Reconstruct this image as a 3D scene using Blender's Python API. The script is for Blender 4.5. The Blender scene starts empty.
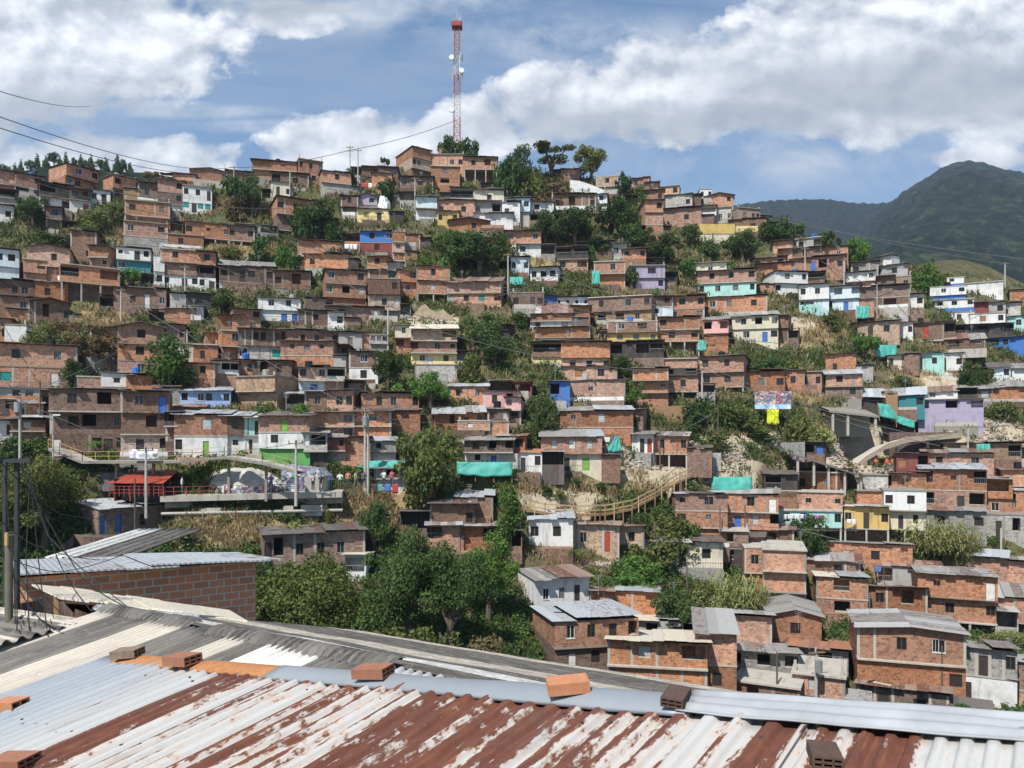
import bpy, bmesh, math, random
import numpy as np
from mathutils import Vector, Matrix, noise
random.seed(7)
rng = np.random.default_rng(11)
S = bpy.context.scene
COL = S.collection
F, HY = 773.0, 440.0
R = math.radians
def P(px, py, D): return Vector(((px - 512) / F * D, D, (HY - py) / F * D))
def lerp(a, b, t): return a + (b - a) * t

# ---------------------------------------------------------------- node helpers
def new_mat(name):
    m = bpy.data.materials.new(name); m.use_nodes = True
    nt = m.node_tree; nt.nodes.clear()
    out = nt.nodes.new('ShaderNodeOutputMaterial')
    return m, nt, out
def N(nt, t, ins=None, **kw):
    n = nt.nodes.new('ShaderNode' + t)
    for k, v in kw.items(): setattr(n, k, v)
    for k, v in (ins or {}).items():
        s = n.inputs[k]
        if hasattr(v, 'is_output'): nt.links.new(v, s)
        else: s.default_value = (v + (1,)) if isinstance(v, tuple) and len(v) == 3 and s.type == 'RGBA' else v
    return n
def ramp(nt, fac, pts, interp='LINEAR'):
    n = nt.nodes.new('ShaderNodeValToRGB'); nt.links.new(fac, n.inputs[0]); cr = n.color_ramp; cr.interpolation = interp
    while len(cr.elements) < len(pts): cr.elements.new(0.5)
    for e, (p, c) in zip(cr.elements, pts):
        e.position = p; e.color = (c, c, c, 1) if not isinstance(c, tuple) else c + (1,)
    return n.outputs[0]
def mixc(nt, fac, a, b, mode='MIX'):
    n = nt.nodes.new('ShaderNodeMix'); n.data_type = 'RGBA'; n.blend_type = mode
    for i, v in ((0, fac), (6, a), (7, b)):
        if hasattr(v, 'is_output'): nt.links.new(v, n.inputs[i])
        else: n.inputs[i].default_value = v + (1,) if isinstance(v, tuple) and len(v) == 3 else v
    return n.outputs[2]
def mathn(nt, op, a, b=None, c=None, clamp=False):
    n = nt.nodes.new('ShaderNodeMath'); n.operation = op; n.use_clamp = clamp
    for i, v in enumerate((a, b, c)):
        if v is None: continue
        if hasattr(v, 'is_output'): nt.links.new(v, n.inputs[i])
        else: n.inputs[i].default_value = v
    return n.outputs[0]
def noise_n(nt, vec, scale, detail=4, rough=.6, dist=0.0):
    n = N(nt, 'TexNoise', {'Scale': scale, 'Detail': detail, 'Roughness': rough, 'Distortion': dist})
    if vec is not None: nt.links.new(vec, n.inputs['Vector'])
    return n.outputs['Fac']
def finish(nt, out, color, rough=.8, bump=None, bstr=.4, bdist=.02, metal=0.0, spec=.3):
    p = N(nt, 'BsdfPrincipled', {'Roughness': rough, 'Metallic': metal, 'Specular IOR Level': spec})
    if hasattr(color, 'is_output'): nt.links.new(color, p.inputs['Base Color'])
    else: p.inputs['Base Color'].default_value = color + (1,)
    if bump is not None:
        b = N(nt, 'Bump', {'Strength': bstr, 'Distance': bdist, 'Height': bump}); nt.links.new(b.outputs[0], p.inputs['Normal'])
    nt.links.new(p.outputs[0], out.inputs[0]); return p
def obj_rand(nt): return N(nt, 'ObjectInfo').outputs['Random']
def uvvec(nt): return N(nt, 'UVMap').outputs[0]
def objvec(nt):
    """UV in metres shifted by the object's random number, so no two walls share their stains"""
    uv = uvvec(nt); r = mathn(nt, 'MULTIPLY', obj_rand(nt), 97.0)
    return N(nt, 'VectorMath', {0: uv, 1: N(nt, 'CombineXYZ', {0: r, 1: r, 2: r}).outputs[0]}, operation='ADD').outputs[0]
def stains(nt, v):
    """rain streaks: noise stretched in height"""
    mp = N(nt, 'Mapping', {'Vector': v, 'Scale': (1.6, .22, 1.0)}).outputs[0]
    return noise_n(nt, mp, 1.0, 5, .65)

def mat_brick(name, ca, cb, mortar, bw=.36, bh=.23, ms=.012, stain=.45):
    m, nt, out = new_mat(name); v = objvec(nt)
    br = N(nt, 'TexBrick', {'Vector': uvvec(nt), 'Color1': ca, 'Color2': cb, 'Mortar': mortar, 'Scale': 1.0, 'Mortar Size': ms,
                            'Mortar Smooth': .3, 'Bias': -.1, 'Brick Width': bw, 'Row Height': bh})
    big = noise_n(nt, v, .55, 5, .65)
    pb = N(nt, 'TexBrick', {'Vector': uvvec(nt), 'Color1': (0, 0, 0), 'Color2': (1, 1, 1), 'Mortar': (0, 0, 0), 'Scale': 1.0, 'Mortar Size': ms, 'Brick Width': bw, 'Row Height': bh}).outputs['Color']
    c = mixc(nt, ramp(nt, pb, [(.55, 0.0), (.9, .75)]), br.outputs['Color'], tuple(x * .42 for x in cb))
    c = mixc(nt, ramp(nt, pb, [(.02, .5), (.25, 0.0)]), c, tuple(min(1, x * 1.35 + .03) for x in ca))
    c = mixc(nt, ramp(nt, big, [(.35, 0.0), (.7, .6)]), c, tuple(x * .55 for x in cb))
    c = mixc(nt, ramp(nt, noise_n(nt, v, 5.0, 3, .7), [(.42, 0.0), (.62, .55)]), c, tuple(min(1, x * 1.25 + .03) for x in ca))
    c = mixc(nt, ramp(nt, noise_n(nt, v, 2.6, 4, .7), [(.52, 0.0), (.72, .45)]), c, tuple(x * .5 for x in cb))
    st = stains(nt, v)
    c = mixc(nt, ramp(nt, st, [(.54, 0.0), (.78, stain)]), c, (.09, .07, .055))
    c = mixc(nt, ramp(nt, stains(nt, N(nt, 'VectorMath', {0: v, 1: (31., 17., 5.)}, operation='ADD').outputs[0]), [(.58, 0.0), (.82, .3)]), c, (.42, .33, .25))
    hs = N(nt, 'HueSaturation', {'Hue': .5, 'Saturation': mathn(nt, 'MULTIPLY_ADD', obj_rand(nt), .36, .72),
           'Value': mathn(nt, 'MULTIPLY_ADD', mathn(nt, 'FRACT', mathn(nt, 'MULTIPLY', obj_rand(nt), 37.3)), .6, .62), 'Color': c})
    h = mathn(nt, 'ADD', mathn(nt, 'MULTIPLY', br.outputs['Fac'], -1.0), noise_n(nt, v, 14, 3))
    finish(nt, out, hs.outputs[0], .88, h, .5, .02); return m
def mat_plaster(name, c, rough=.8, dirt=.68, dcol=(.16, .13, .105)):
    m, nt, out = new_mat(name); v = objvec(nt)
    n1 = noise_n(nt, v, .7, 6, .65); n2 = noise_n(nt, v, 3.0, 4, .7)
    k = mixc(nt, ramp(nt, n2, [(.3, 0.0), (.75, .35)]), c, tuple(x * .72 for x in c))
    k = mixc(nt, ramp(nt, n1, [(.5, 0.0), (.72, dirt)]), k, tuple(lerp(x, y, .6) for x, y in zip(c, dcol)))
    k = mixc(nt, ramp(nt, stains(nt, v), [(.53, 0.0), (.76, dirt * 1.1)]), k, dcol)
    finish(nt, out, k, rough, noise_n(nt, v, 9, 4), .25, .02); return m
def mat_plain(name, c, rough=.7, metal=0.0, var=.3, scale=3.0):
    m, nt, out = new_mat(name)
    v = N(nt, 'TexCoord').outputs['Object']
    k = mixc(nt, ramp(nt, noise_n(nt, v, scale, 4), [(.3, 0.0), (.75, 1.0)]), c, tuple(x * (1 - var) for x in c))
    finish(nt, out, k, rough, None, metal=metal); return m
def mat_sheet(name, ca, cb, cr, rust=.5, rough=.5, metal=.0):
    """roof sheets: one tone per sheet (the UV's whole number), corrugation bump, rust and dirt"""
    m, nt, out = new_mat(name); uv = uvvec(nt)
    sx = N(nt, 'SeparateXYZ', {0: uv}); u, w = sx.outputs[0], sx.outputs[1]
    sid = mathn(nt, 'ADD', mathn(nt, 'FLOOR', u), mathn(nt, 'MULTIPLY', obj_rand(nt), 211.0))
    wn = N(nt, 'TexWhiteNoise', {'W': sid}, noise_dimensions='1D')
    c = mixc(nt, wn.outputs['Value'], ca, cb)
    v = N(nt, 'CombineXYZ', {0: mathn(nt, 'MULTIPLY', u, 2.2), 1: mathn(nt, 'MULTIPLY', w, .7), 2: mathn(nt, 'MULTIPLY', sid, 3.7)}).outputs[0]
    n1 = noise_n(nt, v, 1.5, 6, .75)
    thr = mathn(nt, 'MULTIPLY_ADD', wn.outputs['Color'], .0, 0.0)
    sep = N(nt, 'SeparateColor', {0: wn.outputs['Color']})
    f = mathn(nt, 'ADD', n1, mathn(nt, 'MULTIPLY_ADD', sep.outputs[1], .3, -.15))
    c = mixc(nt, ramp(nt, f, [(.68 - rust * .3, 0.0), (.76 - rust * .3, .9)]), c, cr)
    c = mixc(nt, ramp(nt, noise_n(nt, v, 5, 5, .75), [(.45, 0.0), (.7, .7)]), c, tuple(x * .45 for x in ca))
    bmp = mathn(nt, 'SINE', mathn(nt, 'MULTIPLY', u, 2 * math.pi * 9))
    finish(nt, out, c, rough, bmp, .4, .015, metal); return m
def mat_leaf(name, cols, trans=.3):
    m, nt, out = new_mat(name)
    r = N(nt, 'NewGeometry').outputs['Random Per Island']
    c = ramp(nt, r, [(i / (len(cols) - 1), k) for i, k in enumerate(cols)])
    hs = N(nt, 'HueSaturation', {'Hue': mathn(nt, 'MULTIPLY_ADD', obj_rand(nt), .03, .485), 'Saturation': .95,
           'Value': mathn(nt, 'MULTIPLY_ADD', mathn(nt, 'FRACT', mathn(nt, 'MULTIPLY', obj_rand(nt), 17.7)), .5, .75), 'Color': c}).outputs[0]
    d = N(nt, 'BsdfDiffuse', {'Color': hs}); t = N(nt, 'BsdfTranslucent', {'Color': hs})
    mx = N(nt, 'MixShader', {0: trans, 1: d.outputs[0], 2: t.outputs[0]})
    nt.links.new(mx.outputs[0], out.inputs[0]); return m

M = {}
M['b'] = mat_brick('orange brick', (.45, .213, .115), (.335, .15, .08), (.36, .28, .2))
M['o'] = mat_brick('tan brick', (.43, .29, .19), (.35, .22, .14), (.42, .36, .29))
M['d'] = mat_brick('weathered and shaded brown brick', (.22, .13, .088), (.16, .092, .063), (.25, .21, .175), stain=.6)  # dark brick for weathered walls; its tone also paints walls seen in shade
M['k'] = mat_brick('grey concrete block', (.4, .38, .34), (.33, .31, .28), (.3, .28, .26), .4, .2, .015)
for k_, c_ in dict(g=(.36, .35, .33), w=(.66, .66, .64), y=(.56, .39, .13), Y=(.74, .6, .29), c=(.6, .55, .42), u=(.05, .17, .48),
                   U=(.33, .46, .72), t=(.36, .62, .56), p=(.7, .4, .37), v=(.36, .32, .43), n=(.11, .34, .09), z=(.58, .67, .72),
                   q=(.05, .042, .038), m=(.2, .05, .045), T=(.03, .2, .24)).items():
    M[k_] = mat_plaster('plaster ' + k_, c_)
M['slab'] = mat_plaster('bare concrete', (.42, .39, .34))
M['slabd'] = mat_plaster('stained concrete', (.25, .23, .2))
M['rz'] = mat_sheet('zinc roof sheet', (.46, .49, .52), (.33, .35, .36), (.16, .1, .07), .2)
M['rr'] = mat_sheet('rusty roof sheet', (.22, .115, .085), (.36, .3, .26), (.13, .06, .04), .55)
M['rc'] = mat_sheet('fibre cement roof sheet', (.3, .29, .27), (.2, .19, .18), (.12, .11, .1), .3, .9)
M['rk'] = mat_sheet('dark roof sheet', (.1, .09, .085), (.16, .14, .13), (.12, .06, .04), .4, .8)
M['rw'] = mat_sheet('pale roof sheet', (.62, .56, .44), (.55, .5, .42), (.4, .3, .2), .1, .8)
M['ro'] = mat_sheet('clay roof', (.4, .19, .11), (.34, .16, .1), (.2, .1, .07), .4, .9)
M['rm'] = mat_sheet('patched roof sheet', (.44, .44, .43), (.22, .2, .18), (.13, .08, .06), .36, .7)
M['pane'] = mat_plain('window glass', (.022, .025, .028), .18, var=.4)
M['pane2'] = mat_plain('curtained glass', (.16, .15, .14), .3, var=.6, scale=2.0)
M['void'] = mat_plain('dark interior', (.03, .026, .023), .9)  # near black colour standing in for the shade inside openings
M['fr_w'] = mat_plain('white window frame', (.7, .69, .66), .5)
M['fr_d'] = mat_plain('brown window frame', (.12, .075, .05), .6)
M['fr_g'] = mat_plain('grey window frame', (.3, .3, .3), .5)
M['sh_g'] = mat_plain('grey shutter', (.45, .46, .45), .5)
M['dr_u'] = mat_plain('blue door paint', (.05, .16, .5), .5)
M['dr_t'] = mat_plain('teal door paint', (.02, .3, .28), .5)
M['dr_n'] = mat_plain('green door paint', (.2, .42, .08), .5)
M['dr_m'] = mat_plain('red door paint', (.42, .06, .04), .5)
M['dr_o'] = mat_plain('wooden door', (.3, .16, .07), .6)
M['dr_w'] = mat_plain('white door', (.68, .66, .62), .5)
M['dr_d'] = mat_plain('dark door', (.05, .042, .04), .6)
M['conc'] = mat_plain('concrete', (.42, .4, .36), .85, scale=1.5)
M['wood'] = mat_plain('raw timber', (.3, .19, .1), .8)
M['woodp'] = mat_plain('pale timber', (.5, .36, .2), .8)
M['black'] = mat_plain('black rubber', (.015, .015, .016), .5)
M['steel'] = mat_plain('galvanised steel', (.45, .46, .46), .4, .6)
M['dsteel'] = mat_plain('dark painted steel', (.045, .048, .052), .6)
M['polec'] = mat_plain('pole concrete', (.45, .43, .39), .85)
M['net'] = mat_plain('green shade net', (.07, .37, .31), .6, var=.35, scale=1.2)
M['white'] = mat_plain('white paint', (.78, .78, .76), .5)
M['redp'] = mat_plain('red paint', (.34, .065, .05), .6)
M['yelp'] = mat_plain('yellow paint', (.48, .34, .1), .6)
M['mastr'] = mat_plain('faded red mast paint', (.36, .12, .09), .6); M['mastw'] = mat_plain('faded white mast paint', (.55, .53, .52), .6)
M['bluep'] = mat_plain('blue plastic', (.04, .18, .55), .4)
M['rampc'] = mat_plaster('tan concrete', (.4, .33, .24))
M['bark'] = mat_plain('bark', (.13, .1, .075), .9, scale=2)
M['lf0'] = mat_leaf('leaves mid green', [(.045, .09, .022), (.075, .13, .03), (.12, .17, .045)])
M['lf1'] = mat_leaf('leaves dark green', [(.04, .076, .024), (.063, .107, .034), (.105, .15, .05)])
M['lf2'] = mat_leaf('leaves olive', [(.075, .1, .025), (.12, .14, .04), (.18, .19, .062)])
M['lf3'] = mat_leaf('leaves bright green', [(.055, .13, .022), (.09, .18, .035), (.14, .24, .055)])
M['lf4'] = mat_leaf('dry brown twigs', [(.1, .075, .045), (.16, .11, .06), (.13, .13, .05)])
M['lf5'] = mat_leaf('cane leaves', [(.12, .15, .04), (.22, .24, .08), (.34, .33, .14)])
M['dry'] = mat_leaf('dry grass', [(.22, .17, .09), (.35, .27, .135), (.47, .375, .2)])
M['grn'] = mat_leaf('green grass', [(.045, .06, .018), (.075, .088, .028), (.13, .125, .045)])

# ---------------------------------------------------------------- mesh helpers
class MB:
    def __init__(s): s.v = []; s.f = []; s.uv = []; s.mi = []; s.mats = []
    def mat(s, m):
        m = M[m] if isinstance(m, str) else m
        if m not in s.mats: s.mats.append(m)
        return s.mats.index(m)
    def face(s, pts, m, uvs=None):
        b = len(s.v); s.v.extend([tuple(p) for p in pts]); s.f.append(tuple(range(b, b + len(pts))))
        if uvs is None:
            a = Vector(pts[1]) - Vector(pts[0]); e = Vector(pts[-1]) - Vector(pts[0])
            la = a.length or 1; ua = a / la; uvs = []
            for p in pts:
                q = Vector(p) - Vector(pts[0]); x = q.dot(ua); uvs.append((x, math.sqrt(max(0, q.length_squared - x * x))))
        s.uv.extend(uvs); s.mi.append(s.mat(m))
    def box(s, x0, x1, y0, y1, z0, z1, m):
        if x1 < x0: x0, x1 = x1, x0
        a = [(x0, y0, z0), (x1, y0, z0), (x1, y1, z0), (x0, y1, z0), (x0, y0, z1), (x1, y0, z1), (x1, y1, z1), (x0, y1, z1)]
        for q in ((0, 1, 5, 4), (1, 2, 6, 5), (2, 3, 7, 6), (3, 0, 4, 7), (4, 5, 6, 7), (3, 2, 1, 0)):
            s.face([a[i] for i in q], m)
    def bar(s, p, q, w, h, m):
        """a square bar from p to q"""
        p, q = Vector(p), Vector(q); d = (q - p)
        if d.length < 1e-6: return
        d.normalize(); up = Vector((0, 0, 1)) if abs(d.z) < .95 else Vector((0, 1, 0))
        a = d.cross(up).normalized() * w / 2; b = a.cross(d).normalized() * h / 2
        c0 = [p - a - b, p + a - b, p + a + b, p - a + b]; c1 = [x + (q - p) for x in c0]
        for i in range(4): s.face([c0[i], c0[(i + 1) % 4], c1[(i + 1) % 4], c1[i]], m)
        s.face(c0[::-1], m); s.face(c1, m)
    def tube(s, pts, rad, m, n=8, cap=True):
        pts = [Vector(p) for p in pts]; rads = rad if isinstance(rad, (list, tuple)) else [rad] * len(pts)
        rings = []
        for i, p in enumerate(pts):
            d = (pts[min(i + 1, len(pts) - 1)] - pts[max(i - 1, 0)]).normalized()
            up = Vector((0, 0, 1)) if abs(d.z) < .9 else Vector((1, 0, 0))
            a = d.cross(up).normalized(); b = a.cross(d)
            rings.append([p + (a * math.cos(2 * math.pi * k / n) + b * math.sin(2 * math.pi * k / n)) * rads[i] for k in range(n)])
        for r0, r1 in zip(rings, rings[1:]):
            for k in range(n): s.face([r0[k], r0[(k + 1) % n], r1[(k + 1) % n], r1[k]], m)
        if cap: s.face(rings[0][::-1], m); s.face(rings[-1], m)
    def build(s, name, parent=None, mw=None, weld=False):
        me = bpy.data.meshes.new(name); me.from_pydata(s.v, [], s.f)
        for m in s.mats: me.materials.append(m)
        me.polygons.foreach_set('material_index', s.mi)
        l = me.uv_layers.new(name='UVMap'); l.data.foreach_set('uv', [c for u in s.uv for c in u])
        if weld:
            bm = bmesh.new(); bm.from_mesh(me); bmesh.ops.remove_doubles(bm, verts=bm.verts, dist=1e-5); bm.to_mesh(me); bm.free(); me.polygons.foreach_set('use_smooth', [True] * len(me.polygons))
        return link(name, me, parent, mw)
def link(name, me, parent=None, mw=None):
    o = bpy.data.objects.new(name, me); COL.objects.link(o)
    if parent is not None: o.parent = parent
    if mw is not None: o.matrix_local = mw
    return o
def tag(o, label=None, cat=None, group=None, kind=None):
    for k, v in (('label', label), ('category', cat), ('group', group), ('kind', kind)):
        if v: o[k] = v
    return o
def thing(name, label, cat, loc, rz=0, group=None):
    o = bpy.data.objects.new(name, None); COL.objects.link(o); o.empty_display_size = .3
    o.location = loc; o.rotation_euler = (0, 0, rz)
    return tag(o, label, cat, group)

# ---------------------------------------------------------------- terrain: how far away each line of sight meets the ground
TX = np.array([-300, 0, 256, 512, 768, 1024, 1300.])
TY = [800, 720, 660, 600, 550, 500, 450, 400, 350, 300, 250, 200, 150, 100]
TD = np.array([
    [44, 46, 46, 46, 50, 52, 54], [53, 55, 55, 55, 60, 62, 64], [60, 61, 62, 66, 74, 78, 80], [66, 67, 70, 77, 90, 95, 97],
    [71, 72, 75, 83, 97, 102, 104], [75, 76, 80, 88, 103, 108, 110], [80, 81, 86, 94, 111, 118, 122], [90, 91, 97, 105, 121, 132, 138],
    [104, 105, 115, 121, 135, 146, 152], [119, 120, 131, 136, 147, 160, 168], [133, 134, 145, 151, 162, 178, 190], [146, 146, 157, 165, 180, 200, 210],
    [158, 158, 170, 178, 196, 220, 235], [172, 172, 184, 192, 214, 245, 260]], float)
CX = [-300, 0, 60, 150, 256, 330, 430, 512, 600, 700, 768, 850, 930, 1024, 1300]
CY = [200, 196, 192, 196, 176, 180, 160, 168, 180, 202, 222, 255, 268, 288, 330]
def drow(px):
    return np.array([np.interp(px, TX, TD[i]) for i in range(len(TY))])
def Dt(px, py):
    return float(np.interp(-py, [-y for y in TY], drow(px)))
def ground(X, Y):
    """terrain height before terraces are cut"""
    px = min(max(512 + F * X / max(Y, 3), -300), 1300)
    d = drow(px); yc = np.interp(px, CX, CY); dc = float(np.interp(-yc, [-y for y in TY], d))
    d720 = d[1]
    if Y < d720:
        t = Y / d720; return lerp(-6.0, (HY - 720) / F * d720, t)
    if Y <= dc:
        py = float(np.interp(Y, d, TY)); return (HY - py) / F * Y
    zc = (HY - yc) / F * dc
    return max(zc - .12 * (Y - dc) - .0016 * (Y - dc) ** 2, -26)
GX = np.arange(-165, 226, .75); GY = np.arange(3, 300, .75)
XX, YY = np.meshgrid(GX, GY)
PXg = np.clip(512 + F * XX / np.maximum(YY, 3), -300, 1300)
ZZ = np.zeros_like(XX)
for j in range(XX.shape[0]):
    px = PXg[j]; Y = GY[j]
    drs = np.array([np.interp(px, TX, TD[i]) for i in range(len(TY))])       # rows x cols
    yc = np.interp(px, CX, CY)
    for i in range(XX.shape[1]):
        d = drs[:, i]
        if Y < d[1]: ZZ[j, i] = -6 + ((HY - 720) / F * d[1] + 6) * Y / d[1]
        else:
            dc = np.interp(-yc[i], [-y for y in TY], d)
            if Y <= dc: ZZ[j, i] = (HY - np.interp(Y, d, TY)) / F * Y
            else: ZZ[j, i] = max((HY - yc[i]) / F * dc - .12 * (Y - dc) - .0016 * (Y - dc) ** 2, -26)
OCC = np.zeros(ZZ.shape, bool)
def carve(cx, cy, th, w, d, z, front=.8, back=.5, side=.3, occ=True):
    i0 = max(int((cx - w - d - 2 - GX[0]) / .75), 0); i1 = min(int((cx + w + d + 2 - GX[0]) / .75) + 1, len(GX))
    j0 = max(int((cy - w - d - 2 - GY[0]) / .75), 0); j1 = min(int((cy + w + d + 2 - GY[0]) / .75) + 1, len(GY))
    if i1 <= i0 or j1 <= j0: return
    dx = XX[j0:j1, i0:i1] - cx; dy = YY[j0:j1, i0:i1] - cy
    lx = dx * math.cos(th) + dy * math.sin(th); ly = -dx * math.sin(th) + dy * math.cos(th)
    m = (abs(lx) < w / 2 + side) & (ly > -front) & (ly < d + back)
    sub = ZZ[j0:j1, i0:i1]; sub[m] = np.minimum(sub[m], z - .12)
    if occ:
        m2 = (abs(lx) < w / 2 + .3) & (ly > -.3) & (ly < d + .3); OCC[j0:j1, i0:i1][m2] = True
def gz(X, Y):
    """height of the finished terrain grid"""
    i = min(max((X - GX[0]) / .75, 0), len(GX) - 2.001); j = min(max((Y - GY[0]) / .75, 0), len(GY) - 2.001)
    a, b = int(i), int(j); u, v = i - a, j - b
    return float((ZZ[b, a] * (1 - u) + ZZ[b, a + 1] * u) * (1 - v) + (ZZ[b + 1, a] * (1 - u) + ZZ[b + 1, a + 1] * u) * v)
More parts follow.
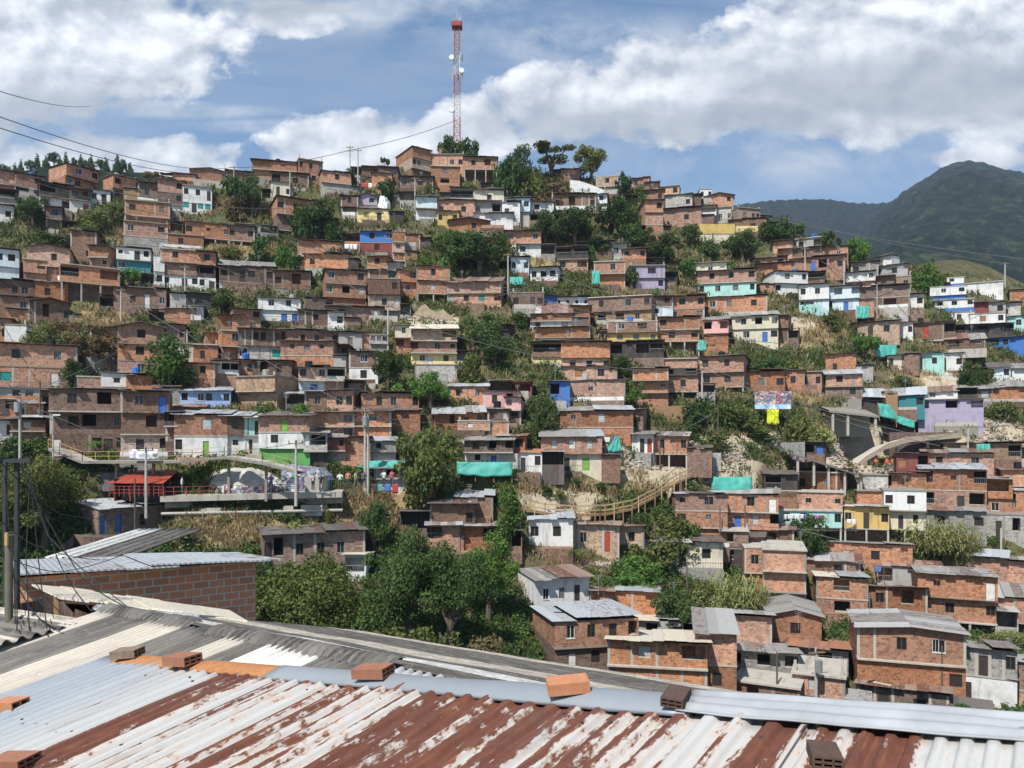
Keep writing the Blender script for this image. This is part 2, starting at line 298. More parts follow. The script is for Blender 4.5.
# ---------------------------------------------------------------- houses, traced row by row: x0 x1 ytop ybase storeys(top/../bottom) roof side | label ^ short name
HD = """
-6 19 171 198 b:../b:.. er
18 43 175 199 b:.w/g:Ww ek
48 94 163 198 b:.w.w/b:ww.w/d:w.w ek -.4 |tall brick corner house below the pine hill with a big blank orange side wall ^tall corner house below the pines
42 71 184 211 q:W./w:w.W rk 0 |white house with a black boarded terrace for its upper floor ^black terraced white house
71 90 189 211 d:ww/w:.m er
89 109 190 204 w:wd ek
102 139 174 200 b:w.w/d:ww. ek -.3
139 162 183 202 d:.w.s rk
159 184 180 212 b:.w/d:.w/w*.6:- er
127 168 201 231 b:w.w/b:w.w f 0
126 166 222 251 b:w.w/k:..g f 0 |long brick block of two rows with grey concrete ground floor under the bushy slope ^grey based brick block
-4 12 205 223 w:.w ek
-8 15 189 206 q:W/g:. rk
47 61 207 231 d:w/d:. er
72 95 231 262 d:-/d:.w ek
30 67 245 285 b:..w./b:w..W g3k 0
25 45 259 286 b:.w/b:- f
90 118 246 269 b:-/b:.s ek .35
65 117 266 301 b:W.W/x:- f
118 149 248 272 w:s.dw/T:w.. rk 0 |white house with a deep teal lower floor among brick houses ^white and deep teal house
-6 17 249 284 z:ww/z:- ek 0 |pale blue plastered house at the edge of the hillside ^pale blue edge house
184 211 186 213 w:w.w.d/w:tdtt f 0 |small white house with teal shutters high on the hillside ^white house with teal shutters
173 195 174 187 b:-.. er
192 229 168 183 b:-.w g3r
227 252 172 181 b:..w er
253 296 161 180 b:-../b:.w. ek
293 322 158 183 b:w.w.w/b:.ww. f -.2 |large flat roofed brick block on the skyline left of the mast ^large skyline block
272 308 173 188 d:W.w. er
271 290 182 200 c:.d.w ec
322 351 172 195 b:.w./k:.. ek
267 322 196 238 b:w.w..w/d:-.w.w/x*.5:- ek -.18 |wide weathered brick house on stilts half hidden by a leafy tree ^stilted house behind the leafy tree
187 229 223 243 b:w.s.w/x*.3:- ek 0 |long single storey brick house with three windows under a bare bank ^long brick house under the bank
229 254 226 245 b:w.w/x*.25:- ek
160 202 234 249 b:w.w.. f
162 198 249 287 b:.w../b:-/w:w.dw f 0 |brick house standing on a white ground floor with three dark openings ^white footed brick house
198 215 252 290 b:w/q:W/w:wd rk
154 164 255 287 w:./w:w f
298 342 241 256 b:-../ er
304 348 254 270 b:w../ ek
221 273 262 288 d:w.dw.w/w*.3:- s4c
274 310 271 291 d:w.W. rm
326 366 270 311 b:w..w/b:w.W.g/b:w... ek 0 |three storey brick house with a reddish roof edge right of the bare bank ^three storey house by the bank
395 431 146 178 b:-.../o:ww../d:.w ek -.48 |tall skyline house with a blank gable side below left of the mast ^tall gabled skyline house
439 468 143 160 b:.ww. g3r
431 464 154 170 b:..ww f
431 460 166 188 b:.w./b:-W. f
464 497 157 182 b:.w.W./x:- er 0 |brick house on open posts right of the mast's trees ^posted house near the mast
362 398 167 178 d:.w.w er
372 392 173 188 b:-. er
356 377 193 213 v:.w/w:- g4k 0 |small lilac gabled house with a white lower wall ^lilac gabled house
357 389 209 222 Y:.y.d. rw 0 |low yellow house tucked in front of a lilac gable ^low yellow house
341 358 196 217 d:w/d:. rk
416 437 197 220 z:-/w:- rz 0 |pale house faced with light blue and white sheet panels ^blue and white panel house
437 475 200 218 b:w..w. rk
437 459 211 225 y:w.w rr
449 489 218 232 b:..w. g3r
474 501 201 217 g:w.W rk
474 513 213 230 w:.-. rm
502 520 202 227 w:d. rk
451 476 188 203 g:W rk
474 504 190 205 c:.w. rm
360 393 231 254 u:.w.w/m:.w. ek 0 |bright blue upper storey over a maroon ground floor ^bright blue and maroon house
393 405 231 262 b:./b:w/b:. f
405 420 234 248 b:- er
342 361 234 247 d:W rk
399 416 193 203 d:w.d rk
500 518 234 249 b:-. er
481 504 183 193 q:-. rk
400 433 177 191 d:w.w. rk
528 553 188 204 b:W.w er
531 554 202 214 w:w. rk
554 596 194 211 d:w.W..w er
594 607 194 213 w:w/w:- rm
596 618 176 196 o:.w./k:- f
632 649 178 189 b:w. er
658 679 186 197 o:w.w f
645 659 183 194 b:.. er
639 663 200 237 b:.w/b:-/b:w. er -.26 |narrow brick tower house of three storeys beside a dark tree ^narrow brick tower house
662 701 208 226 b:..w. ek
637 664 190 204 b:-.w er
664 692 195 210 k:-.w rk
505 530 198 225 z:www/k:- rz 0 |pale blue strip windowed house on a grey concrete base ^strip windowed house
505 541 231 256 b:w.w/w:.w. ek
561 580 169 179 b:-. er
590 615 241 253 q:W. rk
612 627 243 258 g:w. rm
557 588 247 271 q:WW/b:w.W er
594 625 261 286 b:..w./b:-.. f
623 646 249 268 b:w.w/b:.. rc
630 665 265 290 v:w.W./v:d..w f 0 |two storey lilac house with a shaded balcony below the dark round trees ^lilac balcony house
645 664 258 268 q:W. rk
663 677 272 286 q:W rk
530 558 267 282 w:www rk
511 529 257 274 z:w.w rk
512 544 292 310 d:w.dw f
543 558 295 306 u:-. rk 0 |small shack clad in bright blue boards next to a white strip ^blue board shack
557 588 297 310 w:s.s.s.s ek
530 572 304 329 r:-/w:w.g s9r 0 |white house under a broad rusty red roof ^white house with rusty red roof
571 590 306 324 b:o. er
588 651 296 325 d:.w..w.w/o:dW.W.w. f 0 |wide brown two storey house with square dark openings and a pale roof slab ^wide brown house with pale slab
535 590 327 348 b:-../b:-..g er
607 657 321 343 d:.w.W./y:.w.w.w f
608 663 342 359 q:W.WW rc
656 699 317 349 b:w../b:.w.w/x*.6:- ek .0
532 563 342 363 d:WW/Y*.4:- rc
561 610 342 373 b:..../o:.w.w.w ek 0 |two storey brick house with a tan ground floor beside a concrete stair ^tan footed brick house
562 617 366 382 b:.o.w. er
651 673 296 317 d:.w/z:w. rk
669 704 296 322 b:.w.w/b:w.w er
700 716 206 225 w:W/q:- rk
714 731 207 225 k:.w.w f
729 760 207 222 o:.w.ww f -.3
730 766 219 234 d:w.w. er
700 712 189 200 w:w.w f
705 733 193 205 b:-.w g3k
681 701 195 207 d:-. rk
684 726 263 278 c:d.w. rw
698 755 270 295 b:.w.w.w/t:w.w.w.w ek 0 |brick house with a pale mint ground floor and row of windows ^mint footed brick house
709 766 296 317 b:w.w..w./k*.35:- ek
773 792 241 254 b:-. ek
790 820 238 251 g:.w.W f
780 820 248 261 d:W.w. rc
819 847 247 262 b:.d.w. ek
753 785 258 269 b:w.w er
757 793 263 275 b:-. rr
763 807 271 294 w:.w.w/w:w..W ek -.28 |white two storey house with a side wall of dark windows on the right slope ^white house with windowed side
792 843 257 274 b:..uW.w rr
800 828 284 310 w:w.w./z*.7:W. ek
826 858 286 311 z:.W.W/z:W.u. ek 0 |white and light blue house with open shaded balconies ^light blue balcony house
806 824 272 285 d:W rk
866 900 255 269 w:w.w. ek .25
852 877 262 277 k:w.. rk
875 906 265 278 g:w.w. rc
846 874 272 290 w:..w/b:.w. rk
873 893 276 290 d:-. rk
890 910 276 291 o:.w f
858 907 286 309 d:..../d:..W. rr
906 923 294 309 w:.w ek
932 964 286 301 w:.w.w/B*.7:- f 0 |white house of stepped storeys banded in bright blue ^white and blue stepped house
+948 963 277 288 w:w./B*.8:- f
+931 971 299 314 w:.W.w.w/B*.7:- f
+936 972 312 324 w:d.w. f
964 1000 282 294 w:-... f 0 |long plain white wall block by the slim concrete pole ^plain white block
971 987 302 316 m:-.. rk
984 1004 302 316 g:.w er
972 1003 313 325 w:.o.w f
1001 1019 303 320 k:w. rk
1003 1034 316 330 t:w.w.w rc
1012 1036 289 304 b:-. er
853 897 322 338 o:w.d.w. er
896 912 322 338 w:w.w rk
910 952 322 338 d:.m.W er
956 1010 324 338 q:W.W.W rc
927 981 335 350 d:w.W.s s5c
979 1034 337 349 u:WWw.W rc
899 942 353 370 t:.w.d.w. ek 0 |single storey mint green house with a dark central door ^mint green house
941 961 353 371 w:d.w rw
888 901 355 368 c:d. rw
990 1009 363 380 z:w.w s4c
1006 1034 364 381 w:w.d s4c
974 1036 382 402 b:..... s5c
964 990 385 402 d:.g s4c
920 955 387 400 w:.w.. s5r
922 979 399 426 v:w.W.W/v:.... rc 0 |purple two storey house with dark balcony openings ^purple house
880 922 389 410 T:.d.w s7z
849 881 390 406 q:W.W s7z
783 804 370 390 b:.w. er
802 821 371 390 b:d.w f
828 860 353 378 b:.w... ek .12
827 861 370 399 b:.w../d:.w s4z
747 784 371 393 b:.w.w er
691 753 355 391 b:.w.w./b:.w.w./x*.25:- er .15 |two storey brick house with four square windows above the overgrown bank ^four windowed house above the bank
664 697 358 377 b:../q:W.W f
667 698 376 397 b:.w./x*.3:- ek
726 777 313 342 c:W.w.W.w/c:w.w.uw s3c .0 |long cream balcony house with a blue door and a grey roof ^long cream balcony house
704 728 317 347 p:W.W/b:... s3c
776 788 315 341 d:-./d:- rk
633 668 368 405 b:.../b:..s/b:- ek
567 625 380 401 b:..s... ec
550 570 381 401 u:W. rk 0 |low house fronted with a bright blue tarpaulin ^blue tarpaulin house
560 633 407 434 b:.s..g.../b*.4:... s4c
631 643 409 434 d:w rc
541 602 430 471 b:.g.D.g./c:w.d.n. s7z 0 |brick over cream house with a pale zinc roof and white upstairs door ^cream footed house with zinc roof
632 653 431 453 w:.dm s3c
651 687 432 466 b:.w..w/x*.6:- s4c 0 |small brick house on thin stilts above pale rubble ^stilt house above the rubble
504 542 449 472 w:w.d.w s4o
497 525 436 453 b:.w er
512 532 382 397 m:W rk
505 521 397 423 p:w./d:w ek
349 378 351 384 d:.w./w:.w. rk 0 |brick house with a white lower storey beside a dark tree ^white lower storey house
362 419 393 412 b:..w.w..w ek
353 420 411 431 b:.w..w... rk
368 396 436 459 k:.w../k*.6:.. s5c
340 370 437 461 b:.o.w er
449 487 384 401 b:.w..w. s3z
483 521 391 410 p:.w.W. er 0 |pink plastered house above a weathered brick one ^pink house
434 484 407 430 b:..w.d.w s6z
482 509 409 424 d:.w.g ec
458 490 420 439 b:.D../d:.. f
488 509 421 440 b:-. f
464 513 436 465 d:.w.W.W/w:.w.u.w s4c 0 |brick house over a white ground floor behind the long turquoise net ^house behind the turquoise net
374 410 468 489 k:.W./w:.. rc
368 400 278 317 d:..w/o:..w.g/k*.45:.. f
367 388 256 280 b:.w./b:... ek
387 403 262 279 g:-/T:- rk
398 418 270 294 b:.w/b:.w. er
417 450 266 301 b:..w../b:..g../x*.5:- er
447 501 278 305 b:..../b:g.w.t.W s4r
395 412 325 350 c:.w./b:W. rc
411 457 325 365 o:..W/b:W..w.s/Y:.wD.w. s4w 0 |three storey house with a pale yellow ground floor below the bare cliff ^yellow floored house
415 457 364 381 k:.... f
326 383 307 320 d:.w..g rr
339 362 333 351 g:.w. rk
358 373 332 350 b:-. er
370 388 334 353 k:www/k:- f
500 515 325 342 q:-. rk
259 300 298 322 w:.w.w./w:..uu ek 0 |white two storey house with blue lower windows and brick balcony ^white house with blue lower windows
233 260 309 332 b:..w/b:.w er
220 242 315 332 b:-. er
299 333 310 326 d:w.w.w rk
328 344 312 329 w:.w rk
239 280 329 362 d:w.ww.w/k:w..t er
222 240 330 362 b:.w/b:-. f
206 224 333 351 b:-. er
280 326 330 348 b:W..w.w. ec
281 333 341 370 b:.s.w.s./b:..... er 0 |wide blank brick house with three tiny windows in a row ^brick house with three tiny windows
325 353 331 349 d:.w.w ec
332 348 345 364 d:.W rk
177 196 343 366 c:.w. f
194 217 344 366 b:.w.. f
185 214 363 393 b:..w./b:-... ek 0 |tan brick house with one green shuttered window right of the big leafy tree ^house right of the big leafy tree
213 238 361 387 w:.WW/b:- rc
216 256 359 378 b:..w er
253 291 360 379 d:.W.w. rk
236 308 375 406 o:.../o:... f .46
299 327 367 394 o:w.w/z:.u. ek
325 344 367 394 k:W/b:- rc
160 184 324 344 d:w..w er
165 193 308 324 b:-. er
187 211 293 309 q:-. rk 0 |black tarpaulin shack beside a leafy tree ^black tarpaulin shack
190 203 306 321 w:-/ rz
116 164 288 311 d:..w.D.w ek
38 66 282 303 b:.w.. er
-8 37 280 300 d:w.ww. er
23 64 296 324 d:..W..w g4r -.12
4 43 297 314 d:.w. rk
6 25 324 346 w:-. f
-10 9 318 346 b:.w rk
92 124 327 354 b:..w rk
120 162 322 378 b:.w./b:.w./b:.w. g5c
75 122 349 372 g:w..w rk
-12 71 344 389 b:..w..w./b:.t..D. er 0 |broad brick house with a teal window shutter in its lower row ^house with teal shutter
79 107 376 393 b:-. f
103 131 373 392 w:.s. rm
128 160 375 394 b:-.s er
-8 42 387 403 g:w.ww. rm
54 124 389 456 d:.w.W./d:.wW.w/d:D..wdw rm 0 |large three storey brown brick house behind the yellow railing and banner ^large house behind the banner
42 68 390 415 d:ww. rm
123 167 391 456 d:.w.u/d:..W./o:.d.w rm 0 |three storey brown brick house with a blue upstairs door joined to the large one ^house with the blue upstairs door
-6 13 399 427 b:.w/b:- rc
12 41 401 424 b:.w.D s3c
13 43 419 443 d:.g./d:. rm
-6 15 420 443 w:.w rk
176 226 411 457 b:..g./w:w..n.. s4z 0 |brick house over white ground floor with a lime green door ^lime door house
165 178 411 456 q:W/d:./d:. rk
222 248 412 455 d:.w./w:.s. s4z
245 263 413 454 t:.d/w:d. s4w
259 309 412 465 b:..n../w:.w.../n:.... s4c 0 |corner house painted white over bright green below brick ^white and bright green house
304 327 430 470 k:W/q:d. s3c
325 345 437 464 m:w.w/k:.. er
182 229 388 406 U:w.ww.w s3z 0 |low periwinkle blue house on the slope below the big leafy tree ^periwinkle blue house
170 203 402 414 b:-.. s5r
305 329 391 411 d:.w. er
326 353 390 413 b:.ww rc
317 354 412 441 b:..w/b:.. ek
352 391 411 441 b:.w./b:.. rc
676 727 492 545 b:s.w./b:w.s./b:.... s2z
724 777 494 548 b:..w.D/b:.u.g.W/b:d..w rm 0 |broad brick apartment house of three rows under the turquoise fence net ^apartments under the turquoise net
795 849 472 496 b:.w..s. f .22
765 797 474 496 q:W. rk
776 840 491 513 b:.w.s..s f
775 840 510 531 t:.w.w.D.w/x*.2:- f 0 |pale mint ground floor house with laundry hanging along its front ^mint laundry house
805 825 442 458 q:Wu rk
923 982 463 512 b:W.s.W/b:W.dW s6z 0 |two storey brick house with wide dark openings and long zinc roof ^wide opened zinc roofed house
924 982 510 533 k:.w..w rc
926 989 453 471 b:.w..w. er
980 1010 476 518 b:W/b:.w. s3z
982 1034 514 540 k:w.d.W.w f
1005 1034 470 502 b:../b:.. er
1007 1036 487 518 b:W.W s4c
886 924 490 542 w:w.w./c:w.d.w./x*.6:- f 0 |white fronted house of two large windows over a cream ground floor on posts ^white fronted posted house
885 924 473 493 b:W.o.o rr
864 887 474 493 k:-. f
846 887 505 542 y:w.d.w/x*.55:- s2w 0 |ochre yellow house on concrete posts with washing outside ^ochre yellow house
858 887 490 507 b:-. f
898 927 453 475 m:o.W rc
948 1015 443 463 o:.u.D.W rc
830 908 542 568 b:.g.w.. s2c 0 |long low brick house in front of the posts below the ochre house ^low house below the posts
803 858 553 580 d:..w. s8z
818 866 572 620 b:.W./b:.W. s6w 0 |two storey brick house with a cream roof flap left of the stilted row ^cream roofed house left of the stilted row
863 924 585 620 b:.w.W./x*.3:- s2k 0 |brick house with two windows standing on short dark stilts ^two windowed stilted house
922 992 566 630 b:.s...D/b:..w..w/x*.3:- s9m 0 |long brick house on stilts under a patchwork silver roof ^stilted house with patchwork roof
990 1038 598 632 b:../x*.35:- rm
880 938 560 592 g:W.u. s7r 0 |house with bright blue washing terrace under a rusty roof ^blue washing terrace
946 1002 549 575 b:-... s7z
982 1038 557 594 b:-... s4c
851 953 622 690 b:..w.w./b:.....w g4m -.06 |big pockmarked brick gable wall with two small upper windows ^big pockmarked brick house
861 943 678 722 d:.d.w. s11r 0 |low lean-to with rust and zinc striped roof under the big brick gable ^lean-to with striped roof
942 1011 639 704 k:.w.d.w/w:wd.. s9c 0 |grey rendered house with green lower door and a shaded stair opening ^grey rendered house
984 1013 670 716 c:u.w s8r
1012 1046 654 720 d:.w/b:. s9z
770 820 609 644 b:.w. g6c 0 |small brick house with a grey gabled roof by the concrete stair ^grey gabled brick house
699 770 610 646 b:s..... s5m
729 797 642 684 k:W.W.W/c*.5:... s10m 0 |grey open fronted upper flat beneath a patched tin roof ^open fronted grey flat
735 798 683 716 d:.W.w. f
792 846 640 676 k:w.W. s9o 0 |grey flat under a flat terracotta edged terrace roof ^terracotta edged flat
794 843 674 718 b:.g../b:..w. f
608 706 631 692 b:.g.W/b:.... s11w .0 |brick house with a flat cream sheet roof in front of the stone yard ^cream sheet roofed brick house
696 736 632 698 b:../b:.w. rm
745 767 547 598 b:w/b:w. f
764 805 549 614 b:./b:.../b:... f 0 |tall blank brick side wall of three storeys beside a long stair ^tall blank brick house by the stair
720 748 530 566 d:W./q:W. f
737 763 536 562 b:.w rk
761 793 529 556 d:W. rc
642 722 536 567 c:.w.d.w. s6m 0 |single storey cream house with dark door and patched grey roof ^single storey cream house
529 573 511 546 w:w.w. s8z 0 |small white house with peeling walls and pale zinc roof below the wooden walkway ^peeling white house
571 619 521 552 o:.w..m. s4r 0 |low tan brick house with a dark red door below the wooden walkway ^house with dark red door
618 644 523 550 o:.w. s3r
516 590 569 612 w:.w.w.d. s11c -.24 |weathered white house with three openings and debris on its grey roof ^weathered white house
590 660 584 622 b:-.... s7r
528 640 606 676 b:.w.w.w.W/d:.D.w..d s16z -.24 |two storey brick house with a broad light grey metal roof and side wall ^house with broad grey metal roof
634 683 612 646 g:.W.w s9w
430 475 498 534 d:-..w s5m
455 493 491 516 d:-.. s6z
427 460 524 546 b:W. rm
459 494 522 550 b:..W s4m
265 365 532 566 d:dW.w.w.w.. ek 0 |long low brown brick house with four openings above the near trees ^long low house above the trees
345 366 554 582 w:W rw
71 162 499 540 d:u.u..w..w s10z -.3 |brown brick house with pale zinc roof and blue shutters by the flyover ^blue shuttered house by the flyover
"""
M['r'] = M['ro']; M['B'] = M['u']; M['x'] = M['slabd']
COLN = dict(b='brick', o='tan brick', d='brown brick', g='grey', w='white', y='ochre', Y='yellow', c='cream', u='blue', U='blue', t='mint',
            p='pink', v='lilac', k='grey block', n='green', z='pale blue', q='dark boarded', m='maroon', T='teal', r='red roofed')
ROOFN = dict(z='zinc roof', r='rusty roof', c='grey roof', k='dark roof', w='cream roof', o='clay roof', m='patched roof')

def sheet(mb, a, b, c, d, m, th=.035, jit=.09, n=None):
    """roof of several sheets: a-b is the lower edge, d-c the upper one; the sheets lie side by side from a to b"""
    a, b, c, d = map(Vector, (a, b, c, d)); n = n or max(1, round((b - a).length / .95))
    nz = (b - a).cross(d - a).normalized();  nz = nz if nz.z > 0 else -nz
    for i in range(n):
        t0, t1 = i / n, (i + 1) / n - .002
        lift = nz * random.uniform(0, .035); lo = random.uniform(-jit, jit); ul = (d - a).length
        p0, p1 = a.lerp(b, t0), a.lerp(b, t1); q0, q1 = d.lerp(c, t0), d.lerp(c, t1)
        dn = (p0 - q0).normalized() * lo
        p0, p1, q0, q1 = p0 + dn + lift, p1 + dn + lift, q0 + lift, q1 + lift
        u0 = random.randint(0, 60); w = (p1 - p0).length
        uv = [(u0 + .02, 0), (u0 + .98, 0), (u0 + .98, ul), (u0 + .02, ul)]
        mb.face([p0, p1, q1, q0], m, uv); k = nz * th
        mb.face([p1 - k, p0 - k, q0 - k, q1 - k], m, [uv[1], uv[0], uv[3], uv[2]])
        mb.face([p0 - k, p1 - k, p1, p0], m, [uv[0], uv[1], uv[1], uv[0]]); mb.face([q1 - k, q0 - k, q0, q1], m, [uv[2], uv[3], uv[3], uv[2]])
        mb.face([p0 - k, p0, q0, q0 - k], m, [uv[0], uv[0], uv[3], uv[3]]); mb.face([p1, p1 - k, q1 - k, q1], m, [uv[1], uv[1], uv[2], uv[2]])

WC = {}
def win_mesh(kind, w, h, style):
    """frame and pane of a window or door, shared by all of the same size; x across, y into the wall, z up"""
    key = (kind, round(w / .1), round(h / .1), style); w, h = round(w / .1) * .1, round(h / .1) * .1
    if key in WC: return WC[key], w, h
    fm = dict(w='fr_w', d='fr_d', g='fr_g')[style[0]]; pm = {'p': 'pane', 'c': 'pane2', 'v': 'void'}[style[1]]  # void panes are dark sheets painted as unlit holes
    a = MB(); e = .04
    a.box(0, w, .04, .1, 0, e, fm); a.box(0, w, .04, .1, h - e, h, fm); a.box(0, e, .04, .1, e, h - e, fm); a.box(w - e, w, .04, .1, e, h - e, fm)
    if kind == 'w' and style[1] != 'v':
        a.box(w / 2 - .02, w / 2 + .02, .05, .095, e, h - e, fm)
        if w > .9 and style[0] != 'd': a.box(w * .25 - .012, w * .25 + .012, .055, .09, e, h - e, fm)
        if style[0] == 'w': a.box(-.06, w + .06, -.05, .04, -.06, 0, fm)
    b = MB(); b.face([(0, .105, 0), (w, .105, 0), (w, .105, h), (0, .105, h)], pm)
    fa = a.build('window'); pa = b.build('pane'); r = (fa.data, pa.data)
    bpy.data.objects.remove(fa); bpy.data.objects.remove(pa); WC[key] = r
    return r, w, h
DC = {}
def door_mesh(mk, w, h):
    w, h = round(w / .1) * .1, round(h / .1) * .1; key = (mk, round(w * 10), round(h * 10))
    if key not in DC:
        a = MB(); a.box(.04, w - .04, .07, .11, 0, h - .04, mk)
        a.box(.12, w - .12, .055, .07, .2, h * .45, mk); a.box(.12, w - .12, .055, .07, h * .52, h - .16, mk)
        a.box(0, .04, .03, .11, 0, h, 'fr_d'); a.box(w - .04, w, .03, .11, 0, h, 'fr_d'); a.box(.04, w - .04, .03, .11, h - .04, h, 'fr_d')
        o = a.build('door'); DC[key] = o.data; bpy.data.objects.remove(o)
    return DC[key], w, h

HOUSES = []
def floors_of(s):
    out = []
    for f in s.split('/'):
        if not f: continue
        mt, _, sl = f.partition(':'); mt, _, k = mt.partition('*')
        out.append((mt, float(k) if k else 1.0, sl or '-'))
    return out
def plan(line, i, prev):
    body, _, lab = line.partition('|'); lab, _, short = lab.partition('^')
    plus = body.startswith('+'); t = body.lstrip('+').split()
    x0, x1, yt, yb = map(float, t[:4]); fl = floors_of(t[4]); roof = t[5] if len(t) > 5 else 'ek'; sf = float(t[6]) if len(t) > 6 else 0.0
    rd = random.Random(i * 31 + 5)
    xc = (x0 + x1) / 2; D = Dt(xc, yb); m = D / F
    if yb > 700: D = Dt(xc, 700) - (yb - 700) * .03; m = D / F
    dep = min(max(.8 * (Dt(xc, yt) - D), 3.6), 8.0)
    if plus: dep = 6.5
    W = (x1 - x0) * m
    phi = math.atan((xc - 512) / F)
    if abs(sf) > .01: dl = math.asin(min(max(abs(sf) * W / dep, .08), .5)) * (1 if sf < 0 else -1); w = (1 - abs(sf)) * W / math.cos(dl); dep = abs(sf) * W / abs(math.sin(dl))
    else: dl = R(rd.choice((rd.uniform(-3, 3), rd.uniform(-11, 11)))); w = W
    if plus: dl = prev['dl']
    th = -phi * .85 + dl
    u = Vector((math.cos(th), math.sin(th), 0))
    if sf < -.01: c = P(x0 - sf * (x1 - x0), yb, D) + u * w / 2
    elif sf > .01: c = P(x1 - sf * (x1 - x0), yb, D) - u * w / 2
    else: c = P(xc, yb, D)
    if plus:                                                            # storeys of one stepped house step back up the slope
        D = prev['D'] + (prev['yb'] - yb) * .09; m = D / F; c = P(xc, yb, D); w = (x1 - x0) * m
    return dict(i=i, x0=x0, x1=x1, yt=yt, yb=yb, fl=fl, roof=roof, sf=sf, D=D, m=m, w=w, d=dep, th=th, c=c, dl=dl, lab=lab.strip(), short=short.strip(), plus=plus, xc=xc)
def plan_all():
    prev = None
    for i, l in enumerate(x for x in HD.strip().split('\n') if x.strip()):
        h = plan(l, i, prev); HOUSES.append(h); prev = h if not h['plus'] else prev
        carve(h['c'].x, h['c'].y, h['th'], h['w'], h['d'], h['c'].z, front=.8 + abs(math.sin(h['dl'])) * h['w'] * .7)
plan_all()
for x_, y_, w_, z_ in ((872, 462, 7, 3.0), (890, 456, 8, 3.4), (910, 452, 9, 3.2), (935, 449, 8, 2.6)):       # the hollow the curved ramp crosses
    D_ = 111 + .06 * (x_ - 848); p_ = P(x_, y_, D_); carve(p_.x, p_.y, 0, w_, 9, p_.z - 1.0, occ=False)

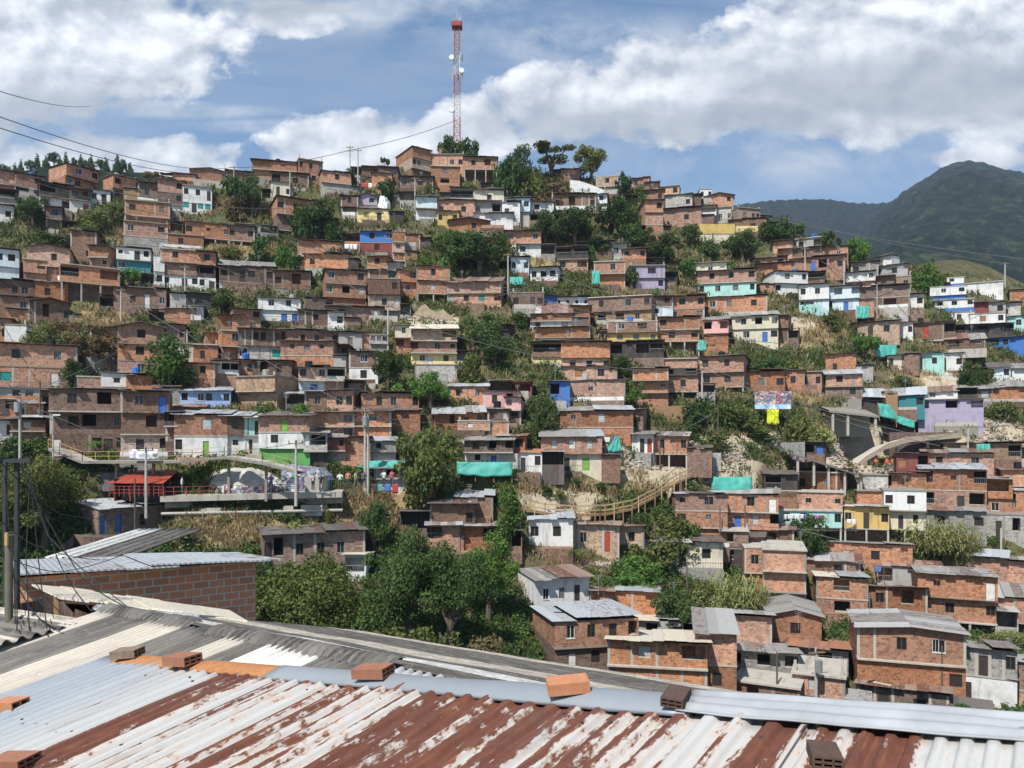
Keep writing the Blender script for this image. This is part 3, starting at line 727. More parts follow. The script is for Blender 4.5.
def build_house(h, root=None):
    rd = random.Random(h['i'] * 17 + 3); m, w, d = h['m'], h['w'], h['d']
    fl, roof = h['fl'], h['roof']
    rt, rm = roof[0], roof[-1] if roof[-1].isalpha() and len(roof) > 1 else 'k'
    rpx = float(''.join(ch for ch in roof[1:] if ch.isdigit()) or 0)
    H = (h['yb'] - h['yt']) * m; zt = H
    Mw = Matrix.Translation(h['c']) @ Matrix.Rotation(h['th'], 4, 'Z')
    main = max(fl, key=lambda f: f[1] * (2 if f[0] != 'x' else .1))[0]
    if root is None:
        name = 'brick_house' if main in 'bod' else 'wooden_shack' if main in 'qm' else 'block_house' if main == 'k' else 'painted_house'
        root = bpy.data.objects.new(name, None); COL.objects.link(root); root.matrix_world = Mw; loc = Matrix.Identity(4); h['main'] = main; h['nw'] = 0
        if len(fl) == 1 and h['x1'] - h['x0'] < 29 and rm in 'kmrc' and not h['lab'] and main != 'w': name = 'tin_roofed_shack'; root.name = name  # small one storey houses, named and labelled as shacks
        h['shack'] = 'shack' in name
        h['root'] = root; root['category'] = 'shack' if h['shack'] else 'house'
    else: loc = root.matrix_world.inverted() @ Mw
    def put(mb, nm): return mb.build(nm, root, loc)
    zf, zb, rise = H, H, 0
    if rt == 's':
        zf = H - rpx * m; zb = (HY - h['yt']) / F * (h['D'] + d) - h['c'].z - .05
        zb = min(max(zb, zf - .16 * d), zf + .5 * d)
    elif rt == 'g': rise = rpx * m; zf = zb = H - rise
    elif rt == 'e': zf = H - .06; zb = zf + rd.choice((-.3, .25, .4))
    elif rt == 'r': zf = H - .06; zb = zf + rd.choice((-.25, .2, .3))
    elif rt == 'f': zf = zb = H - .16
    tot = sum(f[1] for f in fl); z1 = zf; ztop = zf
    yo = 0.0                                                            # how far a storey stands back from the one above it
    for k, (mt, rel, sl) in enumerate(fl):
        z0 = z1 - zf * rel / tot; hh = z1 - z0; base = z0 if k < len(fl) - 1 else z0 - (1.6 if mt != 'x' else .3)
        inset = .0 + .012 * (k % 2)
        if k > 0 and fl[k - 1][0] != 'x' and not h['plus'] and mt != 'x' and rd.random() < .6: yo += rd.uniform(.25, .6)
        if mt == 'x':
            n = max(2, round(w / 2.6) + 1)
            for q in range(n):
                b = MB(); x = -w / 2 + .12 + (w - .24) * q / (n - 1); b.box(x - .11, x + .11, .05, .27, base - 1.2, z1, 'slab'); put(b, 'post')
            b = MB(); b.box(-w / 2 + .1, w / 2 - .1, min(2.2, d * .55), d - .1, base, z1, 'd'); put(b, 'cellar_wall')
            b = MB(); b.box(-w / 2, w / 2, -.02, d, z1 - .003, z1 + .12, 'slab'); put(b, 'floor_slab')
            z1 = z0; continue
        b = MB(); n = len(sl); sw = w / n; ops = []
        if k > 0 and fl[k - 1][0] != mt or k > 0 and mt in 'bod':
            if rd.random() < .8 and mt != 'B':
                s = MB(); pr = .05 if rd.random() < .7 else .35; s.box(-w / 2 - .03, w / 2 + .03, -pr, .9, z1 - .07, z1 + .07, 'slab' if rd.random() < .6 else 'slabd'); put(s, 'floor_slab')
        for q, chh in enumerate(sl):
            if chh in '.-': continue
            xm = -w / 2 + (q + .5) * sw + rd.uniform(-.08, .08) * sw
            if chh == 'w': ww, wh, s0 = min(1.15, .72 * sw, .9 + rd.uniform(-.1, .25)), min(1.15, .5 * hh), .36 * hh; kind = 'w'
            elif chh == 's': ww, wh, s0 = min(.65, .6 * sw), min(.6, .3 * hh), .5 * hh; kind = 'w'
            elif chh == 'W': ww, wh, s0 = .92 * sw, .54 * hh, .36 * hh; kind = 'W'
            else: ww, wh, s0 = min(.95, .7 * sw), .76 * hh, .02; kind = 'd'
            if chh in 'ytgGDop' and not (chh in 'D' and rd.random() < .6) and not (chh == 'D' and k == len(fl) - 1): kind = 'sh'; ww, wh, s0 = min(1.15, .72 * sw), min(1.15, .5 * hh), .34 * hh
            if chh == 'u' and rd.random() < .4 and k < len(fl) - 1: kind = 'sh'; ww, wh, s0 = min(1.1, .72 * sw), min(1.1, .5 * hh), .34 * hh
            if ww < .3 or wh < .3: continue
            if kind == 'W': ops.append((xm - ww / 2, xm + ww / 2, z0 + s0, z0 + s0 + wh, min(1.5, .5 * d), kind, chh))
            else:
                ww, wh = max(.3, round(ww, 1)), max(.3, round(wh, 1)); ops.append((xm - ww / 2, xm + ww / 2, z0 + s0, z0 + s0 + wh, .16, kind, chh))
        x0, x1 = -w / 2 + inset, w / 2 - inset; yf = inset + min(yo, .3 * d)
        xs = sorted({x0, x1, *[o[0] for o in ops], *[o[1] for o in ops]}); zs = sorted({base, z1, *[o[2] for o in ops], *[o[3] for o in ops]})
        wm = 'k' if mt == 'x' else mt
        for xa, xb in zip(xs, xs[1:]):
            for za, zc in zip(zs, zs[1:]):
                mx, mz = (xa + xb) / 2, (za + zc) / 2
                if any(o[0] < mx < o[1] and o[2] < mz < o[3] for o in ops): continue
                b.face([(xa, yf, za), (xb, yf, za), (xb, yf, zc), (xa, yf, zc)], wm, [(xa, za), (xb, za), (xb, zc), (xa, zc)])
        zbk = z1 if k else zb
        for (sx, fl_) in ((x0, -1), (x1, 1)):
            pts = [(sx, yf, base), (sx, d - inset, base), (sx, d - inset, zbk), (sx, yf, z1)]
            if fl_ < 0: pts = pts[::-1]
            b.face(pts, wm, [(p[1], p[2]) for p in pts])
        b.face([(x1, d - inset, base), (x0, d - inset, base), (x0, d - inset, zbk), (x1, d - inset, zbk)], wm, [(x1, base), (x0, base), (x0, zbk), (x1, zbk)])
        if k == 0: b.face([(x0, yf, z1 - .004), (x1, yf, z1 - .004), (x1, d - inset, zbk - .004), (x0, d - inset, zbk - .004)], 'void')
        if k == 0 and rt == 'g':
            for yy in (yf, d - inset):
                b.face([(x0, yy, z1), (x1, yy, z1), (0, yy, z1 + rise)], wm, [(x0, z1), (x1, z1), (0, z1 + rise)])
        for (xa, xb, za, zc, dp, kind, chh) in ops:
            yb_ = yf + dp; rmat = wm
            b.face([(xa, yf, zc), (xb, yf, zc), (xb, yb_, zc), (xa, yb_, zc)], rmat); b.face([(xa, yb_, za), (xb, yb_, za), (xb, yf, za), (xa, yf, za)], rmat if kind != 'W' else 'slab')
            b.face([(xa, yf, za), (xa, yf, zc), (xa, yb_, zc), (xa, yb_, za)], rmat); b.face([(xb, yb_, za), (xb, yb_, zc), (xb, yf, zc), (xb, yf, za)], rmat)
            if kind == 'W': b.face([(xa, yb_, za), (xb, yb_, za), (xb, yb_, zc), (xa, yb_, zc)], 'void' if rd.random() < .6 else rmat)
        if mt in 'bodk' and rd.random() < .55:                           # concrete columns cast into the brickwork
            cm = 'slab' if rd.random() < .5 else 'slabd'; cs = [x0 + .1, x1 - .1]
            if w > 5 and n > 1: cs += [-w / 2 + sw * q for q in range(1, n) if rd.random() < .4]
            for x in cs:
                if any(o[0] - .14 < x < o[1] + .14 for o in ops): continue
                b.box(x - .11, x + .11, yf - .012, yf + .05, base, z1 - .075, cm)
        put(b, 'wall')
        for (xa, xb, za, zc, dp, kind, chh) in ops:
            T = loc @ Matrix.Translation((xa, yf, za))
            if kind == 'w':
                st = rd.choice(['wp', 'dp', 'dp', 'gp', 'dv', 'dv', 'dv', 'gc', 'dp']); (fm, pm), _, _ = win_mesh('w', xb - xa, zc - za, st)
                o = link('window', fm, root, T); link('pane', pm, o)
                if 'nw' in h: h['nw'] += 1
            elif kind == 'd':
                mk = {'u': 'dr_u', 't': 'dr_t', 'n': 'dr_n', 'm': 'dr_m', 'o': 'dr_o', 'D': 'dr_w'}.get(chh, 'dr_d')
                me, _, _ = door_mesh(mk, xb - xa, zc - za); link('door', me, root, T)
            elif kind == 'sh':
                mk = {'u': 'dr_u', 't': 'dr_t', 'n': 'dr_n', 'o': 'dr_o', 'y': 'yelp', 'g': 'sh_g', 'D': 'dr_w', 'G': 'dr_w'}.get(chh, 'sh_g')
                me, _, _ = door_mesh(mk, xb - xa, zc - za); link('shutter', me, root, T)
            elif kind == 'W' and rd.random() < .55 and xb - xa > 1.4:
                r = MB(); rz = za + .02; y = yf + .06
                for t in np.arange(xa + .1, xb - .05, .22): r.box(t - .012, t + .012, y, y + .024, rz, rz + .42 * (zc - za), 'fr_g')
                r.box(xa, xb, y - .01, y + .034, rz + .42 * (zc - za), rz + .42 * (zc - za) + .05, 'fr_g'); put(r, 'railing')
        z1 = z0
    # roof
    b = MB(); ov = rd.uniform(.4, .85); sx = rd.uniform(.15, .35); mk = 'r' + (rm if rm in 'zrckwom' else 'k')
    if rt in 'esr':
        if rt == 'r': ov = rd.uniform(.5, .9)
        sl = (zb - zf) / d; e = .02
        ns = 1 if w < 3.2 else rd.choice((1, 2, 2)) if w < 6 else rd.choice((2, 2, 3)); cuts = sorted([0, 1] + [rd.uniform(.25, .75) if ns == 2 else (q + 1) / 3 + rd.uniform(-.1, .1) for q in range(ns - 1)])
        for q, (ca_, cb_) in enumerate(zip(cuts, cuts[1:])):             # patched together: sections differ in height, reach and sheet
            xa, xb = lerp(-w / 2 - sx, w / 2 + sx, ca_), lerp(-w / 2 - sx, w / 2 + sx, cb_); o1 = ov * rd.uniform(.65, 1.25); up = (0 if q == 0 else rd.uniform(0, .22)); t0, t1 = rd.uniform(0, .14), rd.uniform(0, .14)
            m2 = mk if rd.random() < .65 else 'r' + rd.choice('kcmzr')
            sheet(b, (xa, -o1, zf - o1 * sl + e + up + t0), (xb + .06, -o1, zf - o1 * sl + e + up + t1), (xb + .06, d + .25, zb + .25 * sl + e + up + t1), (xa, d + .25, zb + .25 * sl + e + up + t0), m2, jit=.1 if rt == 'e' else .22)
    elif rt == 'g':
        s = rise / (w / 2); e = .03
        sheet(b, (-w / 2 - sx, d + .2, zf - sx * s + e), (-w / 2 - sx, -ov, zf - sx * s + e), (0, -ov, zf + rise + e), (0, d + .2, zf + rise + e), mk)
        sheet(b, (w / 2 + sx, -ov, zf - sx * s + e), (w / 2 + sx, d + .2, zf - sx * s + e), (0, d + .2, zf + rise + e), (0, -ov, zf + rise + e), mk)
    else:
        o_ = rd.choice((.08, .2, .3)); b.box(-w / 2 - .1, w / 2 + .1, -o_, d + .05, zf, H, 'slab' if rd.random() < .5 else 'slabd')
    put(b, 'roof' if rt != 'f' else 'roof_slab')
    if (rt in 's' or rt in 'e' and rd.random() < .5) and w > 2.5 and not h['plus']:   # stones, planks and scraps that weigh the sheets down
        b = MB(); sl = (zb - zf) / d
        for q in range(int(w * d * (.35 if rt == 's' else .2))):
            x, y = rd.uniform(-w / 2, w / 2), rd.uniform(-.3 if rt == 'e' else 0, d if rt == 's' else d * .5); z = zf + sl * y + .09; a = rd.uniform(0, 3.14); l = rd.choice((.2, .25, .35, .9, 1.6))
            b.bar((x - math.cos(a) * l / 2, y - math.sin(a) * l / 2, z - sl * math.sin(a) * l / 2), (x + math.cos(a) * l / 2, y + math.sin(a) * l / 2, z + sl * math.sin(a) * l / 2), rd.uniform(.1, .22), rd.uniform(.06, .2), rd.choice(('b', 'slabd', 'wood', 'd', 'rw', 'slab', 'black')))
        if b.v: tag(put(b, 'debris'), kind='stuff')
    if rt == 'f' and not h['plus'] and rd.random() < .6:                 # unfinished columns left standing for the next storey
        for xx in (-w / 2 + .2, w / 2 - .2) if w > 3.5 else (w / 2 - .2,):
            b = MB(); hh = rd.uniform(.3, .9); b.box(xx - .11, xx + .11, .15, .37, H - .002, H + hh, 'slab')
            for a_, c_ in ((-.07, .2), (.07, .2), (-.07, .32), (.07, .32)): b.box(xx + a_ - .01, xx + a_ + .01, c_ - .01, c_ + .01, H + hh, H + hh + .45, 'fr_d')
            put(b, 'column_stub')
    h['H'] = H
    if h['plus']: return root
    # what people add to a house: a walled terrace in front, a lean-to at the side, a tank or an aerial on top
    last = fl[-1][0]
    if last != 'x' and rd.random() < .72:
        tw = w * rd.uniform(.55, 1.02); tx = rd.uniform(-1, 1) * (w - tw) / 2; td = rd.uniform(.9, 2.0); mt = rd.choice(('d', 'd', 'k', 'slab', 'slabd', 'b', 'd')); b = MB(); dn = rd.uniform(1.6, 3.0)
        b.box(tx - tw / 2, tx + tw / 2, -td, -.015, -dn, -.03, mt); put(b, 'terrace')
        if rd.random() < .6:
            b = MB(); x0_, x1_ = tx - tw / 2 + .05, tx + tw / 2 - .05
            if rd.random() < .5:
                for t in np.arange(x0_, x1_, .28): b.box(t - .014, t + .014, -td + .03, -td + .06, -.03, .72, 'dsteel')
                b.box(x0_, x1_, -td + .02, -td + .07, .72, .77, 'dsteel')
            else: b.box(x0_, x1_, -td + .02, -td + .14, -.028, rd.uniform(.4, .8), rd.choice(('d', 'b', 'slab', 'w')))
            put(b, 'terrace_rail')
    for sd in (-1, 1):
        lw = rd.uniform(1.6, 3.2); lc = Mw @ Vector((sd * (w / 2 + lw / 2 + .3), 1.5, 0)); i_, j_ = int(round((lc.x - GX[0]) / .75)), int(round((lc.y - GY[0]) / .75))
        if rd.random() < .62 and 1 < i_ < len(GX) - 2 and 1 < j_ < len(GY) - 2 and not OCC[j_ - 1:j_ + 2, i_ - 1:i_ + 2].any():
            a_ = sd * (w / 2 + .02); c_ = sd * (w / 2 + lw); xa, xb = min(a_, c_), max(a_, c_); lh = rd.uniform(1.9, 2.5); ld = rd.uniform(2, 3.4); mt = rd.choice(('d', 'q', 'd', 'b', 'k', 'wood', 'rk', 'g')); b = MB()
            op = rd.random() < .6
            if op: b.box(xa, xb, ld - .12, ld, -1.5, lh, mt); b.box(xa if sd < 0 else xb - .1, xa + .1 if sd < 0 else xb, .1, ld - .125, -1.5, lh - .1, mt); b.box(xa, xb, 0, .12, -1.5, rd.uniform(.2, .9), mt)
            else: b.box(xa, xb, 0, ld, -1.5, lh - .15, mt)
            put(b, 'lean_to_wall'); b = MB(); f0, f1 = lh + .05, lh + rd.uniform(-.25, .5)
            sheet(b, (xa - .15, -.4, f0), (xb + .15, -.4, f0), (xb + .15, ld + .2, f1), (xa - .15, ld + .2, f1), rd.choice(('rk', 'rc', 'rm', 'rr', 'rz', 'rk')), jit=.2); put(b, 'lean_to_roof')
            OCC[j_ - 1:j_ + 2, i_ - 1:i_ + 2] = True; carve(lc.x, lc.y - 1.2, h['th'], lw, ld, h['c'].z, front=.3, occ=False)
    if rt in 'fe' and rd.random() < .16 and w > 3:
        b = MB(); x = rd.uniform(-w * .3, w * .3); q = H + .05; b.tube([(x, d * .45, q), (x, d * .45, q + .95), (x, d * .45, q + 1.05)], [.48, .5, .3], rd.choice(('black', 'black', 'bluep', 'conc')), 12); put(b, 'water_tank')
    if rd.random() < .3:
        b = MB(); x = rd.uniform(-w * .4, w * .4); y = d * rd.uniform(.2, .8); hh = rd.uniform(1.2, 2.4); b.tube([(x, y, H - .4), (x, y, H + hh)], .025, 'steel', 5)
        for q in range(3): b.bar((x - .35 + q * .06, y, H + hh - .1 - q * .18), (x + .35 - q * .06, y, H + hh - .1 - q * .18), .03, .03, 'steel')
        put(b, 'aerial')
    return root
pr = None
for h in HOUSES:
    if h['plus']: build_house(h, pr)
    else: pr = build_house(h)
# ---------------------------------------------------------------- ground, hills, mountains
def grid_mesh(name, X, Y, Z, mat):
    ny, nx = X.shape; co = np.stack([X, Y, Z], -1).reshape(-1, 3)
    idx = np.arange(ny * nx).reshape(ny, nx)
    q = np.stack([idx[:-1, :-1], idx[:-1, 1:], idx[1:, 1:], idx[1:, :-1]], -1).reshape(-1, 4)
    me = np_mesh(name, co, q); me.materials.append(mat); me.polygons.foreach_set('use_smooth', np.ones(len(q), bool)); return me
def np_mesh(name, co, q):
    me = bpy.data.meshes.new(name); me.vertices.add(len(co)); me.vertices.foreach_set('co', np.ascontiguousarray(co, dtype=np.float32).ravel())
    me.loops.add(q.size); me.loops.foreach_set('vertex_index', np.ascontiguousarray(q, dtype=np.int32).ravel())
    me.polygons.add(len(q)); me.polygons.foreach_set('loop_start', np.arange(0, q.size, q.shape[1], dtype=np.int32))
    me.update(calc_edges=True); me.validate(); return me
def mat_ground():
    m, nt, out = new_mat('hillside soil'); v = N(nt, 'TexCoord').outputs['Object']
    a = noise_n(nt, v, .09, 6, .65); b = noise_n(nt, v, .5, 6, .7); c = noise_n(nt, v, 3.0, 4, .7)
    k = mixc(nt, ramp(nt, b, [(.35, 0.0), (.65, 1.0)]), (.09, .07, .042), (.17, .13, .075))
    k = mixc(nt, ramp(nt, a, [(.4, 0.0), (.55, .9)]), k, (.075, .088, .03))
    k = mixc(nt, ramp(nt, c, [(.5, 0.0), (.75, .6)]), k, (.12, .085, .05))
    at = N(nt, 'Attribute', attribute_name='cover'); sc = N(nt, 'SeparateColor', {0: at.outputs['Color']}); jj = mathn(nt, 'MULTIPLY_ADD', b, 1.4, -.7)
    k = mixc(nt, ramp(nt, mathn(nt, 'ADD', sc.outputs[1], jj), [(.35, 0.0), (.6, .9)]), k, mixc(nt, c, (.22, .165, .085), (.34, .265, .14)))
    k = mixc(nt, ramp(nt, mathn(nt, 'ADD', sc.outputs[0], jj), [(.35, 0.0), (.6, .95)]), k, mixc(nt, ramp(nt, c, [(.3, 0.0), (.7, 1.0)]), (.33, .26, .175), (.5, .43, .33)))
    k = mixc(nt, ramp(nt, noise_n(nt, v, .22, 5, .7, .6), [(.62, 0.0), (.68, .6)]), k, (.34, .27, .18))
    finish(nt, out, k, .95, noise_n(nt, v, 2.0, 6, .7), .8, .25); return m
def mat_forest(name, cols, s):
    m, nt, out = new_mat(name); v = N(nt, 'TexCoord').outputs['Object']
    vo = N(nt, 'TexVoronoi', {'Vector': v, 'Scale': s}); n1 = noise_n(nt, v, s * .12, 6, .65); n2 = noise_n(nt, v, s * .8, 4, .7)
    k = ramp(nt, n1, [(.3, cols[0]), (.55, cols[1]), (.72, cols[2])])
    n3 = noise_n(nt, v, s * .42, 5, .72); k = mixc(nt, ramp(nt, n3, [(.36, .85), (.5, 0.0)]), k, tuple(x * .55 for x in cols[0]))
    k = mixc(nt, ramp(nt, n3, [(.52, 0.0), (.68, .8)]), k, tuple(x * 1.15 for x in cols[3]))
    k = mixc(nt, ramp(nt, n2, [(.4, 0.0), (.7, .6)]), k, cols[0])
    k = mixc(nt, ramp(nt, noise_n(nt, v, s * .25, 4, .6, .5), [(.64, 0.0), (.7, .7)]), k, cols[3])
    h = mathn(nt, 'ADD', mathn(nt, 'MULTIPLY', vo.outputs['Distance'], -1.0), n2)
    finish(nt, out, k, .95, h, 1.0, 6.0 / (s * 10), spec=.05); return m
def terrain():
    me = grid_mesh('hillside', XX, YY, ZZ, mat_ground()); py = HY - ZZ / YY * F; cov = np.zeros(ZZ.shape + (4,), np.float32)
    for k, lst in ((0, [(a, b_, c, d) for a, b_, c, d in RUB] + BARE), (1, [p[:4] for p in PATCH if p[4] == 'd'])):
        for (cx, cy, rx, ry) in lst: cov[..., k] = np.maximum(cov[..., k], np.clip(1.25 - ((PXg - cx) / rx) ** 2 * .75 - ((py - cy) / ry) ** 2 * .75, 0, 1))
    ca = me.color_attributes.new('cover', 'FLOAT_COLOR', 'POINT'); ca.data.foreach_set('color', cov.reshape(-1)); tag(link('hillside', me), kind='structure')
    b = MB(); b.face([(-4000, -300, -27), (4000, -300, -27), (4000, 5000, -27), (-4000, 5000, -27)], mat_forest('valley floor', [(.06, .07, .03), (.09, .1, .04), (.14, .13, .07), (.2, .17, .1)], .05))
    tag(b.build('valley_ground'), kind='structure')
def far_hill(name, xs, ys, D0, D1, ybase, mat, amp, nx=220, ny=80, seed=0, back=.5, bump=0.0):
    """a hill whose crest line shows at (xs, ys) from the roof, its foot D0 and its crest D1 metres away"""
    px = np.linspace(xs[0], xs[-1], nx); t = np.linspace(0, 1 + back, ny)
    yc = np.interp(px, xs, ys)
    PX, T = np.meshgrid(px, t); YC = np.broadcast_to(yc, PX.shape)
    D = D0 + (D1 - D0) * T; zc = (HY - YC) / F * D1; z0 = (HY - ybase) / F * D0
    tt = np.minimum(T, 1); Z = z0 + (zc - z0) * (1 - (1 - tt) ** 1.25); Z = np.where(T > 1, zc - (T - 1) * (D1 - D0) * .5, Z)
    X = (PX - 512) / F * D
    nz = np.zeros_like(Z)
    for j in range(ny):
        for i in range(nx):
            p = Vector((X[j, i] / (amp * 7) + seed, D[j, i] / (amp * 7), seed * 1.7))
            w = min(1.0, 2.2 * abs(T[j, i] - 1) + .03)
            nz[j, i] = amp * w * (.55 * noise.fractal(p, .9, 2.0, 6) - 1.5 * abs(noise.noise(p * .55)) - .7 * abs(noise.noise(p * 1.3)) - .1) + bump * noise.noise(Vector((X[j, i] / (bump * 2 + .1), D[j, i] / (bump * 2 + .1), 3)))
    me = grid_mesh(name, X, D, Z + nz, mat); o = link(name, me); tag(o, kind='structure'); return X, D, Z + nz
def mountains():
    far_hill('distant_ridge', [640, 700, 750, 768, 790, 830, 850, 875, 890, 905, 960, 1100], [222, 210, 203, 200, 199, 199, 202, 203, 202, 198, 196, 205], 1400, 1900, 330,
             mat_forest('distant forest', [(.008, .015, .012), (.012, .02, .014), (.018, .026, .016), (.02, .028, .018)], .08), 45, 220, 80, 3.1, bump=6)
    far_hill('mountain', [840, 870, 885, 900, 913, 928, 940, 950, 958, 968, 978, 993, 1008, 1024, 1060, 1110, 1200, 1320],
             [250, 222, 208, 196, 187, 179, 171, 167, 165, 164, 165, 169, 174, 177, 186, 190, 205, 225], 650, 1750, 318,
             mat_forest('mountain forest', [(.006, .013, .008), (.014, .025, .013), (.032, .045, .02), (.06, .07, .034)], .13), 85, 360, 240, 1.4, bump=7)  # forest albedo kept very dark in place of a cloud shadow
    far_hill('dry_hill', [850, 890, 912, 930, 945, 960, 975, 990, 1010, 1040, 1100], [292, 277, 268, 262, 260, 259, 262, 267, 277, 290, 300], 330, 400, 300,
             mat_forest('dry pasture', [(.07, .07, .03), (.125, .11, .052), (.19, .16, .08), (.035, .05, .018)], .2), 4, 120, 40, 5.2)
LX = [-260, -100, 0, 20, 45, 70, 95, 130, 150, 180, 210, 260, 320]; LY = [190, 184, 177, 172, 166, 166, 170, 173, 173, 179, 186, 197, 215]
def left_hill():
    return far_hill('wooded_hill', LX, LY, 225, 290, 205, mat_forest('pine wood floor', [(.012, .02, .01), (.018, .028, .013), (.028, .036, .018), (.03, .035, .02)], .4), 3, 120, 40, 8.0)

# ---------------------------------------------------------------- trees: unit crowns, shared by copies
def leaves_np(C, size, out=None, flat=.0, asp=.6):
    """one quad per row of C, turned at random and leaning towards the direction 'out'"""
    n = len(C); nrm = rng.normal(size=(n, 3))
    if out is not None: nrm = nrm * .75 + out * 1.0
    nrm[:, 2] += flat; nrm /= np.linalg.norm(nrm, axis=1, keepdims=True) + 1e-9
    a = np.cross(nrm, rng.normal(size=(n, 3))); a /= np.linalg.norm(a, axis=1, keepdims=True) + 1e-9; b = np.cross(nrm, a)
    s = (size * rng.uniform(.45, 1.6, n))[:, None]
    v = np.stack([C - a * s * .5, C + b * s * asp * .5, C + a * s * .5, C - b * s * asp * .5], 1).reshape(-1, 3)
    return v, np.arange(4 * n).reshape(n, 4)
CC = {}
def crown(kind, lf, fine, seed):
    key = (kind, lf, fine, seed)
    if key in CC: return CC[key]
    rr = random.Random(hash((kind, lf, fine, seed)) & 0xffff if False else kind * 100 + seed * 7 + fine); n = (1100, 4200, 15000)[fine]; leaf = (.08, .045, .023)[fine]
    lob = []
    if kind == 0:                                                       # round and broken
        for k in range(13): a = rr.uniform(0, 6.28); q = rr.uniform(.1, .34); lob.append((q * math.cos(a), q * math.sin(a), rr.uniform(.34, .86), rr.uniform(.09, .19)))
        for k in range(7): a = rr.uniform(0, 6.28); q = rr.uniform(.3, .44); lob.append((q * math.cos(a), q * math.sin(a), rr.uniform(.4, .7), rr.uniform(.06, .11)))
        lob += [(0, 0, .6, .2), (.08, 0, .86, .13)]
    elif kind == 1:                                                     # tall
        for k in range(13): a = rr.uniform(0, 6.28); z = rr.uniform(.28, .92); q = rr.uniform(.05, .32) * (1.15 - z * .6); lob.append((q * math.cos(a), q * math.sin(a), z, rr.uniform(.1, .2)))
    elif kind == 2:                                                     # flat umbrella
        for k in range(12): a = rr.uniform(0, 6.28); q = rr.uniform(.1, .42); lob.append((q * math.cos(a), q * math.sin(a), rr.uniform(.82, .92), rr.uniform(.08, .15)))
        n = n * 2 // 3
    elif kind == 3:                                                     # conifer
        for k in range(12): z = .15 + k * .068; lob.append((rr.uniform(-.05, .05), rr.uniform(-.05, .05), z, .34 * (1.08 - z)))
    elif kind == 5:                                                     # bush down to the ground
        for k in range(14): a = rr.uniform(0, 6.28); q = rr.uniform(.05, .36); lob.append((q * math.cos(a), q * math.sin(a), rr.uniform(.12, .8) * (1 - q), rr.uniform(.12, .22)))
    elif kind == 7:                                                     # sparse, half bare
        for k in range(16): a = rr.uniform(0, 6.28); q = rr.uniform(.1, .4); lob.append((q * math.cos(a), q * math.sin(a), rr.uniform(.4, .9), rr.uniform(.05, .12)))
        n = n // 2
    wts = np.array([l[3] ** 2 for l in lob]); wts /= wts.sum()
    pick = rng.choice(len(lob), n, p=wts); L = np.array(lob)[pick]
    dirs = rng.normal(size=(n, 3)); dirs /= np.linalg.norm(dirs, axis=1, keepdims=True)
    rad = L[:, 3] * rng.uniform(.35, 1.08, n) ** .5 * rng.choice([1, 1, 1, 1.12], n)
    C = L[:, :3] + dirs * rad[:, None] * np.array([1, 1, .85 if kind != 2 else .4]); C[:, 2] = np.clip(C[:, 2], .02, 1.1)
    v, q = leaves_np(C, leaf, dirs, .25); me = np_mesh('crown', v, q); me.materials.append(M[lf])
    b = MB(); tr = .035 if kind not in (3,) else .02
    top = (0, 0, .62) if kind != 3 else (0, 0, .95)
    b.tube([(0, 0, -.12), (rr.uniform(-.02, .02), 0, .2), (rr.uniform(-.03, .03), .01, .42), top], [tr * 1.3, tr, tr * .8, tr * .35], 'bark', 7)
    if kind in (0, 1, 2, 7):
        for l in sorted(lob, key=lambda _: rr.random())[:8]: b.tube([(0, 0, rr.uniform(.22, .42)), (l[0] * .5, l[1] * .5, lerp(.4, l[2], .6)), l[:3]], [tr * .6, tr * .4, tr * .15], 'bark', 5, False)
    t = b.build('trunk'); tm = t.data; bpy.data.objects.remove(t)
    CC[key] = (me, tm); return CC[key]
def palm_meshes(seed):
    key = ('palm', seed)
    if key in CC: return CC[key]
    rr = random.Random(seed); b = MB()
    for k in range(15):
        a = k * 2.4 + rr.uniform(-.2, .2); el = rr.uniform(.1, 1.0); pts = []
        for s in range(7):
            r = .5 * s / 6; pts.append(Vector((r * math.cos(a), r * math.sin(a), .72 + r * el * .8 - 1.1 * r * r)))
        for s in range(6):
            p, q = pts[s], pts[s + 1]; sd = (q - p).cross(Vector((0, 0, 1))).normalized()
            for sg in (-1, 1):
                for f_ in (0, .5):
                    o = p.lerp(q, f_); tip = o + sd * sg * (.11 * math.sin(.5 + s * .42)) + (q - p) * .8 - Vector((0, 0, .035)); e = (q - p) * .3
                    b.face([o, o + e, tip], 'lf3')
    c = b.build('crown'); b = MB(); b.tube([(0, 0, -.1), (.01, 0, .3), (0, 0, .74)], [.035, .025, .022], 'bark', 7); t = b.build('trunk')
    CC[key] = (c.data, t.data); bpy.data.objects.remove(c); bpy.data.objects.remove(t); return CC[key]
def cane_mesh(seed):
    key = ('cane', seed)
    if key in CC: return CC[key]
    rr = random.Random(seed); b = MB()
    for k in range(260):
        a = rr.uniform(0, 6.28); r0 = .36 * math.sqrt(rr.random()); h = rr.uniform(.45, 1.0) * (1 - .45 * r0); base = Vector((r0 * math.cos(a), r0 * math.sin(a), -.05)); lean = Vector((math.cos(a + rr.uniform(-1, 1)), math.sin(a + rr.uniform(-1, 1)), 0)) * rr.uniform(.02, .16)
        for j in range(5):
            z = h * (.4 + .13 * j); o = base + lean * (z / h) + Vector((0, 0, z)); d = Vector((rr.uniform(-1, 1), rr.uniform(-1, 1), 0)).normalized(); sd = d.cross(Vector((0, 0, 1))) * .008
            m1 = o + d * .06 + Vector((0, 0, .07)); tp = o + d * rr.uniform(.11, .19) + Vector((0, 0, rr.uniform(-.04, .06)))
            b.face([o - sd * .5, o + sd * .5, m1 + sd, m1 - sd], 'lf5'); b.face([m1 - sd, m1 + sd, tp], 'lf5')
    c = b.build('leaves'); CC[key] = (c.data, None); bpy.data.objects.remove(c); return CC[key]
TREES = []
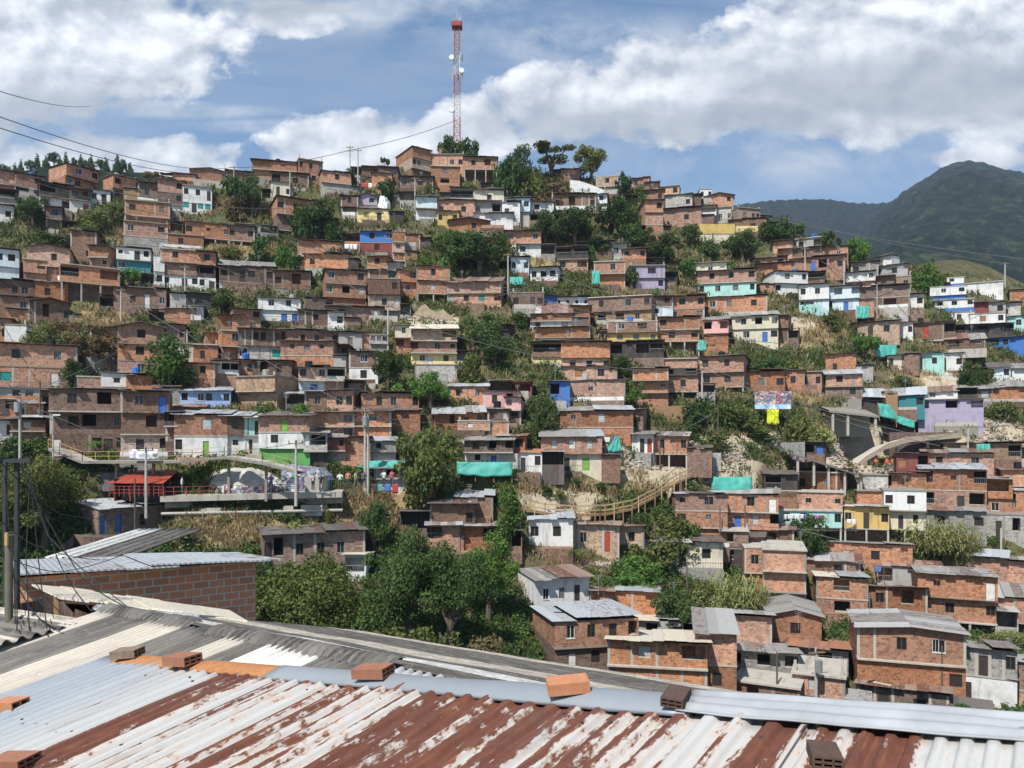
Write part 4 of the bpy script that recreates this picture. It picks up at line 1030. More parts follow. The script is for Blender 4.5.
KN = {0: 'tree', 1: 'tree', 2: 'umbrella_tree', 3: 'pine_tree', 4: 'palm_tree', 5: 'bush', 6: 'cane_clump', 7: 'sparse_tree'}
LFN = dict(lf0='green', lf1='dark green', lf2='olive green', lf3='bright green', lf4='brown twiggy', lf5='pale green')
def plant(px, yt, yb, hw, kind, lf, fine=0, lab='', D=None, zb=None, short=''):
    D = D or Dt(px, min(yb, 715)); m = D / F; X, Y = (px - 512) / F * D, D
    z = gz(X, Y) if zb is None else zb
    z = min(z, (HY - yb) / F * D + .6) if zb is None else z
    H = max((HY - yt) / F * D - z, 1.0); W = 2.2 * hw * m
    i = len(TREES); o = thing(KN[kind], None, {3: 'pine tree', 4: 'palm tree', 5: 'bush', 6: 'cane'}.get(kind, 'tree'), (X, Y, z), (i * 2.399) % 6.28)
    o.scale = (W, W, H * (1.03 if kind != 4 else 1.0))
    c, t = palm_meshes(i % 2) if kind == 4 else cane_mesh(i % 2) if kind == 6 else crown(kind, lf, fine, i % 2)
    link('crown' if kind != 6 else 'leaves', c, o)
    if t: link('trunk', t, o)
    TREES.append(dict(o=o, px=px, py=(yt + yb) / 2, lab=lab, kind=kind, lf=lf, short=short, h=yb - yt)); return o
# px ytop ybase halfwidth kind leaf fine | label
TD_ = """
310 550 690 62 0 lf2 2 |large feathery olive green tree directly behind the brick wall's right end
268 556 665 34 0 lf1 2
382 596 700 50 5 lf2 1
405 528 655 48 0 lf1 2 |big dark green tree left of centre in the ravine below the dry slope
450 540 660 42 0 lf1 2
488 530 625 34 0 lf3 2 |wide bright green tree in the ravine left of the peeling white house
428 428 508 35 0 lf2 1 |isolated olive green tree with a visible trunk beside the turquoise net
510 488 558 21 1 lf0 1
374 500 548 18 0 lf1 1
330 486 535 9 5 lf2 1
45 455 552 42 0 lf2 2 |feathery yellowish green tree beside the dark steel pole
18 490 560 28 0 lf1 1
440 600 690 34 5 lf2 1
480 612 705 38 5 lf4 1
515 630 690 20 5 lf1 1
420 640 720 30 5 lf2 1
655 498 548 42 5 lf2 1
690 505 545 22 5 lf0 1
632 498 530 18 5 lf1 1
640 556 600 34 0 lf3 1 |bright green round tree above the rusty roofed brick hut
612 560 600 20 5 lf1 1
590 548 590 20 5 lf2 1
676 588 645 24 0 lf1 1
700 605 650 18 5 lf2 1
810 514 560 20 0 lf1 1 |dark round tree below the pale mint laundry house
935 512 556 30 6 lf5 1 |tall pale cane clump in front of the zinc roofed apartments
957 518 556 24 6 lf5 1
730 566 614 30 6 lf5 1
700 560 610 26 5 lf2 1
752 576 616 18 6 lf5 1
712 572 622 22 5 lf5 1
165 333 396 28 0 lf0 1 |large round green tree left of the tan house with one green shutter
85 322 372 30 7 lf4 1 |half bare brown tree above the broad house with the teal shutter
110 335 375 26 7 lf4 1
40 313 345 18 5 lf2 1
75 345 388 14 5 lf1 1
388 350 392 18 0 lf1 1
430 370 412 22 0 lf3 1 |rounded bright green tree below the pale yellow ground floor
398 378 400 12 5 lf3 0
482 312 360 22 0 lf1 1
495 335 372 18 0 lf1 1
468 345 385 16 5 lf2 0
620 355 388 14 0 lf1 1
633 380 410 13 0 lf3 1
541 396 430 18 0 lf1 1 |dark spreading tree left of the low brick house above the zinc roof
300 402 432 22 0 lf3 1
262 400 422 20 5 lf1 0
276 402 425 16 5 lf1 0
33 195 232 17 0 lf1 1
112 198 226 17 5 lf2 0
95 205 232 16 5 lf2 0
48 228 252 16 5 lf1 0
68 232 250 12 5 lf1 0
521 143 194 19 0 lf1 1
508 158 200 14 0 lf1 0
551 149 180 27 2 lf2 1 |flat topped tree with a bare trunk on the skyline
592 145 184 19 0 lf2 1 |lone spreading tree on the skyline right of the mast
530 168 200 20 5 lf2 0
552 172 198 18 5 lf4 0
624 172 206 10 0 lf1 0
640 180 196 10 5 lf0 0
447 134 158 11 0 lf1 0
468 137 160 12 0 lf1 0
387 178 206 13 0 lf1 0
350 164 186 12 5 lf1 0
385 157 176 5 2 lf1 0 |tiny umbrella shaped tree standing alone on the skyline
150 170 190 7 2 lf4 0
467 177 192 12 5 lf2 0
425 178 205 9 7 lf2 0
480 230 276 34 0 lf1 1 |broad dark tree mass in the gully right of the bright blue house
455 232 268 22 0 lf0 1
505 225 262 16 5 lf2 0
448 246 275 16 5 lf3 0
423 254 272 12 5 lf3 0
575 205 248 25 0 lf1 1 |dense dark round tree at the centre of the hill below the long brick row
545 210 244 18 0 lf1 1
615 198 240 22 0 lf1 1
640 226 252 16 0 lf1 1
662 234 266 20 0 lf1 1
600 232 252 18 5 lf1 0
590 242 262 10 5 lf3 0
628 215 246 15 0 lf0 1
692 224 248 11 0 lf1 0
710 240 262 12 0 lf1 0
742 230 264 19 0 lf1 1
728 258 272 9 5 lf3 0
690 255 275 14 5 lf3 0
775 216 240 22 0 lf1 1
790 222 244 16 0 lf1 0
828 229 252 14 0 lf2 0
858 236 264 15 0 lf3 1 |rounded green tree above the grey roofed houses on the right
930 261 284 16 0 lf3 0
918 270 288 12 5 lf3 0
945 268 284 12 5 lf2 0
232 174 215 12 0 lf1 0
252 173 218 15 0 lf1 1
240 190 222 14 5 lf4 0
212 176 195 9 5 lf1 0
305 205 246 14 0 lf1 0
318 200 238 20 0 lf1 1
332 215 248 14 5 lf1 0
300 207 232 13 0 lf0 0 |leafy tree growing against the wide house on stilts
262 232 262 14 5 lf1 0
285 240 265 12 5 lf3 0
297 252 270 10 5 lf3 0
232 244 260 16 5 lf2 0
215 248 264 12 5 lf2 0
220 288 316 13 0 lf1 1 |leafy dark tree right of the black tarpaulin shack
130 268 290 10 0 lf3 0
770 346 376 22 5 lf1 1
748 350 376 20 5 lf1 0
790 352 374 16 5 lf2 0
700 392 430 18 5 lf1 0
745 398 432 20 5 lf2 0
725 400 430 16 5 lf0 0
800 405 440 18 5 lf2 0
690 415 440 10 5 lf1 0
820 420 450 16 5 lf5 0
865 335 362 13 0 lf3 0
972 360 386 15 0 lf1 1
990 365 380 9 5 lf2 0
905 372 392 13 5 lf1 0
1005 402 422 20 5 lf2 0
630 410 432 12 5 lf1 0
705 400 412 9 5 lf3 0
632 267 290 8 0 lf1 0
545 284 298 9 0 lf1 0
520 308 330 10 5 lf0 0
568 282 300 12 5 lf2 0
595 285 302 10 5 lf3 0
655 283 300 10 5 lf3 0
770 318 332 10 5 lf1 0
830 310 332 14 5 lf2 0
960 700 720 14 5 lf3 1 |bright green bush by the rubble at the grey house's foot
1010 628 645 16 6 lf5 0
985 636 646 9 5 lf3 0
933 612 622 7 5 lf3 0
95 437 456 10 4 lf3 0 |small palm in front of the large brown brick house
205 460 490 14 5 lf0 0
15 430 462 16 5 lf1 0
130 455 470 22 5 lf1 0
575 545 566 14 4 lf3 0 |banana like palm below the small tan brick house
545 482 496 8 5 lf1 0
600 480 492 7 5 lf1 0
560 488 500 8 5 lf2 0
577 476 490 6 5 lf1 0
720 430 452 20 5 lf2 0
765 425 442 22 5 lf0 0
180 520 552 22 5 lf5 0
290 512 545 20 5 lf5 0
"""
def trees():
    for l in TD_.strip().split('\n'):
        b, _, lab = l.partition('|'); t = b.split()
        plant(*map(float, t[:4]), int(t[4]), t[5], int(t[6]), lab.strip())
    X, D, Z = left_hill()
    for k, (px, h, hw) in enumerate([(4, 14, 5), (15, 13, 5), (21, 15, 5), (30, 12, 6), (37, 17, 6), (46, 13, 6), (54, 16, 6), (60, 12, 5), (66, 17, 5), (74, 11, 5), (81, 16, 6), (91, 18, 6), (101, 13, 6), (106, 16, 6), (117, 20, 7), (123, 15, 6), (130, 13, 6), (10, 11, 6), (84, 11, 6), (-9, 14, 5)]):
        yb = float(np.interp(px, LX, LY)) + 2; dd = 288 - (k % 4) * 5
        plant(px, yb - h, yb, hw, 3 if k % 3 else 0, 'lf1', 0, D=dd, zb=(HY - yb - 1.5) / F * dd)
PATCH = [(125, 226, 28, 18, 'd'), (390, 502, 65, 18, 'd'), (420, 528, 30, 14, 'd'), (210, 530, 75, 22, 'd'), (370, 510, 70, 24, 'd'), (105, 318, 30, 16, 'd'), (240, 252, 40, 9, 'd'), (540, 265, 16, 8, 'd'),
         (800, 334, 45, 14, 'd'), (795, 388, 40, 16, 'd'), (832, 440, 26, 18, 'd'), (560, 492, 60, 13, 'd'), (650, 480, 40, 14, 'd'), (790, 482, 22, 14, 'd'), (740, 418, 60, 18, 'g'),
         (770, 362, 60, 14, 'g'), (1000, 410, 35, 14, 'g'), (930, 378, 40, 10, 'd'), (700, 590, 45, 26, 'g'), (480, 250, 50, 26, 'g'), (330, 225, 40, 25, 'g'), (500, 345, 40, 25, 'g'),
         (640, 515, 50, 20, 'g'), (450, 620, 90, 50, 'g'), (300, 245, 40, 25, 'g'), (530, 180, 30, 20, 'g'), (720, 250, 40, 18, 'g'), (90, 440, 90, 20, 'g'), (600, 225, 60, 25, 'g')]
RUB = [(835, 452, 26, 14), (700, 448, 32, 10), (735, 455, 12, 12), (640, 462, 26, 10), (985, 438, 30, 8), (985, 425, 30, 6), (880, 462, 24, 6), (705, 470, 20, 8), (855, 470, 18, 6), (610, 452, 12, 8), (940, 340, 20, 4), (1010, 450, 16, 10), (1010,395,16,5), (430, 318, 26, 6), (480, 300, 20, 4), (800, 466, 20, 8), (590, 600, 16, 5), (770, 330, 16, 6), (600,566,20,4)]
BARE = [(720, 470, 46, 14), (850, 462, 42, 14), (985, 434, 42, 16), (560, 499, 50, 8), (652, 474, 34, 12), (432, 320, 26, 8), (590, 602, 20, 8), (612, 456, 16, 12), (880, 456, 46, 14), (1010, 396, 18, 8), (1000, 455, 28, 10), (790, 325, 26, 8), (940, 385, 26, 10), (770, 440, 50, 8), (480, 303, 24, 5), (700, 446, 36, 9)]
def scatter():
    dv, gv, bushes = [], [], []
    rr = random.Random(4)
    def free(X, Y):
        i, j = int(round((X - GX[0]) / .75)), int(round((Y - GY[0]) / .75))
        return 0 <= i < len(GX) and 0 <= j < len(GY) and not OCC[j, i]
    dc, gc = [], []
    for k in range(56000):
        px = rr.uniform(-260, 1260) if k % 4 == 0 else rr.uniform(-20, 1044); py = rr.uniform(150, 800 if k % 4 == 0 else 730)
        if py < np.interp(px, CX, CY): continue
        D = Dt(px, py); X = (px - 512) / F * D
        if not free(X, D): continue
        if any(((px - a) / c) ** 2 + ((py - b) / e) ** 2 < 1 for a, b, c, e in BARE) and rr.random() < .75: continue
        if any(((px - a) / (c * .8)) ** 2 + ((py - b) / (e * .8)) ** 2 < 1 for a, b, c, e in RUB) and rr.random() < .8: continue
        kd = None
        for (cx, cy, rx, ry, t) in PATCH:
            if ((px - cx) / rx) ** 2 + ((py - cy) / ry) ** 2 < rr.uniform(.6, 1.3): kd = t; break
        n = noise.noise(Vector((X * .08, D * .08, 1.0)))
        if kd is None:
            if rr.random() < .35: continue
            kd = 'd' if n + rr.uniform(-.4, .4) > .2 else 'g'
        elif kd == 'd' and rr.random() < .04: kd = 'g'
        elif kd == 'g' and rr.random() < .15: kd = 'd'
        s = D / 100; (dc if kd == 'd' else gc).append((X, D, gz(X, D), s))
    def tufts(cs, nm, mat, h, nb, w):
        c = np.array(cs); n = len(c); B = np.repeat(c, nb, 0); m = len(B)
        off = rng.normal(size=(m, 2)) * .42 * B[:, 3:4]; base = B[:, :3].copy(); base[:, :2] += off; base[:, 2] -= .1
        hh = h * rng.uniform(.4, 1.3, m) * np.sqrt(B[:, 3]); lean = rng.normal(size=(m, 2)) * .35 * hh[:, None]; a = rng.uniform(0, math.pi, m); ww = w * rng.uniform(.6, 1.3, m) * B[:, 3]
        sx = np.stack([np.cos(a) * ww, np.sin(a) * ww, np.zeros(m)], 1); tip = base + np.stack([lean[:, 0], lean[:, 1], hh], 1); mid = (base * .45 + tip * .55) + np.array([0, 0, .06])
        v = np.stack([base - sx * .5, base + sx * .5, mid + sx * .55, tip, mid - sx * .55], 1).reshape(-1, 3)
        q = np.arange(5 * m).reshape(m, 5); me = np_mesh(nm, v, q); me.materials.append(M[mat]); return tag(link(nm, me), kind='stuff')
    tufts(dc, 'dry_grass', 'dry', .66, 17, .1)
    o = tufts(gc, 'green_grass', 'grn', .7, 8, .16)
    c = np.array(gc); c = c[rng.random(len(c)) < .8]; nb = 26; B = np.repeat(c, nb, 0); m = len(B)
    d = rng.normal(size=(m, 3)); d /= np.linalg.norm(d, axis=1, keepdims=True); C = B[:, :3] + d * np.array([.85, .85, .65]) * B[:, 3:4] * rng.uniform(.5, 1.1, (m, 1)); C[:, 2] += .35
    for lf, sel in (('lf2', np.repeat(rng.random(len(c)) < .6, nb)), ):
        for nm, s_, mt in (('undergrowth', sel, 'lf1'), ('undergrowth', ~sel, 'lf0')):
            v, q = leaves_np(C[s_], .32, d[s_], .3); me = np_mesh(nm, v, q); me.materials.append(M[mt]); tag(link(nm, me), kind='stuff')
    # pale rubble and planks
    rub = [mat_plain('rubble %d' % i, c, .9, var=.5) for i, c in enumerate([(.55, .5, .42), (.42, .33, .24), (.5, .47, .42), (.34, .18, .11)])]
    b = MB()
    for (cx, cy, rx, ry) in RUB:
        for k in range(int(rx * ry * 1.5)):
            px, py = cx + rr.gauss(0, .45) * rx, cy + rr.gauss(0, .45) * ry; D = Dt(px, py); X = (px - 512) / F * D; 
            if not free(X, D): continue
            z = gz(X, D); s = rr.uniform(.1, .4); l = s * rr.uniform(1, 3.2) if rr.random() < .35 else s; a = rr.uniform(0, 3.14)
            dv_ = Vector((math.cos(a) * l, math.sin(a) * l, rr.uniform(-.2, .3) * s)); p = Vector((X, D, z + rr.uniform(0, .3)))
            b.bar(p - dv_ / 2, p + dv_ / 2, s * rr.uniform(.4, .9), s * rr.uniform(.25, .7), rub[rr.choice((0, 0, 1, 2, 2, 3))])
    tag(b.build('rubble'), kind='stuff')
# ---------------------------------------------------------------- built things other than houses
ITEMS = []                                                              # things whose labels are finished from what stands near them
def local(o): return lambda p: Vector(p) - o.location
def mat_paint(name, cols, scale, base=(.7, .68, .64), thr=(.46, .5), dist=2.5):
    """spray paint and printed panels: bold shapes in a few colours over a base coat"""
    m, nt, out = new_mat(name); v = N(nt, 'TexCoord').outputs['Object']; k = base
    k = mixc(nt, ramp(nt, noise_n(nt, v, 1.0, 5), [(.4, 0.0), (.7, .5)]), base, tuple(x * .6 for x in base))
    for i, c in enumerate(cols):
        vv = N(nt, 'VectorMath', {0: v, 1: (3.1 * i, 7.7 * i, 1.3 * i)}, operation='ADD').outputs[0]
        k = mixc(nt, ramp(nt, noise_n(nt, vv, scale, 2, .5, dist), [(thr[0] + .06, 0.0), (thr[1] + .06, .92)]), k, c)
    finish(nt, out, k, .7); return m
def cloth(name, corners, mat, nx=16, ny=8, amp=.18, parent=None, loc=None, sagn=.3, th=.02):
    """hanging sheet between four world corners, folded, sagging and slightly thick"""
    a, b, c, d = corners; mb = MB(); g = []
    nrm = (b - a).cross(d - a).normalized(); sd = random.uniform(0, 99)
    for j in range(ny + 1):
        row = []
        for i in range(nx + 1):
            u, v = i / nx, j / ny; p = a.lerp(b, u).lerp(d.lerp(c, u), v)
            f = noise.noise(Vector((u * 7 + sd, v * 1.6, 0))) + .5 * noise.noise(Vector((u * 17 + sd, v * 3, 4)))
            edge = noise.noise(Vector((u * 9 + sd, 9, 0))) * .25 * (b - a).length / nx * 3
            p = p + nrm * amp * f * (1 - .6 * abs(v - .5)) - Vector((0, 0, sagn * (4 * u * (1 - u)) * v * .5)) + Vector((0, 0, edge * (1 - v) * .4 - edge * v * .6)); row.append(p)
        g.append(row)
    L = loc or Vector((0, 0, 0))
    for j in range(ny):
        for i in range(nx): mb.face([g[j][i] - L, g[j][i + 1] - L, g[j + 1][i + 1] - L, g[j + 1][i] - L], mat)
    o = mb.build(name, parent, None, True)
    md = o.modifiers.new('thickness', 'SOLIDIFY'); md.thickness = th
    return o
def net(x0, y0, x1, y1, lab, dD=0.0, x2=None, x3=None, yy=None, mat='net', nm='shade_net', cat='net', D=None, back=.6, group=None, posts=True):
    D = D or Dt((x0 + x1) / 2, y1) + dD - 1.7
    a, b = P(x0, y0, D + back), P(x1, y0 if yy is None else yy[0], D + back); c, d = P(x2 if x2 is not None else x1, y1 if yy is None else yy[1], D), P(x3 if x3 is not None else x0, y1, D)
    L = (a + b + c + d) / 4; L.z = min(c.z, d.z)
    t = thing(nm, lab, cat, L, 0, group); cloth('sheet', (a, b, c, d), mat, parent=t, loc=L, amp=.3)
    if posts:
        n = max(2, int((x1 - x0) / 14) + 1)
        for k in range(n):
            p = a.lerp(b, k / (n - 1)); q = d.lerp(c, k / (n - 1)); m = MB(); m.tube([q - L + Vector((0, .12, -.8)), p - L + Vector((0, .12, .1))], .05, 'wood', 5); m.build('post', t)
    return t
def nets():
    G = 'green shade nets on the hillside'
    net(358, 461, 413, 468, 'long frayed turquoise net strip hung along the flyover end beside the pole', group=G)
    net(457, 462, 512, 474, 'wide turquoise net sheet hung in front of the white ground floor', yy=(462, 476), group=G)
    net(712, 477, 752, 490, 'low turquoise net fence standing above the brick apartment house', group=G)
    net(616, 436, 619, 451, 'turquoise net pinned diagonally beside hanging washing above the rubble', x2=622, x3=605, group=G)
    net(878, 403, 890, 416, 'turquoise tarpaulin draped at the top of the concrete ramp', yy=(405, 420), x2=900, x3=880, group=G)
    net(896, 415, 915, 422, 'long turquoise tarpaulin sliding down towards the curved ramp', yy=(421, 428), x2=915, x3=897, group=G)
    net(876, 345, 897, 357, 'turquoise net fence beside the mint green house', group=G)
    net(977, 444, 990, 459, 'turquoise net patch hung on the tan board shack', dD=-1.0, group=G)
    net(857, 306, 869, 318, 'turquoise sheet hanging below the light blue balcony house', group=G)
    net(510, 277, 523, 284, 'turquoise sheet on the slope at the strip windowed house\'s foot', group=G)
    net(592, 271, 600, 284, 'dark green net hung against a low brick wall at mid slope', group=G)
    net(692, 412, 705, 417, 'small turquoise sheet lying over a fence below the four windowed house', group=G)
    net(697, 340, 706, 350, 'turquoise cloth hung beside a posted brick house left of the cream one', group=G)
    net(418, 480, 424, 493, 'dark teal tarpaulin behind the isolated olive tree', group=G)
    net(1017, 458, 1026, 470, 'turquoise tarpaulin corner by the last rubble heap', group=G)
def railing(mb, pts, h, m, every=1.6, bars=2, r=.035):
    for a, b in zip(pts, pts[1:]):
        L = (b - a).length; n = max(1, round(L / every))
        for k in range(n + 1): p = a.lerp(b, k / n); mb.bar(p, p + Vector((0, 0, h)), r * 2, r * 2, m)
        for q in range(1, bars + 1): mb.bar(a + Vector((0, 0, h * q / bars)), b + Vector((0, 0, h * q / bars)), r * 1.6, r * 1.6, m)
def structures():
    # flyover
    D = 75.5; a, b = P(160, 496.5, D + 1), P(342, 492, D + 4); t = thing('flyover', 'long concrete flyover deck on square piers above dry reeds', 'bridge', (a + b) / 2 - Vector((0, 0, 3)))
    L = t.location; dr = (b - a).normalized(); bk = Vector((-dr.y, dr.x, 0)) * 7
    m = MB()
    for z0, z1, off in ((-.55, 0, 0), (-1.3, -.55, 1.8)):
        A, B = a - L + bk.normalized() * off, b - L + bk.normalized() * off; K = bk - bk.normalized() * 2 * off; up = Vector((0, 0, 1))
        q = [A + up * z0, B + up * z0, B + up * z1, A + up * z1]; r_ = [x + K for x in q]
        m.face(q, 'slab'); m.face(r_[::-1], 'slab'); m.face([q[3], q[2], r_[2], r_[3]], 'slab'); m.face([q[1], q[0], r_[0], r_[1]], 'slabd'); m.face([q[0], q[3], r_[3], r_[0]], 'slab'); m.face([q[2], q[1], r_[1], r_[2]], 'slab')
    m.build('deck', t)
    for px in (203, 276, 298):
        p = a.lerp(b, (px - 160) / 168) - L; m = MB(); m.box(p.x - .5, p.x + .5, p.y + 1, p.y + 2, p.z - 7, p.z - 1.3, 'slab'); w = 1.1 if px != 276 else .5; m.box(p.x - w, p.x + w, p.y + .4, p.y + 5, p.z - 2.4, p.z - 1.302, 'slab'); m.build('pier', t)
    m = MB(); m.tube([a - L + Vector((0, .3, -1.75)), b - L + Vector((0, .3, -1.9))], .16, 'conc', 8); m.build('pipe', t)
    m = MB(); railing(m, [a - L + Vector((0, .2, 0)), a.lerp(b, .75) - L + Vector((0, .2, 0))], .9, 'redp', 1.2, 2, .03); m.build('railing', t)
    M['limed'] = mat_plain('lime washed rock', (.5, .47, .42), .9, var=.45, scale=1.5)
    # painted rock and murals on the inner side of the flyover
    G = mat_paint('blue and pink spray paint', [(.1, .3, .5), (.03, .28, .36), (.3, .16, .22), (.68, .67, .64), (.06, .06, .08)], .9)
    G2 = mat_paint('turquoise spray paint', [(.04, .33, .4), (.55, .57, .58), (.03, .04, .06), (.2, .15, .24)], .8, (.3, .32, .34))
    rock('painted_rock', 'big white lime washed boulder with graffiti along its foot beside the flyover', 204, 466, 284, 493, 82.5, 'limed', cap=G)
    wall_thing('mural_wall', 'low wall with blue and pink graffiti right of the red stall', 'wall', [(160, 483), (207, 479), (207, 493), (160, 494)], 81, .3, G)
    wall_thing('mural_wall', 'wall painted with turquoise curls between boulder and painted block', 'wall', [(248, 482), (262, 478), (276, 480), (276, 493), (248, 493)], 81.5, .3, G2)
    wall_thing('mural_block', 'block painted with swirling turquoise and white murals at the flyover end', 'wall', [(281, 467), (284, 465), (318, 469), (325, 476), (325, 490), (281, 492)], 81.5, 3, G2)
    wall_thing('storage_tank', 'plain grey concrete tank box beside the swirling mural block', 'tank', [(305, 477), (323, 476), (323, 489), (305, 490)], 80, 2, 'conc')
    # stall
    D = 77; p0 = P(113, 496, D); t = thing('market_stall', 'open stall with a bright red roof and dark interior by the flyover', 'stall', p0); m = MB()
    w = 53 * D / F; h0 = 13 * D / F
    sheet(m, (-.4, -.6, h0), (w, -.6, h0), (w - .4, 4, h0 + 1.1), (.3, 4, h0 + 1.1), new_red(), n=8); m.build('roof', t)
    for x in (.2, w * .33, w * .66, w - .3):
        m = MB(); m.box(x - .06, x + .06, -.1, .02, -.5, h0, 'redp'); m.build('post', t)
    m = MB(); m.box(.2, w - .3, 3.4, 3.6, -.5, h0 + .9, 'void'); m.box(.1, .2, 0, 3.5, -.5, h0 + .4, 'void'); m.build('back_wall', t)  # near black sheets, the stall's inner shade put into the colour
    m = MB(); m.box(.5, w - .5, .6, 1.2, -.4, .75, 'dr_d'); m.build('counter', t)
    m = MB(); railing(m, [Vector((-.1, -.5, 0)), Vector((w, -.5, 0))], 1.0, 'redp', .5, 3, .03); m.build('fence', t)
    wall_thing('dark_canopy', 'long blue grey canopy strip behind the red roofed stall', 'canopy', [(90, 473), (162, 472), (160, 480), (90, 482)], 80, 2, 'rk')
    # walkway in front of the big brick house
    pts = [P(48, 448, 80), P(82, 461, 79), P(176, 460.5, 78), P(224, 456, 78), P(262, 462, 76.5), P(297, 471, 76)]
    t = thing('raised_walkway', 'raised concrete walkway with yellow railing in front of the brick houses', 'walkway', pts[2]); L = t.location; m = MB()
    for a, b in zip(pts, pts[1:]):
        n = Vector((-(b - a).y, (b - a).x, 0)).normalized() * 2.2; q = [a - L, b - L, b + n - L, a + n - L]; dz = Vector((0, 0, -.28))
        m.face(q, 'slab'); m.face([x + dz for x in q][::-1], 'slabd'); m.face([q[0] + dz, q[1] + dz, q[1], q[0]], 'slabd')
    m.build('deck', t); m = MB(); railing(m, [p - L + Vector((0, .05, 0)) for p in pts], .95, 'yelp', 1.4, 2, .026); m.build('railing', t)
    for a in (pts[1].lerp(pts[2], .3), pts[1].lerp(pts[2], .7), pts[3], pts[4]):
        p = a - L; m = MB(); m.box(p.x - .12, p.x + .12, p.y + 1.2, p.y + 1.45, p.z - 4, p.z - .28, 'slabd'); m.build('post', t)
    B = mat_paint('printed banner', [(.25, .35, .6), (.6, .2, .3), (.4, .55, .7)], .9, (.75, .75, .76), (.52, .56), 1)
    net(129, 449.5, 158, 458, 'white printed banner hung on the yellow walkway railing', mat=B, nm='banner', cat='banner', D=77.6, back=.05, posts=False)
    # big hoarding above the yellow sign
    D = Dt(773, 425) - 1; a = P(755, 409, D); w = 36 * D / F; t = thing('billboard', 'billboard with a blurry crowd picture over a blue and white strip', 'billboard', a)
    BP = mat_paint('printed crowd picture', [(.35, .05, .06), (.7, .62, .55), (.05, .07, .14), (.5, .3, .25)], 1.3, (.2, .22, .3), (.48, .53), 1.5)
    m = MB(); m.box(0, w, 0, .1, .7, 18 * D / F, BP); m.build('picture_panel', t)
    m = MB(); m.box(0, w, -.01, .1, 0, .695, mat_paint('printed strip', [(.2, .4, .7), (.75, .75, .77)], 1.0, (.45, .6, .75), (.5, .55), .6)); m.build('title_strip', t)
    for x in (.5, w - .5): m = MB(); m.box(x - .08, x + .08, .11, .27, -3.5, 18 * D / F, 'dsteel'); m.build('post', t)
    net(767, 409.5, 779, 424, 'bright lime yellow sign sheet hanging below the billboard', mat=mat_plain('lime yellow print', (.62, .68, .03), .5, var=.25, scale=.8), nm='yellow_sign', cat='sign', D=D - .15, back=.05, posts=False)
    # wooden walkway fence
    pp = [(524, 509), (545, 513), (575, 515), (605, 514), (632, 509), (645, 502), (655, 497), (668, 488), (680, 481), (692, 476)]
    pts = [P(x, y, Dt(x, y + 5) - 1.0) for x, y in pp]; t = thing('wooden_walkway', 'rough timber walkway with plank railing curving across the dry slope', 'walkway', pts[3]); L = t.location; m = MB()
    for a, b in zip(pts, pts[1:]):
        n = Vector((0, 1.8, 0)); q = [a - L, b - L, b + n - L, a + n - L]; m.face(q, 'wood'); dz = Vector((0, 0, -.2)); m.face([q[0] + dz, q[1] + dz, q[1], q[0]], 'wood'); m.face([x + dz for x in q][::-1], 'wood')
    m.build('deck', t); R1 = MB(); k = 0
    for a, b in zip(pts, pts[1:]):
        for h_ in (.45, 1.0): R1.bar(a - L + Vector((0, 0, h_)), b - L + Vector((0, 0, h_ + random.uniform(-.05, .05))), .06, .16, 'woodp')
        n = max(1, round((b - a).length / 1.5))
        for q in range(n): p = a.lerp(b, q / n) - L; m = MB(); m.bar(p - Vector((0, 0, 2.2)), p + Vector((0, 0, 1.15)), .12, .12, 'woodp' if q % 2 else 'wood'); m.build('post', t)
    R1.build('rail', t)
    # curved concrete ramp
    pp = [(846, 475), (866, 459), (886, 447), (908, 440), (968, 435)]
    pts = [P(x, y, 113 + .06 * (x - 848)) for x, y in pp]; t = thing('curved_ramp', 'curved concrete ramp climbing over open ground to the purple house', 'ramp', pts[3]); L = t.location; m = MB()
    for a, b in zip(pts, pts[1:]):
        n = Vector((-(b - a).y, (b - a).x, 0)).normalized() * 2.4
        q = [a - L, b - L, b + n - L, a + n - L]; up = Vector((0, 0, .45)); dz = Vector((0, 0, -.35))
        m.face([x + dz for x in q][::-1], 'slabd'); m.face(q, 'slab'); m.face([q[0] + dz, q[1] + dz, q[1] + up, q[0] + up], 'rampc'); m.face([q[0] + up, q[1] + up, q[1] + up + n.normalized() * .2, q[0] + up + n.normalized() * .2], 'rw')
        m.face([q[1] + n.normalized() * .2, q[0] + n.normalized() * .2, q[0] + up + n.normalized() * .2, q[1] + up + n.normalized() * .2], 'slab')
    m.build('deck', t)
    for x, y in ((872, 455), (900, 442), (930, 438)):
        p = P(x, y, 113.6 + .06 * (x - 848)) - L; m = MB(); m.box(p.x - .2, p.x + .2, p.y + .6, p.y + 1, p.z - 4.5, p.z - .5, 'slab'); m.build('pier', t)
    m = MB(); m.box(-1, 10.5, 3.6, 3.9, -4, 1.2, 'd'); m.build('back_wall', t)
    # unfinished concrete platform and open shed
    D = 118; a = P(831, 412, D); t = thing('concrete_platform', 'bare concrete roof platform on columns above the dry bank', 'platform', a); m = MB(); w = 48 * D / F
    m.face([(-.3, 0, .3), (w, 0, -.6), (w + 1, 9, 1.2), (0, 9, 1.9)], 'slabd'); m.face([(-.3, 0, 0), (w, 0, -.9), (w, 0, -.6), (-.3, 0, .3)], 'slabd'); m.face([(w + 1, 9, .9), (w, 0, -.9), (-.3, 0, 0), (0, 9, 1.6)], 'slabd'); m.build('slab', t)
    for x in (.4, 2.7, w - .4): m = MB(); m.box(x - .17, x + .17, .2, .55, -3.6, -.3 if x < 4 else -.75, 'slab'); m.build('column', t)
    m = MB(); m.box(.2, w, 3, 3.2, -3.8, .2, 'slabd'); m.build('back_wall', t)
    D = 105; a = P(795, 470, D); t = thing('open_shed', 'open sided shed with a sloping dark roof on pale posts behind a brick block', 'shed', a); m = MB()
